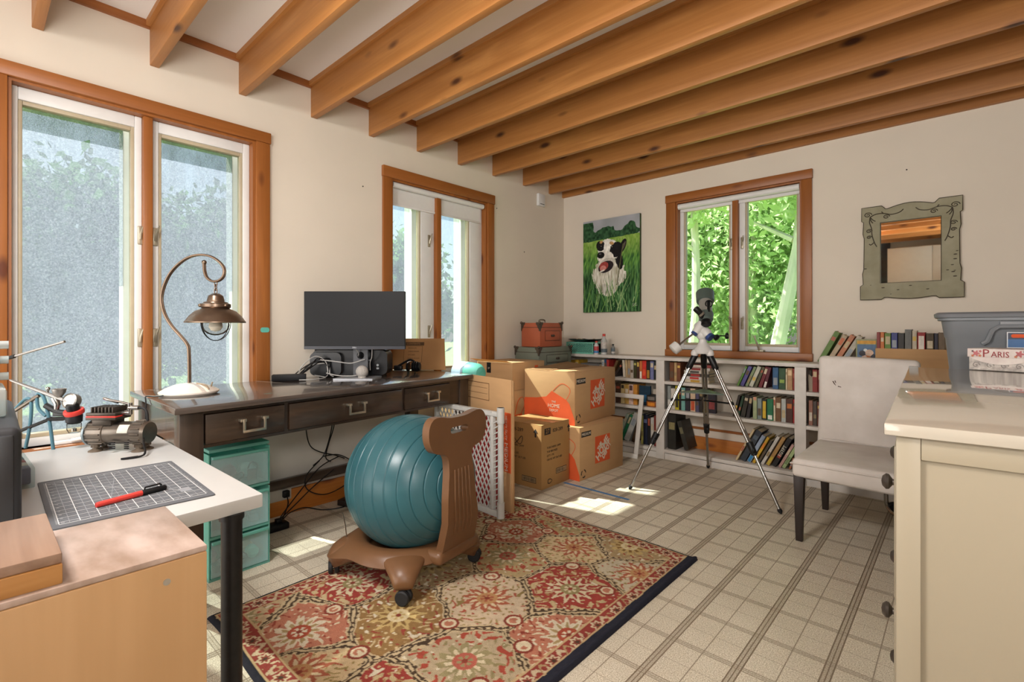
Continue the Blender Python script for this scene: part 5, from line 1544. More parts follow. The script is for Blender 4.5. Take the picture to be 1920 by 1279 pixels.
g = G().box(-0.16, 0.14, -0.022, 0.02, 0.012, 0.47, bev=0.018, seg=3)
bmesh.ops.subdivide_edges(g.b, edges=list(g.b.edges), cuts=2, use_grid_fill=True)
g.xf(lambda p: Vector((p.x + 0.008 * math.sin(p.z * 25), p.y + 0.005 * math.sin(p.x * 30 + p.z * 19), p.z)))
obj('bag_body', g, red_m, Rb)
obj('bag_handle', G().tube(smoothpts([(-0.09, 0, 0.46), (-0.07, 0, 0.53), (0.03, 0, 0.53), (0.05, 0, 0.46)]), 0.007, 8), red_m, Rb)

# white empty picture frame leaning on the bookcase
Wf = thing('picture_frame', 'empty white picture frame leaning against the bookcase by the boxes', 'frame', (1.0, -0.375, 0.0))
Wf.rotation_euler = (RAD(-13), 0, RAD(2))
fw = 0.036
for n_, b4 in (('top_rail', (-0.46, 0, 0.475, 0.475 + fw)), ('bottom_rail', (-0.46, 0, 0.0, fw)), ('side_rail', (-fw, 0, fw, 0.475)), ('side_rail', (-0.46, -0.46 + fw, fw, 0.475))):
    obj(n_, G().box(b4[0], b4[1], 0, 0.016, b4[2], b4[3], bev=0.003), white_paint, Wf)

# blue tape on the floor
tag(obj('masking_tape', G().box(0, 0.49, -0.011, 0.011, 0.0, 0.0009), mat('blue_tape', '#4f7fb0', 0.7, var=0.1), None, (0.93, -1.254, 0.0003), (0, 0, RAD(-0.6))), 'strip of blue masking tape stuck on the floor by the boxes', 'tape')

# ------------------------------------------------------------------ wall things
def dog_colors(U, V):
    """painting of a black and white dog sitting in tall grass; U right, V up, 0..0.589 x 0..0.858"""
    u = U / 0.589; v = 1 - V / 0.858
    n1 = vnoise(u, v, 14, 21); n2 = vnoise(u * 3.2, v * 0.55, 26, 22); n3 = vnoise(u, v, 42, 23); n4 = vnoise(u, v, 7, 24); n5 = vnoise(u * 2.2 + v * 0.8, v * 0.7, 34, 27)
    col = np.zeros(u.shape + (3,))
    L = lambda h: np.array(lin(h))
    mix = lambda a, b, t: a * (1 - t[..., None]) + b * t[..., None]
    sky = mix(L('#8d9494') + 0 * col, L('#a8aab2') + 0 * col, n4)
    g1 = mix(L('#6f9a36') + 0 * col, L('#a0bd62') + 0 * col, n3)
    g2 = mix(L('#27582a') + 0 * col, L('#77ad4c') + 0 * col, np.clip(n5 * 1.4 - 0.2, 0, 1))
    g3 = mix(L('#183a20') + 0 * col, L('#62935a') + 0 * col, np.clip(n2 * 1.7 - 0.55, 0, 1))
    col = sky
    tree = (v < 0.24) & ((0.10 - np.abs(v - 0.17)) + 0.06 * (n1 - 0.5) + 0.035 * np.sin(u * 17) - 0.03 > 0)
    tree |= (u < 0.18 + 0.1 * (n1 - 0.3)) & (v > 0.02)
    tree &= v < 0.26
    col = np.where(tree[..., None], mix(L('#16301d') + 0 * col, L('#3f6a45') + 0 * col, n3), col)
    gt = v > 0.20 + 0.03 * (1 - u) + 0.012 * (n3 - 0.5)
    tg = np.clip((v - 0.22) / 0.22, 0, 1); tg2 = np.clip((v - 0.42 + 0.2 * (n4 - 0.5)) / 0.3, 0, 1)
    grass = mix(g1, g2, tg); grass = mix(grass, g3, tg2)
    col = np.where(gt[..., None], grass, col)
    ell = lambda cx, cy, rx, ry, a=0.0: ((((u - cx) * math.cos(a) + (v - cy) * 1.457 * math.sin(a)) / rx) ** 2 + ((-(u - cx) * math.sin(a) + (v - cy) * 1.457 * math.cos(a)) / (ry * 1.457)) ** 2)
    fz = 0.35 * (vnoise(u * 1.5, v * 0.7, 44, 25) - 0.5)
    fur = mix(L('#a9a48c') + 0 * col, L('#e6e4da') + 0 * col, np.clip(vnoise(u * 2.0, v * 0.8, 30, 26) * 1.3 - 0.1, 0, 1))
    body = (ell(0.47, 0.60, 0.29, 0.17) + fz < 1) | (ell(0.45, 0.70, 0.20, 0.13) + fz < 1)
    col = np.where(body[..., None], fur, col)
    col = np.where(((ell(0.40, 0.75, 0.12, 0.05) + fz < 1) & body)[..., None], fur * 0.75, col)
    def put_(mask, c):
        col[mask] = L(c) if isinstance(c, str) else c
    def soft(mask, c):
        nonlocal col
        col = np.where(mask[..., None], (L(c) * (0.8 + 0.5 * n3)[..., None]), col)
    soft(ell(0.655, 0.45, 0.060, 0.11, -0.2) + fz < 1, '#1c191b')                      # dark neck
    soft(ell(0.475, 0.335, 0.205, 0.110, 0.35) + 0.4 * fz < 1, '#dcdad2')              # head
    soft(ell(0.60, 0.345, 0.105, 0.085, 0.6) + 0.5 * fz < 1, '#1b181b')                # right cheek
    soft(ell(0.325, 0.285, 0.078, 0.058, -0.6) + 0.5 * fz < 1, '#1d1a1c')              # left brow
    soft(ell(0.715, 0.315, 0.050, 0.082, 0.45) + 0.3 * fz < 1, '#171517')              # ear
    soft(ell(0.735, 0.31, 0.018, 0.045, 0.45) < 1, '#5b5148')
    soft(ell(0.440, 0.305, 0.055, 0.090, 0.12) + 0.3 * fz < 1, '#e4e2db')                # blaze
    soft(ell(0.415, 0.415, 0.150, 0.070, 0.15) + 0.3 * fz < 1, '#e0dcd3')              # muzzle
    soft(ell(0.455, 0.455, 0.120, 0.030, -0.1) + 0.3 * fz < 1, '#c3beb4')
    soft(ell(0.525, 0.270, 0.040, 0.017, 0.3) < 1, '#b08a5d'); soft(ell(0.335, 0.245, 0.03, 0.015, -0.2) < 1, '#b08a5d')
    soft(ell(0.530, 0.312, 0.030, 0.010, 0.2) < 1, '#0c0a0c'); soft(ell(0.335, 0.292, 0.024, 0.009, -0.1) < 1, '#0c0a0c')
    soft(ell(0.532, 0.309, 0.010, 0.004, 0.2) < 1, '#9d9488'); soft(ell(0.337, 0.289, 0.008, 0.004, 0) < 1, '#9d9488')
    soft(ell(0.420, 0.515, 0.140, 0.060, -0.30) < 1, '#2a2225')                        # open mouth
    soft(ell(0.385, 0.505, 0.082, 0.044, -0.25) < 1, '#9c443f')
    soft(ell(0.370, 0.530, 0.055, 0.030, -0.3) < 1, '#c9837a')                         # tongue
    soft(ell(0.355, 0.556, 0.050, 0.008, -0.3) < 1, '#ddd6cc')
    soft(ell(0.330, 0.385, 0.066, 0.036) < 1, '#151315')                               # nose
    soft(ell(0.318, 0.372, 0.022, 0.008) < 1, '#57525a')
    soft((np.abs(u - 0.72 + (v - 0.30) * 0.25) < 0.008) & (v > 0.29) & (v < 0.72), '#5a5a3a')
    # grass blades before the dog
    for k in range(60):
        rr = random.Random(k)
        x0 = rr.random(); y0 = 0.82 + 0.2 * rr.random(); ln = 0.10 + 0.22 * rr.random(); sl = rr.uniform(-0.7, 0.7); cv = rr.uniform(-1.5, 1.5)
        t = (y0 - v) / ln
        xx = x0 + sl * (y0 - v) + cv * (y0 - v) ** 2
        m = (t > 0) & (t < 1) & (np.abs(u - xx) < 0.007 * (1 - t) + 0.0016)
        c = L(rr.choice(('#6d9a4e', '#82a866', '#41703a', '#2c5a2c', '#93b077')))
        col = np.where(m[..., None], c, col)
    return np.clip(col, 0, 1)
Cp = thing('dog_painting', 'canvas painting of a black and white dog sitting in tall green grass', 'painting', (0.25, -0.030, 1.191))
obj('canvas', G().box(0, 0.589, 0.0005, 0.029, 0, 0.858), mat('canvas_edge', '#4b4a35', 0.8, var=0.3, sc=20, c2='#3b5a2f'), Cp, smooth=0)
co, f, rgb = cgrid(236, 344, 0.589, 0.858, dog_colors)
co = np.stack([co[:, 0], np.zeros(len(co)), co[:, 1]], 1)
pm = bpy.data.objects.new('painted_picture', gridmesh('painted_picture', co, f, rgb, patternmat('oil_paint', 0.55)))
put(pm, Cp)
text('J.C.', 0.034, mat('signature', '#c9cdb8', 0.6), Cp, frame3((0.545, -0.0006, 0.062), (1, 0, 0), (0, 0, 1)))

Mr = thing('wall_mirror', 'small mirror in a sage green scalloped frame painted with vines on the back wall', 'mirror', (2.675, -0.022, 1.53))
sage = mat('sage_paint', '#8a8568', 0.6, var=0.10, sc=9, c2='#98937a')
def scallop():
    a = [(-0.245, 0.30), (-0.245, 0.212), (-0.234, 0.205), (-0.238, 0.13), (-0.231, 0.10), (-0.233, -0.10), (-0.240, -0.13), (-0.236, -0.20), (-0.252, -0.212), (-0.252, -0.30)]
    bot = [(-0.14, -0.30), (-0.125, -0.287)] + [(-0.11 + 0.22 * i / 8, -0.287 - 0.012 * math.sin(PI * i / 8)) for i in range(9)] + [(0.125, -0.287), (0.14, -0.30)]
    b = [(-x, y) for x, y in reversed(a)]
    top = [(0.14, 0.30), (0.12, 0.278)] + [(0.11 - 0.22 * i / 8, 0.277 + 0.022 * math.sin(PI * i / 8)) for i in range(9)] + [(-0.12, 0.278), (-0.14, 0.30)]
    return a + bot + b + top
g = G(); plate(g, scallop(), [[(-0.145, -0.195), (0.148, -0.195), (0.148, 0.192), (-0.145, 0.192)]], 0.022, frame3((0, 0.022, 0), (1, 0, 0), (0, 0, 1)))
obj('mirror_frame', g, sage, Mr, smooth=20)
edge_m = mat('worn_edge', '#3d3427', 0.7)
g = G().tube([(p[0], -0.0005, p[1]) for p in scallop()], 0.0022, 4, closed=True)
g.tube([(-0.146, -0.0005, -0.196), (0.149, -0.0005, -0.196), (0.149, -0.0005, 0.193), (-0.146, -0.0005, 0.193)], 0.0022, 4, closed=True)
obj('worn_edge', g, edge_m, Mr)
obj('mirror_glass', G().box(-0.146, 0.149, 0.010, 0.014, -0.196, 0.193), mat('mirror_silver', '#e8ebe8', 0.02, 1.0, var=0), Mr, smooth=0)
for sx in (-1, 1):
    def vine(pts, r=0.0028):
        return G().tube(smoothpts([(sx * p[0], -0.001, p[1]) for p in pts], 5), [r] * 1 if False else r, 5)
    P_ = [[(0.20, 0.235), (0.17, 0.250), (0.13, 0.250), (0.09, 0.238), (0.05, 0.245), (0.03, 0.262)],
          [(0.20, 0.235), (0.203, 0.20), (0.192, 0.16), (0.19, 0.12), (0.178, 0.07), (0.165, 0.04)],
          [(0.178, 0.07), (0.195, 0.055), (0.205, 0.062)], [(0.20, 0.235), (0.185, 0.215), (0.172, 0.205)], [(0.20, 0.235), (0.195, 0.21), (0.185, 0.195)], [(0.13, 0.25), (0.14, 0.262)]]
    for p in P_:
        obj('painted_vine', vine(p), edge_m, Mr)
    for cx, cz, r in ((0.212, 0.25, 0.022), (0.115, 0.226, 0.018), (0.205, 0.145, 0.017), (0.205, 0.105, 0.014)):
        g = G().tube([(sx * cx + r * (1 - a / 11) * math.cos(a), -0.001, cz + 0.8 * r * (1 - a / 11) * math.sin(a)) for a in [i * 0.45 for i in range(22)]], 0.0024, 5)
        obj('painted_leaf', g, edge_m, Mr)
g = G()
rr = random.Random(2)
for k in range(16):
    x = rr.choice((-1, 1)) * rr.uniform(0.16, 0.225); z = rr.uniform(-0.27, 0.0)
    if k % 3 == 0: x = rr.uniform(-0.2, 0.2); z = rr.uniform(-0.27, -0.215)
    g.ball((x, -0.0005, z), rr.uniform(0.003, 0.007), 0, 8, 1.4, 0.1, 0.5)
obj('chipped_spot', g, edge_m, Mr, kind='stuff')

Sb = thing('wall_sensor', 'small white sensor box high on the window wall near the corner', 'sensor', (0, -0.38, 2.235))
obj('sensor_body', G().box(0, 0.028, -0.045, 0.05, -0.055, 0.058, bev=0.005), vinyl_white, Sb)
obj('sensor_slot', G().box(0.027, 0.0287, -0.025, 0.035, -0.040, -0.034), dark_plastic, Sb)
g = G()
for x, y, z in ((0, -2.20, 1.95), (0, -0.96, 2.05), (0, -0.62, 1.72), (0, -2.42, 1.35)):
    pass
for i, (p, nrm) in enumerate((((0.0, -2.22, 1.98), (1, 0, 0)), ((0.0, -0.955, 2.06), (1, 0, 0)), ((0.0, -0.60, 1.73), (1, 0, 0)), ((2.66, 0.0, 2.04), (0, -1, 0)))):
    tag(obj('nail', G().lathe([(0, 0), (0.004, 0), (0.004, 0.004), (0, 0.005)], 10, Matrix.Translation(p) @ Vector(nrm).to_track_quat('Z', 'Y').to_matrix().to_4x4()), black_print), ('nail left in the wall between the two desk windows', 'nail in the wall beside the top of the blind window', 'nail in the wall under the white sensor', 'nail in the wall above the mirror')[i], 'nail')
St = obj('sticker', G().prism(rrect(-0.024, 0.024, -0.014, 0.014, 0.012, 5), 0.0012, frame3((0.0202, -2.846, 1.036), (0, 1, 0), (0, 0, 1))), mat('teal_sticker', '#5fb3a2', 0.5))
tag(St, 'small teal sticker on the right casing of the lamp window', 'sticker')

# room behind the camera, seen in the mirror
Wb = thing('white_wardrobe', 'tall white wardrobe at the rear of the room, seen in the mirror', 'wardrobe', (2.35, -5.59, 0))
wgrey = mat('wardrobe_grey', '#a3a39a', 0.5, var=0.03)
obj('wardrobe_body', G().box(-0.25, 0.75, 0, 0.5, 0, 2.20, bev=0.004), wgrey, Wb)
obj('door', G().box(-0.245, 0.248, 0.5, 0.52, 0.02, 2.19, bev=0.003), wgrey, Wb)
obj('door', G().box(0.252, 0.745, 0.5, 0.52, 0.02, 2.19, bev=0.003), wgrey, Wb)
Dp = thing('dark_hanging', 'dark patterned hanging beside the wardrobe, seen in the mirror', 'hanging', (2.0, -5.55, 1.2))
obj('cloth', G().box(-0.12, 0.095, 0, 0.02, 0, 1.15, bev=0.004), mat('dark_shade_and_cloth', '#4a2c24', 0.8, var=0.5, sc=6, c2='#2f4040'), Dp)
obj('rail', G().cyl((-0.15, 0.01, 1.17), (0.1, 0.01, 1.17), 0.012, 10), trim_wood_x, Dp)

# ------------------------------------------------------------------ telescope on its tripod
black_metal = mat('black_metal', '#1a1b1c', 0.35, 0.4, var=0.1)
Te = thing('telescope', 'small reflector telescope on a chrome tripod in front of the bookcase', 'telescope', (1.669, -0.742, 0))
hub = Vector((0, 0, 0.90))
feet = [Vector((0.498, -0.144, 0)), Vector((-0.344, -0.343, 0)), Vector((-0.152, 0.49, 0))]
for i, ft in enumerate(feet):
    d = ft.normalized() * 0.055
    top = hub + Vector((d.x, d.y, -0.035))
    L = ft - top
    P = lambda t: top + L * t
    s = Vector((-d.y, d.x, 0)).normalized() * 0.0095
    g = G()
    for q in (-1, 1):
        g.cyl(P(0.06) + s * q, P(0.60) + s * q, 0.0085, 12)
    lg = obj('leg', g, chrome, Te)
    obj('lower_tube', G().cyl(P(0.5), P(0.985), 0.0088, 12), chrome, lg)
    g = G()
    g.tube([P(-0.03), P(0.0), P(0.09), P(0.10)], [0.016, 0.021, 0.019, 0.012], 14)
    obj('leg_collar', g, black_metal, lg)
    g = G().tube([P(0.575), P(0.58), P(0.655), P(0.66)], [0.014, 0.021, 0.018, 0.010], 14)
    k = P(0.62) + Vector((0.012, -0.02, -0.005))
    g.cyl(P(0.62), k, 0.005, 8).ball(k + Vector((0.004, -0.006, 0)), 0.010, 0, 10, 0.7, 0.7, 1.7)
    obj('clamp', g, black_metal, lg)
    obj('foot_tip', G().tube([P(0.972), P(0.985), P(1.0)], [0.012, 0.013, 0.004], 12), rubber, lg)
    a = P(0.33); c = Vector((0, 0, a.z - 0.004))
    g = G()
    for q in (-1, 1):
        g.tube([c + s * q * 1.3 + d * 0.3, a + s * q * 0.9], 0.0045, 6)
    g.ball(a, 0.015, 0, 10)
    obj('spreader_arm', g, black_metal, lg)
tri = [Vector((math.cos(RAD(a)) * r, math.sin(RAD(a)) * r, 0)) for a, r in ((-17, 0.155), (40, 0.075), (107, 0.155), (165, 0.075), (225, 0.155), (285, 0.075))]
obj('accessory_tray', G().prism([(p.x, p.y) for p in tri], 0.008, Matrix.Translation((0, 0, 0.625))), mat('tray_grey_green', '#4d5a50', 0.4, var=0.06), Te)
white_metal = mat('mount_white', '#cfcdc9', 0.35, var=0.03)
blue_cap = mat('mount_blue', '#2d4378', 0.35, var=0.05)
g = G().lathe([(0, -0.02), (0.058, -0.02), (0.064, -0.006), (0.055, 0.012), (0.036, 0.035), (0.024, 0.055), (0.024, 0.085), (0, 0.09)], 24, Matrix.Translation(hub))
for ft in feet:
    d = ft.normalized()
    g.ball(hub + d * 0.055 + Vector((0, 0, -0.02)), 0.024, 0, 12, 1, 1, 1.2)
obj('mount_head', g, white_metal, Te)
# polar axis housing, declination axis with counterweight
A = hub + Vector((-0.005, 0.0, 0.10))
def along3(a, b, t): return a + (b - a) * t
pa, pb = hub + Vector((-0.045, -0.05, 0.105)), hub + Vector((-0.015, 0.02, 0.185))
rightv = Vector((0.7376, 0.6752, 0)); fwd = Vector((-0.6752, 0.7376, 0))
def V3(r, u, f=0): return hub + rightv * r + Vector((0, 0, u)) + fwd * f
obj('polar_housing', G().tube([V3(0.02, 0.095, -0.04), V3(0.015, 0.11, -0.03), V3(-0.015, 0.16, 0.04), V3(-0.02, 0.17, 0.05)], [0.024, 0.032, 0.032, 0.024], 16).ball(V3(-0.005, 0.10), 0.036, 0, 16), white_metal, Te)
obj('blue_cap', G().tube([V3(0.03, 0.082, -0.055), V3(0.022, 0.093, -0.042)], [0.026, 0.028], 18), blue_cap, Te)
obj('blue_cap', G().tube([V3(-0.062, 0.105), V3(-0.046, 0.122)], [0.022, 0.02], 16), blue_cap, Te)
obj('declination_housing', G().tube([V3(-0.05, 0.115), V3(-0.015, 0.16), V3(0.015, 0.205), V3(0.03, 0.225)], [0.024, 0.030, 0.030, 0.024], 16), white_metal, Te)
obj('counterweight_shaft', G().cyl(V3(-0.05, 0.12), V3(-0.175, 0.02), 0.007, 10), chrome, Te)
obj('counterweight', G().lathe([(0, -0.024), (0.034, -0.024), (0.038, -0.018), (0.038, 0.018), (0.034, 0.024), (0, 0.024)], 24, frame3(V3(-0.175, 0.015), (0, 0, 1), fwd)), white_metal, Te)
axs = (V3(-0.05, 0.12) - V3(-0.175, 0.02)).normalized()
bpy.data.objects.remove([o for o in Te.children if o.name.startswith('counterweight') and 'shaft' not in o.name][0])
obj('counterweight', G().tube([V3(-0.175, 0.02) - axs * 0.03, V3(-0.175, 0.02) - axs * 0.026, V3(-0.175, 0.02) + axs * 0.016, V3(-0.175, 0.02) + axs * 0.02], [0.030, 0.037, 0.037, 0.032], 24), white_metal, Te)
# slow motion knobs
for e, st in ((V3(0.140, 0.095, -0.03), V3(0.03, 0.10)), (V3(0.062, 0.087, -0.06), V3(0.02, 0.14, 0.0))):
    g = G().cyl(st, e, 0.0042, 8)
    n = (e - st).normalized()
    g.tube([e - n * 0.008, e - n * 0.004, e + n * 0.010, e + n * 0.013], [0.012, 0.020, 0.020, 0.014], 14)
    obj('slow_motion_knob', g, black_metal, Te)
# optical tube pointing up out of the window
t0, t1 = V3(0.012, 0.215, -0.02), V3(0.052, 0.385, 0.10)
td = (t1 - t0).normalized()
grey_tube = mat('tube_grey', '#9c9a93', 0.3, 0.3, var=0.06)
ot = obj('optical_tube', G().tube([t0, t0 + td * 0.16], [0.040, 0.042], 28), grey_tube, Te)
obj('dew_shield', G().tube([t0 + td * 0.13, t0 + td * 0.135, t0 + td * 0.205, t0 + td * 0.207, t0 + td * 0.19], [0.044, 0.056, 0.058, 0.050, 0.048], 28), mat('shield_grey_green', '#4e5a55', 0.35, var=0.08), Te)
obj('tube_cap', G().tube([t0 - td * 0.03, t0 - td * 0.02, t0 + td * 0.015, t0 + td * 0.03, t0 + td * 0.032], [0.030, 0.042, 0.046, 0.046, 0.040], 28), mat('shield_grey_green', '#4e5a55', 0.35), Te)
obj('diagonal_holder', G().tube([t0 - td * 0.065, t0 - td * 0.055, t0 - td * 0.02], [0.020, 0.032, 0.030], 20), black_metal, Te)
bsd = V3(0, 0, -1) - hub
g = G().tube([t0 + td * 0.04 - fwd * 0.046, t0 + td * 0.13 - fwd * 0.056], 0.010, 8)
g.tube([t0 + td * 0.11 - fwd * 0.058 + rightv * 0.022 * math.cos(a) + Vector((0, 0, 0.022 * math.sin(a))) for a in [i * PI / 10 for i in range(20)]], 0.004, 6, closed=True)
obj('finder_bracket', g, black_metal, Te)
f0 = V3(-0.03, 0.235, -0.05)
obj('eyepiece', G().tube([t0 - td * 0.01 + rightv * -0.02, f0, f0 + rightv * -0.035 + Vector((0, 0, 0.035)), f0 + rightv * -0.04 + Vector((0, 0, 0.04))], [0.016, 0.018, 0.021, 0.017], 16), black_metal, Te)
obj('focus_ring', G().tube([f0 + rightv * 0.004 + Vector((0, 0, -0.004)), f0 + rightv * -0.006 + Vector((0, 0, 0.006))], 0.0215, 16), chrome, Te)

# ------------------------------------------------------------------ things on the desk
# lamp
copper = mat('copper_brown_metal', '#776556', 0.33, 0.9, var=0.12, sc=18)
La = thing('desk_lamp', 'brass nautical hook lamp with a cream base on the left of the desk', 'lamp', (0.452, -3.325, 0.76))
lr = Vector((0.7376, 0.6752, 0))
LW = lambda a, z: lr * a + Vector((0, 0, z))
base_m = mat('cream_glaze', '#cfc6bb', 0.3, var=0.06, sc=10)
obj('lamp_base', G().lathe([(0, 0), (0.100, 0), (0.112, 0.010), (0.112, 0.016), (0.090, 0.030), (0.055, 0.044), (0.020, 0.050), (0, 0.051)], 40), base_m, La)
arm = [(0.0, 0.045), (0.0, 0.10), (-0.002, 0.185), (-0.008, 0.215), (-0.035, 0.25), (-0.075, 0.295), (-0.105, 0.345), (-0.120, 0.405), (-0.112, 0.46), (-0.085, 0.52), (-0.045, 0.565), (0.0, 0.594), (0.045, 0.604), (0.09, 0.598), (0.128, 0.575), (0.150, 0.545), (0.148, 0.513), (0.128, 0.493), (0.10, 0.490), (0.076, 0.506), (0.066, 0.535), (0.064, 0.570)]
ap_ = smoothpts([LW(a, z) for a, z in arm], 6)
off = Vector((-lr.y, lr.x, 0)) * 0.0045
obj('lamp_arm', G().tube([p + off for p in ap_], 0.0048, 10).tube([p - off for p in ap_], 0.0048, 10), copper, La)
obj('arm_ball', G().ball(LW(0.064, 0.572), 0.010, 0, 14), copper, La)
SX = 0.114
g = G()
for z, r in ((0.481, 0), (0.463, 1), (0.447, 0)):
    if r: g.tube([LW(SX, z) + Vector((-lr.y, lr.x, 0)) * 0.006 * math.cos(a) + Vector((0, 0, 0.013 * math.sin(a))) for a in [i * PI / 8 for i in range(16)]], 0.0022, 6, closed=True)
    else: g.tube([LW(SX + 0.006 * math.cos(a), z + 0.013 * math.sin(a)) for a in [i * PI / 8 for i in range(16)]], 0.0022, 6, closed=True)
obj('chain', g, copper, La)
mtS = Matrix.Translation(LW(SX, 0))
obj('lamp_shade', G().lathe([(0.0, 0.438), (0.014, 0.437), (0.028, 0.427), (0.033, 0.41), (0.034, 0.402), (0.046, 0.399), (0.047, 0.395), (0.058, 0.391), (0.058, 0.378), (0.052, 0.372), (0.078, 0.360), (0.100, 0.338), (0.110, 0.322), (0.116, 0.315), (0.116, 0.310), (0.108, 0.312), (0.095, 0.33), (0.07, 0.35), (0.04, 0.362), (0, 0.366)], 44, mtS), copper, La)
for a in (0.4, 2.5, 4.6):
    p = LW(SX, 0.384) + Vector((math.cos(a) * 0.058, math.sin(a) * 0.058, 0))
    obj('shade_screw', G().ball(p, 0.008, 0, 10), copper, La)
bulbg = glassmat('lamp_glass', (0.90, 0.88, 0.84), 0.1, 0.05)
obj('glass_globe', G().lathe([(0.050, 0.318), (0.053, 0.30), (0.048, 0.28), (0.034, 0.265), (0.016, 0.257), (0, 0.255)], 28, mtS), bulbg, La)
obj('bulb', G().lathe([(0, 0.272), (0.018, 0.277), (0.027, 0.292), (0.024, 0.31), (0.013, 0.328), (0.013, 0.352), (0, 0.352)], 22, mtS), mat('frosted_bulb', '#d8d5cc', 0.4, var=0), La)
for a in (0.55, 2.12):
    g = G()
    c_, s_ = math.cos(a), math.sin(a)
    g.tube([LW(SX, 0.315 - 0.082 * math.sin(t)) + Vector((c_, s_, 0)) * 0.075 * math.cos(t) for t in [PI * i / 18 for i in range(19)]], 0.0019, 6)
    obj('wire_guard', g, black_metal, La)
obj('lamp_cord', G().tube(smoothpts([(0.05, -0.09, 0.012), (0.02, -0.125, 0.006), (-0.02, -0.15, 0.004), (0.02, -0.158, -0.02), (0.03, -0.162, -0.15), (0.03, -0.165, -0.4)]), 0.0026, 6), black_plastic, La)
obj('switch', G().tube(smoothpts([(0.03, 0.02, 0.049), (0.06, 0.045, 0.040), (0.085, 0.05, 0.024)]), 0.004, 6).cyl((0.045, 0.07, 0.03), (0.048, 0.075, 0.052), 0.003, 8), mat('switch_tan', '#8c7a64', 0.5), La)

# monitor
mrz = math.atan2(-2.302 + 2.689, 0.588 - 0.165)      # screen width direction in plan
Mo = thing('monitor', 'black computer monitor on a grey stand in the middle of the desk', 'monitor', (0.392, -2.483, 0.76), mrz)
mw = 0.287
bz0, bz1 = 0.166, 0.495
obj('screen_case', G().box(-0.307, 0.266, 0.0, 0.022, bz0, bz1, bev=0.003).box(-0.16, 0.12, 0.022, 0.05, bz0 + .05, bz1 - .06, bev=0.01), dark_plastic, Mo)
scr = mat('screen_off', '#1d1e20', 0.5, var=0, spec=0.25)
obj('screen', G().box(-0.303, 0.262, -0.0012, 0.0, bz0 + 0.020, bz1 - 0.004), scr, Mo, smooth=0)
obj('lower_bezel', G().box(-0.306, 0.265, -0.002, 0.0, bz0 + 0.0005, bz0 + 0.018), mat('bezel_grey', '#2e3038', 0.35), Mo, smooth=0)
text('DELL', 0.011, mat('logo_silver', '#c9ccd0', 0.4), Mo, frame3((-0.02, -0.0026, bz0 + 0.010), (1, 0, 0), (0, 0, 1)))
stand_m = mat('stand_grey', '#4a4b4e', 0.35, 0.3, var=0.05)
g = G(); plate(g, [(-0.046, 0.010), (0.038, 0.010), (0.038, 0.21), (-0.046, 0.21)], [[(-0.004 + 0.021 * math.cos(a), 0.128 + 0.021 * math.sin(a)) for a in [-2 * PI * i / 20 for i in range(20)]]], 0.016, frame3((0, 0.075, 0), (1, 0, 0), (0, 0, 1)))
obj('stand_neck', g, stand_m, Mo)
g = G().prism([(-0.115, -0.075), (0.105, -0.085), (0.110, 0.09), (-0.105, 0.09)], 0.008)
obj('stand_foot', g, mat('stand_silver', '#9a9ca0', 0.3, 0.5, var=0.03), Mo)
wire_w = mat('grey_cable', '#a7a6a3', 0.5)
obj('cable', G().tube(smoothpts([(-0.02, 0.015, 0.17), (-0.012, 0.045, 0.145), (-0.022, 0.07, 0.125), (-0.04, 0.10, 0.12)]), 0.0035, 6), wire_w, Mo)
obj('cable', G().tube(smoothpts([(0.075, 0.015, 0.17), (0.065, 0.045, 0.12), (0.045, 0.08, 0.085), (0.040, 0.10, 0.04)]), 0.003, 6), wire_w, Mo)
# printer
Pr = thing('printer', 'black inkjet printer on the desk behind the monitor', 'printer', (0.197, -2.380, 0.76), mrz - RAD(2))
pr_m = mat('printer_black', '#0f0f11', 0.28, var=0.08, sc=8, spec=0.35)
g = G(); plate(g, rrect(-0.235, 0.215, 0.010, 0.155, 0.035, 6), [], 0.115, frame3((0, 0.025, 0), (1, 0, 0), (0, 0, 1)))
bs = [e for e in g.b.edges if len(e.link_faces) == 2 and abs(e.calc_face_angle(0)) > 1.0]
bmesh.ops.bevel(g.b, geom=bs, offset=0.006, segments=2, profile=0.5, affect='EDGES')
obj('printer_body', g, pr_m, Pr)
g = G(); plate(g, rrect(-0.235, -0.05, 0.008, 0.142, 0.03, 6), [], 0.03, frame3((0, -0.088, 0), (1, 0, 0), (0, 0, 1)))
obj('paper_output', g, mat('printer_dark_grey', '#1e1f21', 0.3, var=0.06), Pr)
obj('scan_lid', G().box(-0.225, 0.205, -0.08, 0.02, 0.150, 0.160, bev=0.004), pr_m, Pr)
obj('foot_base', G().box(-0.20, 0.18, -0.07, 0.02, 0, 0.012), pr_m, Pr)
text('Canon', 0.017, mat('logo_silver', '#c9ccd0', 0.4), Pr, frame3((0.098, -0.0912, 0.098), (1, 0, 0), (0, 0, 1)), bold=0.0004)
g = G(); plate(g, [(0.158 + 0.007 * math.cos(a), 0.068 + 0.007 * math.sin(a)) for a in [2 * PI * i / 16 for i in range(16)]], [], 0.001, frame3((0, -0.0905, 0), (1, 0, 0), (0, 0, 1)))
plate(g, rrect(0.151, 0.166, 0.044, 0.054, 0.003, 3), [], 0.001, frame3((0, -0.0905, 0), (1, 0, 0), (0, 0, 1)))
obj('button', g, mat('button_grey', '#8d9092', 0.4), Pr)
# smart speaker ball
Sp = thing('smart_speaker', 'small round grey fabric speaker on the monitor foot', 'speaker', (0.425, -2.478, 0.768))
obj('speaker_body', G().ball((0, 0, 0.034), 0.034, 0, 28).lathe([(0, 0), (0.022, 0), (0.022, 0.012), (0, 0.012)], 20), mat('speaker_fabric', '#a7a29c', 0.85, var=0.18, sc=160), Sp)
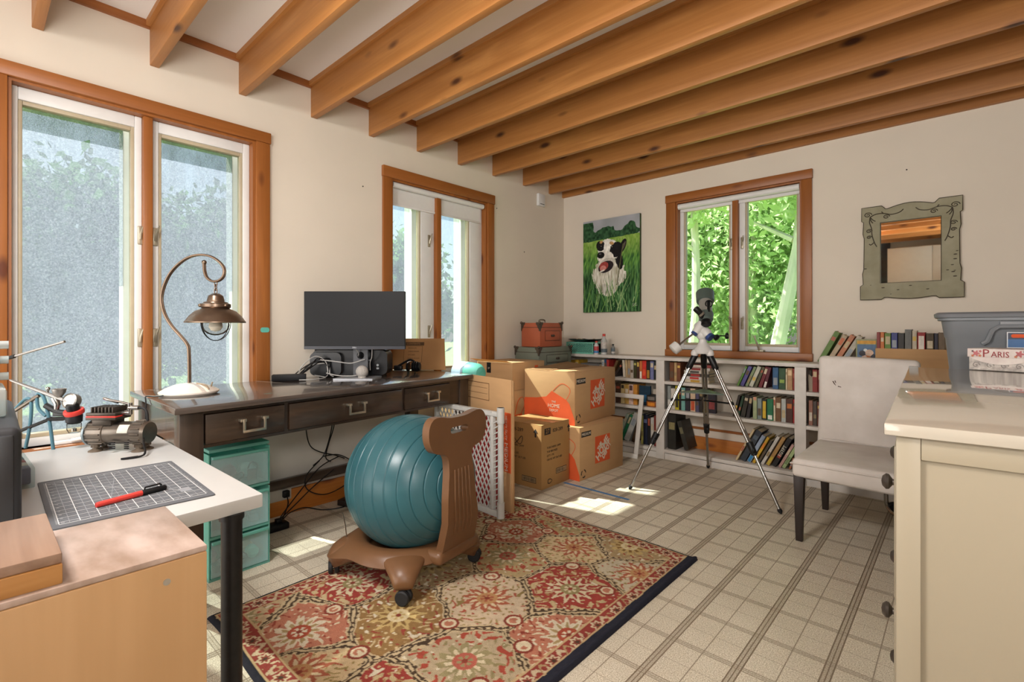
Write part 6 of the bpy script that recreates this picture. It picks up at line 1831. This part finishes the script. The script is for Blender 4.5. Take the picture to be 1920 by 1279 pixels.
# power bricks, cables
Pw = thing('power_brick', 'black power supply block on the desk to the left of the monitor', 'power supply', (0.205, -2.79, 0.76), RAD(62))
obj('brick_body', G().box(-0.085, 0.085, -0.028, 0.028, 0, 0.034, bev=0.004), dark_plastic, Pw)
g = G()
rr = random.Random(11)
Cc = thing('cable_tangle', 'tangle of black and grey cables rising beside the printer on the desk', 'cables', (0.20, -2.66, 0.7605))
for k in range(7):
    a = rr.uniform(0, 6)
    pts = [(-0.02 + rr.uniform(-.03, .03), -0.08 + rr.uniform(-.03, .03), 0.004), (-0.03 + rr.uniform(-.02, .02), -0.03 + rr.uniform(-.02, .02), 0.05 + rr.uniform(-.02, .02)), (-0.02, 0.02 + 0.008 * k, 0.10 + rr.uniform(-.02, .025)), (-0.01, 0.08 + 0.006 * k, 0.085 + rr.uniform(-.02, .02)), (0.0 + rr.uniform(-.02, .02), 0.10 + rr.uniform(-.01, .01), 0.02), (0.02, 0.10 + rr.uniform(-.03, .02), 0.004)]
    obj('cable', G().tube(smoothpts(pts), 0.0032, 6), (black_plastic, wire_w, black_plastic)[k % 3], Cc)
obj('cable', G().tube(smoothpts([(0.06, -0.10, 0.004), (0.09, -0.05, 0.004), (0.07, 0.03, 0.004), (0.03, 0.06, 0.006), (0.03, 0.0, 0.02)]), 0.003, 6), wire_w, Cc)
obj('cable', G().tube(smoothpts([(0.02, 0.04, 0.105), (0.10, 0.10, 0.095), (0.14, 0.16, 0.085), (0.17, 0.21, 0.10), (0.175, 0.23, 0.105)]), 0.0032, 6), wire_w, Cc)
obj('cable', G().tube(smoothpts([(0.05, 0.06, 0.03), (0.10, 0.11, 0.015), (0.14, 0.18, 0.012), (0.165, 0.22, 0.022)]), 0.0032, 6), wire_w, Cc)
# headphones
Hp = thing('headphones', 'black over ear headphones lying on the desk in front of the cardboard sheet', 'headphones', (0.262, -2.01, 0.76), RAD(38))
g = G()
for off, r in ((0.0, 0.030), (0.014, 0.034), (0.028, 0.033), (0.042, 0.028)):
    g.lathe([(0, -0.007), (r * 0.8, -0.007), (r, -0.003), (r, 0.003), (r * 0.8, 0.007), (0, 0.007)], 22, frame3((off, 0, 0.034), (0, 1, 0), (0, 0, 1)))
obj('ear_cup', g, black_plastic, Hp)
g = G()
g.lathe([(0, -0.009), (0.026, -0.009), (0.032, -0.003), (0.032, 0.006), (0, 0.009)], 22, frame3((-0.035, 0.01, 0.032), (0, 1, 0), (0, 0, 1)))
obj('ear_cup', g, black_plastic, Hp)
obj('headband', G().tube(smoothpts([(0.01, 0, 0.066), (-0.02, 0.005, 0.078), (-0.06, 0.01, 0.06), (-0.115, 0.012, 0.028)]), [0.007] * 18 + [0.010], 8).box(-0.13, -0.075, -0.002, 0.03, 0.008, 0.04, bev=0.006), black_plastic, Hp)
obj('yoke', G().tube([(-0.012 + 0.034 * math.cos(t), 0.036 * math.sin(t) * 0.3 - 0.012, 0.034 + 0.036 * math.sin(t)) for t in [PI * 0.2 + i * 0.25 for i in range(10)]], 0.0022, 6), chrome, Hp)
# cardboard sheet propped in front of the second window
Cs = thing('cardboard_sheet', 'sheet of cardboard printed with a small panel, propped at the right end of the desk', 'cardboard', (0.135, -1.925, 0.7605), RAD(45))
Cs.rotation_euler = (RAD(-14), 0, RAD(37))
g = G().prism([(-0.155, 0), (0.235, 0), (0.215, 0.218), (-0.215, 0.218)], 0.005, frame3((0, 0, 0), (1, 0, 0), (0, 0, 1)))
obj('board', g, cardboard2, Cs)
bp_ = mat('faded_print', '#553d25', 0.8, var=0.1)
F_ = frame3((0, -0.0054, 0), (1, 0, 0), (0, 0, 1))
g = G()
plate(g, [(-0.065, 0.050), (0.065, 0.050), (0.065, 0.165), (-0.065, 0.165)], [[(-0.063, 0.052), (-0.063, 0.163), (0.063, 0.163), (0.063, 0.052)]], 0.0005, F_)
plate(g, [(-0.075, 0.168), (0.075, 0.168), (0.075, 0.192), (-0.075, 0.192)], [], 0.0005, F_)
obj('printed_panel', g, bp_, Cs, smooth=0)
text('CONTENTS', 0.018, cardboard2, Cs, frame3((0, -0.0062, 0.180), (1, 0, 0), (0, 0, 1)))
for i, s in enumerate(('BEDROOM', 'LIVING ROOM', 'KITCHEN', 'DINING ROOM')):
    text(s, 0.012, bp_, Cs, frame3((-0.035, -0.0058, 0.150 - 0.024 * i), (1, 0, 0), (0, 0, 1)), align='LEFT')

# ------------------------------------------------------------------ under the desk
Dc = thing('drawer_cart', 'teal plastic three drawer cart standing under the left end of the desk', 'drawer unit', (0.64, -3.305, 0), RAD(2))
def plastic(name, c, alpha, r=0.25):
    M, nt, b = newmat(name)
    nt.nodes.remove(b)
    out = nt.nodes['Material Output']
    tr = nt.nodes.new('ShaderNodeBsdfTransparent'); tr.inputs[0].default_value = rgba(c, 1.25)
    df = nt.nodes.new('ShaderNodeBsdfPrincipled'); df.inputs['Base Color'].default_value = rgba(c); df.inputs['Roughness'].default_value = r
    mx = nt.nodes.new('ShaderNodeMixShader'); mx.inputs[0].default_value = alpha
    nt.links.new(tr.outputs[0], mx.inputs[1]); nt.links.new(df.outputs[0], mx.inputs[2]); nt.links.new(mx.outputs[0], out.inputs[0])
    return M
teal_p = plastic('teal_plastic', '#86cbbd', 0.55)
clear_p = plastic('clear_drawer_plastic', '#d3e6e6', 0.30)
g = G()
g.box(-0.36, 0, 0, 0.245, 0.53, 0.545, bev=0.004)
for z in (0.0, 0.172, 0.352):
    g.box(-0.36, 0, 0, 0.245, z, z + 0.010)
for z in (0.010, 0.182, 0.362):
    g.box(-0.36, 0, 0, 0.004, z, z + 0.162).box(-0.36, 0, 0.241, 0.245, z, z + 0.162).box(-0.36, -0.356, 0.004, 0.241, z, z + 0.162)
obj('cart_frame', g, teal_p, Dc)
junk = [mat('junk_grey', '#6d7377', 0.5, var=0.3, sc=20), mat('junk_red', '#b5424a', 0.5, var=0.1), mat('junk_black', '#232427', 0.5, var=0.2), mat('junk_white', '#cfd0cb', 0.5, var=0.1), mat('junk_teal', '#57b79f', 0.5, var=0.1), mat('junk_yellow', '#a89d4a', 0.5, var=0.2)]
names = ('grey charger', 'red cloth', 'black plug', 'white packet', 'teal clip', 'yellow pouch')
rr = random.Random(4)
for n_, z in enumerate((0.014, 0.186, 0.366)):
    g = G()
    g.box(-0.34, 0.004, 0.008, 0.237, z, z + 0.003)
    g.box(0.001, 0.004, 0.008, 0.237, z + 0.003, z + 0.150, bev=0.001).box(-0.34, -0.337, 0.008, 0.237, z + 0.003, z + 0.120).box(-0.337, 0.001, 0.008, 0.011, z + 0.003, z + 0.120).box(-0.337, 0.001, 0.234, 0.237, z + 0.003, z + 0.120)
    d = obj('drawer', g, clear_p, Dc)
    obj('drawer_pull', G().box(0.002, 0.016, 0.010, 0.235, z + 0.138, z + 0.150, bev=0.003), teal_p, d)
    for k in range(6):
        q = (k + 2 * n_) % 6
        sx, sy, sz = rr.uniform(0.03, 0.07), rr.uniform(0.03, 0.05), rr.uniform(0.022, 0.045)
        x, y = -0.05 - 0.07 * (k % 2) - rr.random() * 0.02, 0.045 + 0.075 * (k // 2)
        it = thing('stored_item', '%s inside the %s drawer of the teal cart%s' % (names[q], ('bottom', 'middle', 'top')[n_], ''), 'supplies', (0, 0, 0))
        w_ = Matrix.Rotation(RAD(2), 4, 'Z')
        it.location = Vector((0.64, -3.305, 0)) + w_ @ Vector((x, y, z + 0.0035))
        it.rotation_euler = (0, 0, rr.uniform(0, 3))
        g = G()
        if q in (0, 2):
            g.box(-sx * .6, sx * .6, -sy * .5, sy * .5, 0, sz, bev=0.005)
            obj('item_body', g, junk[q], it)
            obj('item_cord', G().tube(smoothpts([(sx * .5, 0, sz * .5), (sx * .8, sy * .6, sz * 1.2), (0, sy * .9, sz * 1.6), (-sx * .5, sy * .3, sz * 1.1)]), 0.003, 6), junk[2], it)
        else:
            g.ball((0, 0, sz * .8), sz * .8, 0, 14, sx / sz * 0.8, sy / sz * 0.8, 1)
            g.xf(lambda p: Vector((p.x + 0.004 * math.sin(p.z * 200), p.y + 0.004 * math.sin(p.x * 170), p.z)))
            obj('item_body', g, junk[q], it)

Ou = thing('wall_outlet', 'grey outlet cover with a black plug in the baseboard under the desk', 'outlet', (0.1165, -2.80, 0.115))
obj('cover_plate', G().box(0, 0.006, -0.058, 0.058, -0.030, 0.034, bev=0.002), mat('outlet_beige', '#b1ab9f', 0.5), Ou)
obj('plug', G().box(0.006, 0.034, 0.005, 0.04, -0.012, 0.026, bev=0.006), black_plastic, Ou)
Ou2 = thing('power_strip', 'black plug block on the floor beside the teal cart', 'plug', (0.29, -2.90, 0.0008))
obj('plug_body', G().box(-0.03, 0.04, -0.05, 0.06, 0, 0.035, bev=0.008), black_plastic, Ou2)
obj('plug', G().box(-0.01, 0.02, 0.0, 0.03, 0.035, 0.055, bev=0.005), black_plastic, Ou2)
Ad = thing('power_adapter', 'black adapter lying on the floor behind the ball chair', 'adapter', (0.22, -2.44, 0.0008), RAD(20))
obj('adapter_body', G().box(-0.04, 0.04, -0.06, 0.06, 0, 0.035, bev=0.006), mat('adapter_brown_black', '#2a211d', 0.5), Ad)
def wire(label, pts, r=0.0032, m=None):
    o = obj('power_cable', G().tube(smoothpts(pts, 8), r, 6), m or black_plastic)
    return tag(o, label, 'cord', 'cords under the desk')
wire('black cord hanging in a long curve from the left of the desk to the stretcher', [(0.30, -2.74, 0.60), (0.30, -2.74, 0.50), (0.26, -2.70, 0.40), (0.21, -2.62, 0.34), (0.20, -2.52, 0.30), (0.20, -2.46, 0.27)])
wire('straight black cord hanging from the desk down to the knot of cords', [(0.28, -2.55, 0.60), (0.26, -2.56, 0.48), (0.22, -2.57, 0.38), (0.205, -2.58, 0.30), (0.205, -2.55, 0.27)])
wire('black cord beside the straight one, spread apart at the desk edge', [(0.30, -2.60, 0.60), (0.27, -2.575, 0.50), (0.22, -2.575, 0.38), (0.21, -2.60, 0.31), (0.215, -2.66, 0.27)])
wire('loose black loop of cord hanging over the stretcher', [(0.21, -2.60, 0.31), (0.215, -2.50, 0.30), (0.215, -2.40, 0.22), (0.215, -2.44, 0.13), (0.215, -2.58, 0.09), (0.215, -2.69, 0.14), (0.215, -2.70, 0.22), (0.21, -2.62, 0.29)])
wire('black cord running from the knot down to the floor plug', [(0.205, -2.50, 0.29), (0.21, -2.62, 0.25), (0.23, -2.74, 0.15), (0.26, -2.84, 0.07), (0.29, -2.875, 0.052)])
wire('second black cord running down to the floor plug, just under the first', [(0.205, -2.53, 0.22), (0.215, -2.66, 0.15), (0.24, -2.78, 0.08), (0.27, -2.86, 0.045), (0.31, -2.90, 0.052)])
wire('black cord lying along the baseboard to the adapter behind the ball', [(0.30, -2.86, 0.05), (0.24, -2.80, 0.05), (0.20, -2.70, 0.04), (0.22, -2.60, 0.006), (0.26, -2.50, 0.006), (0.24, -2.44, 0.02)])
wire('short black cord dropping from the stretcher at the right', [(0.20, -2.42, 0.21), (0.19, -2.36, 0.15), (0.18, -2.33, 0.10), (0.20, -2.36, 0.05), (0.21, -2.41, 0.03)])
wire('black cord from the outlet plug down behind the teal cart', [(0.150, -2.78, 0.118), (0.19, -2.79, 0.08), (0.24, -2.84, 0.03), (0.27, -2.87, 0.03)])

# ------------------------------------------------------------------ on the white craft table
Cm = thing('cutting_mat', 'grey cutting mat with a white grid on the white table', 'cutting mat', (1.395, -3.862, 0.7004), RAD(-1.2))
MW, MD = 0.375, 0.252
matm = mat('mat_grey', '#54565a', 0.6, var=0.06, sc=30)
obj('mat_sheet', G().prism(rrect(0, MW, 0, MD, 0.006, 3), 0.002), matm, Cm)
lw = mat('mat_line', '#c6c7c5', 0.6)
lf = mat('mat_line_faint', '#85878a', 0.6)
g = G(); g2 = G(); z = 0.0021
bx0, bx1, by0, by1 = 0.022, MW - 0.022, 0.012, MD - 0.012
n_ = 12
for i in range(n_ + 1):
    x = bx0 + 0.012 + (bx1 - bx0 - 0.024) * i / n_
    g.face([(x - .0006, by0, z), (x + .0006, by0, z), (x + .0006, by1, z), (x - .0006, by1, z)])
    if i < n_:
        for q in (0.5,):
            xx = x + (bx1 - bx0 - 0.024) / n_ * q
            g2.face([(xx - .0004, by0, z), (xx + .0004, by0, z), (xx + .0004, by1, z), (xx - .0004, by1, z)])
for i in range(17):
    y = by0 + (by1 - by0) * i / 16
    w = 0.0006 if i % 2 == 0 else 0.0004
    (g if i % 2 == 0 else g2).face([(bx0, y - w, z + .00002), (bx1, y - w, z + .00002), (bx1, y + w, z + .00002), (bx0, y + w, z + .00002)])
def dline(gg, a, b, w=0.0005):
    d = Vector((b[0] - a[0], b[1] - a[1], 0)).normalized(); p = Vector((-d.y, d.x, 0)) * w
    A_, B_ = Vector((a[0], a[1], z + .00004)), Vector((b[0], b[1], z + .00004))
    gg.face([A_ - p, B_ - p, B_ + p, A_ + p])
dline(g, (bx0 + .02, by0 + .01), (bx1 - .05, by1 - .02)); dline(g2, (bx0 + .02, by1 - .01), (bx1 - .03, by0 + .05)); dline(g2, (bx0 + .01, by0 + .12), (bx1 - .01, by0 + .07))
for i in range(60):
    x = bx0 + (bx1 - bx0) * i / 60
    for y in (by0 - .004, by1 + .001):
        g.face([(x, y, z), (x + .0009, y, z), (x + .0009, y + (.003 if i % 5 else .005), z), (x, y + (.003 if i % 5 else .005), z)])
for x in (bx0 - .003, bx1 + .001):
    g.face([(x, by0, z), (x + .0016, by0, z), (x + .0016, by1, z), (x, by1, z)])
obj('grid_lines', g, lw, Cm, smooth=0, kind='stuff')
obj('faint_grid_lines', g2, lf, Cm, smooth=0, kind='stuff')
for i in range(13):
    text(str(i), 0.006, lw, Cm, frame3((bx0 + 0.012 + (bx1 - bx0 - 0.024) * i / 12 + 0.005, by0 + 0.005, z + .0001), (1, 0, 0), (0, 1, 0)), name='numeral', ext=0)
for i in range(1, 9):
    for x in (bx0 + 0.005, bx1 - 0.005):
        text(str(i), 0.006, lw, Cm, frame3((x, by0 + (by1 - by0) * i / 9, z + .0001), (1, 0, 0), (0, 1, 0)), name='numeral', ext=0)
g = G().face([(bx1 - 0.075, by1 - 0.034, z + .0001), (bx1 - 0.045, by1 - 0.034, z + .0001), (bx1 - 0.045, by1 - 0.014, z + .0001), (bx1 - 0.075, by1 - 0.014, z + .0001)])
obj('printed_emblem', g, lf, Cm, smooth=0)

Pn = thing('utility_knife', 'red craft knife with a black cap lying on the cutting mat', 'knife', (1.692, -3.800, 0.7075), math.atan2(0.119, -0.03))
redp = mat('red_plastic', '#c63a32', 0.4, var=0.04)
obj('handle', G().tube([(0, 0, 0), (0.004, 0, 0.0), (0.078, 0, 0.0005)], [0.0045, 0.0053, 0.0056], 10), redp, Pn)
obj('cap', G().tube([(0.076, 0, 0), (0.08, 0, 0), (0.122, 0, 0.0), (0.124, 0, 0)], [0.0045, 0.0062, 0.0056, 0.004], 12), black_plastic, Pn)
obj('clip', G().tube([(0.083, 0, 0.006), (0.085, 0, 0.0105), (0.112, 0, 0.0105), (0.115, 0, 0.007)], 0.0018, 6).box(0.083, 0.113, -0.002, 0.002, 0.0095, 0.0115, bev=0.0008), black_plastic, Pn)

# compressor
Co = thing('air_compressor', 'small grey airbrush compressor with a red gasket at the back of the white table', 'compressor', (1.150, -3.672, 0.7004), math.atan2(0.131, 0.143))
Co.scale = (0.86, 0.86, 0.86)
gun = mat('gunmetal', '#6f675e', 0.30, 0.85, var=0.12, sc=30)
gun_d = mat('gunmetal_dark', '#4a433c', 0.4, 0.7, var=0.12, sc=30)
bx = lambda x: x
ctr = Vector((0, 0, 0.058))
def cylx(prof, n=30):
    return G().lathe(prof, n, frame3(ctr, (0, 1, 0), (0, 0, 1)))
obj('motor_body', cylx([(0, -0.098), (0.036, -0.098), (0.040, -0.092), (0.040, -0.040), (0.037, -0.038), (0.037, 0.050), (0.040, 0.052), (0.040, 0.086), (0.034, 0.094), (0, 0.096)]), gun, Co)
g = G()
for k in range(14):
    a = 2 * PI * k / 14
    for x0, x1 in ((-0.090, -0.044), (0.056, 0.084)):
        c_ = ctr + Vector((0, math.cos(a), math.sin(a))) * 0.0405
        g.tube([c_ + Vector((x0, 0, 0)), c_ + Vector((x1, 0, 0))], 0.0028, 5)
obj('cooling_rib', g, gun, Co, kind='stuff')
obj('end_cap', cylx([(0, -0.104), (0.038, -0.104), (0.042, -0.100), (0.042, -0.094), (0, -0.094)]), mat('clear_end_cap', '#7d8a8f', 0.2, 0.3), Co)
pl = obj('rating_plate', G().lathe([(0.0378, 0.012), (0.0378, 0.046)], 10, frame3(ctr, (0, 1, 0), (0, 0, 1)), 0, RAD(128), RAD(172)), mat('plate_paper', '#b9b4a8', 0.6, var=0.1, sc=90), Co)
g = G()
for k in range(4):
    g.box(-0.012 + 0.0, 0.006, -0.0395, -0.034, 0.030 - 0.006 * k, 0.033 - 0.006 * k)
    g.box(0.038, 0.05, -0.0395, -0.033, 0.030 - 0.006 * k, 0.033 - 0.006 * k)
obj('vent_slot', g, black_plastic, Co, kind='stuff')
obj('pump_block', G().box(-0.075, -0.012, -0.03, 0.03, 0.085, 0.112, bev=0.004).cyl((-0.045, 0, 0.09), (-0.045, 0, 0.10), 0.03, 20), gun_d, Co)
obj('gasket', G().box(-0.092, 0.006, -0.034, 0.034, 0.112, 0.1175, bev=0.002), redp, Co)
obj('pump_head', G().box(-0.092, 0.006, -0.034, 0.034, 0.1175, 0.128, bev=0.003).box(-0.092, 0.006, -0.034, 0.034, 0.104, 0.1125, bev=0.002), gun_d, Co)
for k in range(7):
    obj('cooling_fin', G().box(-0.078 + 0.0115 * k, -0.073 + 0.0115 * k, -0.03, 0.03, 0.128, 0.146, bev=0.001), gun_d, Co)
obj('carry_handle', G().tube(smoothpts([(0.028, 0.0, 0.150), (0.0, 0.0, 0.158), (-0.04, 0.0, 0.165), (-0.062, 0.006, 0.170), (-0.066, 0.014, 0.168), (-0.05, 0.016, 0.162), (-0.02, 0.010, 0.156)]), 0.0042, 8), chrome, Co)
obj('outlet_valve', G().cyl((0.006, 0, 0.122), (0.03, 0, 0.124), 0.009, 12).cyl((0.028, 0, 0.118), (0.028, 0, 0.156), 0.007, 12).cyl((0.026, 0, 0.14), (0.058, 0, 0.140), 0.008, 12), chrome, Co)
obj('air_hose', G().tube(smoothpts([(0.056, 0, 0.140), (0.075, 0, 0.137), (0.084, 0, 0.122), (0.086, 0, 0.096)]), 0.004, 8), rubber, Co)
ft = G().lathe([(0, 0), (0.020, 0), (0.019, 0.003), (0.008, 0.009), (0.006, 0.024), (0, 0.024)], 20)
ft.box(-0.012, 0.012, -0.006, 0.006, 0.012, 0.026, bev=0.002)
f0_ = obj('suction_foot', ft, mat('foot_brown', '#5b4f42', 0.5, 0.3, var=0.1), Co, (-0.072, -0.018, 0))
for x, y in ((0.07, -0.018), (-0.072, 0.018), (0.07, 0.018)):
    child(f0_, Co, (x, y, 0))
obj('mains_cord', G().tube(smoothpts([(0.088, -0.02, 0.045), (0.11, -0.05, 0.035), (0.14, -0.09, 0.006), (0.10, -0.13, 0.004), (0.13, -0.10, 0.004)]), 0.0032, 6), black_plastic, Co)

# airbrush, holder, regulator and hose
Ab = thing('airbrush', 'silver airbrush with a small cup, hung on a holder by the window', 'airbrush', (1.0, -3.80, 0.7004))
rv = Vector((0.7376, 0.6752, 0))
def AB(px, py):      # point in the upright plane of the airbrush, from its place beside the table edge
    return rv * ((px - 105) / 652.7) + Vector((0, 0, (614.08 - py) / 652.7 + 0.3496))
brush_m = mat('airbrush_metal', '#8f8c88', 0.38, 0.85, var=0.1)
obj('brush_body', G().tube([AB(20, 712), AB(24, 713.5), AB(60, 727), AB(100, 742), AB(120, 749), AB(138, 758)], [0.0012, 0.0034, 0.0044, 0.0056, 0.0062, 0.006], 12), brush_m, Ab)
obj('colour_cup', G().lathe([(0.002, -0.018), (0.005, -0.014), (0.015, 0.002), (0.0165, 0.012), (0.0145, 0.011), (0.004, -0.006), (0.0, -0.008)], 22, Matrix.Translation(AB(113, 737))), brush_m, Ab)
obj('trigger', G().ball(AB(92, 729), 0.0055, 0, 12).cyl(AB(92, 740), AB(92, 731), 0.003, 8), chrome, Ab)
obj('brush_valve', G().tube([AB(104, 746), AB(110, 758), AB(108, 768)], [0.009, 0.008, 0.006], 12), chrome, Ab)
Hd = thing('airbrush_holder', 'black airbrush holder with a pressure gauge, red ring and clear trap', 'holder', (1.0, -3.80, 0.7004))
obj('holder_bracket', G().tube([AB(88, 760), AB(110, 772), AB(125, 774)], 0.008, 8).tube([AB(92, 786), AB(120, 785), AB(150, 775)], 0.006, 8).box(-0.03, 0.03, -0.008, 0.008, 0.095, 0.112, 0, 0.002, 2, Matrix.Translation(Vector((0.02, 0.02, 0.0))) @ Matrix.Rotation(0.74, 4, 'Z')).tube([AB(100, 784), AB(60, 800), AB(-20, 832), AB(-26, 842)], [0.005, 0.005, 0.005, 0.012], 8), black_metal, Hd)
nrm = Vector((0.62, -0.74, 0.25)).normalized()
obj('pressure_gauge', G().lathe([(0, -0.012), (0.021, -0.012), (0.022, 0.006), (0.019, 0.008), (0.0185, 0.005), (0, 0.005)], 26, Matrix.Translation(AB(135, 752)) @ nrm.to_track_quat('Z', 'Y').to_matrix().to_4x4()), brush_m, Hd)
obj('gauge_face', G().lathe([(0, 0.0056), (0.0183, 0.0056)], 26, Matrix.Translation(AB(135, 752)) @ nrm.to_track_quat('Z', 'Y').to_matrix().to_4x4()), mat('gauge_face', '#b9b4ab', 0.5, var=0.1), Hd)
up = Matrix.Translation(AB(141, 772))
tilt = Matrix.Rotation(RAD(18), 4, Vector((0.7, 0.67, 0)))
obj('red_ring', G().lathe([(0.012, -0.006), (0.023, -0.006), (0.0245, 0), (0.023, 0.006), (0.012, 0.006)], 26, up @ tilt), redp, Hd)
obj('pressure_knob', G().lathe([(0, 0.004), (0.0155, 0.004), (0.0155, 0.020), (0.0135, 0.024), (0, 0.024)], 24, up @ tilt), black_plastic, Hd)
obj('regulator_body', G().lathe([(0, -0.034), (0.014, -0.034), (0.019, -0.028), (0.020, -0.010), (0.018, -0.006), (0, -0.006)], 24, up), dark_plastic, Hd)
obj('moisture_trap', G().lathe([(0.0165, -0.034), (0.0165, -0.05), (0.012, -0.06), (0, -0.062)], 22, up), bulbg, Hd)
obj('trap_nut', G().lathe([(0, -0.056), (0.006, -0.056), (0.006, -0.048), (0, -0.046)], 12, up), chrome, Hd)
hose_m = mat('blue_hose', '#3f6674', 0.55, var=0.1)
Ho = thing('air_hose', 'blue grey braided air hose looped over the airbrush holder', 'hose', (1.0, -3.80, 0.7004))
bk_ = Vector((-0.03, 0.02, 0))
obj('hose_loop', G().tube(smoothpts([AB(22, 778), AB(45, 752), AB(58, 748), AB(61, 765), AB(58, 800), AB(50, 840)]), 0.0042, 8), hose_m, Ho)
obj('hose_loop', G().tube(smoothpts([AB(88, 780) , AB(74, 765), AB(72, 742), AB(78, 738), AB(86, 750), AB(95, 790), AB(102, 843)]), 0.0042, 8), hose_m, Ho)
obj('hose_arm', G().tube([AB(30, 770), AB(76, 741)], 0.0055, 8), gun, Ho)
Rd = thing('telescopic_rod', 'thin silver rod with a dark grip sticking out above the black tool case', 'rod', (1.0, -3.80, 0.7004))
obj('grip', G().tube([AB(-40, 688), AB(30, 668)], 0.0052, 10), black_plastic, Rd)
obj('rod', G().tube([AB(30, 668), AB(122, 641), AB(123.5, 640.6)], [0.0032, 0.0032, 0.0038], 10), brush_m, Rd)
# clear clamp block with bolts at the frame edge
Cl = thing('clear_bracket', 'clear plastic bracket with three bosses standing on the black tool case', 'bracket', (1.52, -3.945, 0.877))
cp = plastic('clear_plastic', '#c9d2d2', 0.4, 0.15)
obj('bracket_body', G().box(-0.12, 0.04, -0.030, 0.03, 0, 0.055, bev=0.006).box(-0.12, 0.02, -0.035, 0.012, 0.055, 0.15, bev=0.006), cp, Cl)
for z in (0.075, 0.108, 0.138):
    obj('boss', G().cyl((-0.02, 0.005, z), (-0.02, 0.034, z), 0.008, 14), cp, Cl)
# black tool case
Tc = thing('tool_case', 'black plastic tool case standing at the left edge on the white table', 'tool case', (1.38, -3.918, 0.7004), RAD(-1))
g = G().box(-0.18, 0.325, -0.16, 0.022, 0, 0.175, bev=0.014, seg=3)
obj('case_shell', g, mat('case_black', '#26272a', 0.45, var=0.1, sc=20), Tc)
g = G().box(0.318, 0.332, -0.15, -0.035, 0.012, 0.163, bev=0.006).box(0.316, 0.330, -0.020, 0.012, 0.012, 0.163, bev=0.004)
obj('case_rib', g, mat('case_black', '#26272a', 0.45), Tc)
obj('latch', G().box(0.328, 0.338, -0.075, -0.045, 0.07, 0.115, bev=0.003), dark_plastic, Tc)
# small clear organiser with coloured contents
Og = thing('small_organizer', 'small clear case of coloured bits standing beside the black tool case', 'organizer', (1.33, -3.905, 0.7004), RAD(2))
obj('case_shell', G().box(-0.17, 0.10, 0.0, 0.034, 0, 0.045, bev=0.003), plastic('thin_clear_plastic', '#d5dcdc', 0.12, 0.15), Og)
for k, (x, c) in enumerate(((-0.15, '#c9702c'), (-0.11, '#d5d0c6'), (-0.075, '#6b8f9c'), (-0.035, '#a94f42'), (0.0, '#c9c6bd'), (0.04, '#5d5f7a'))):
    obj('coloured_bit', G().box(x, x + 0.034, 0.004, 0.030, 0.003, 0.040, bev=0.004), mat('bit_' + c[1:], c, 0.5, var=0.15, sc=40), Og)
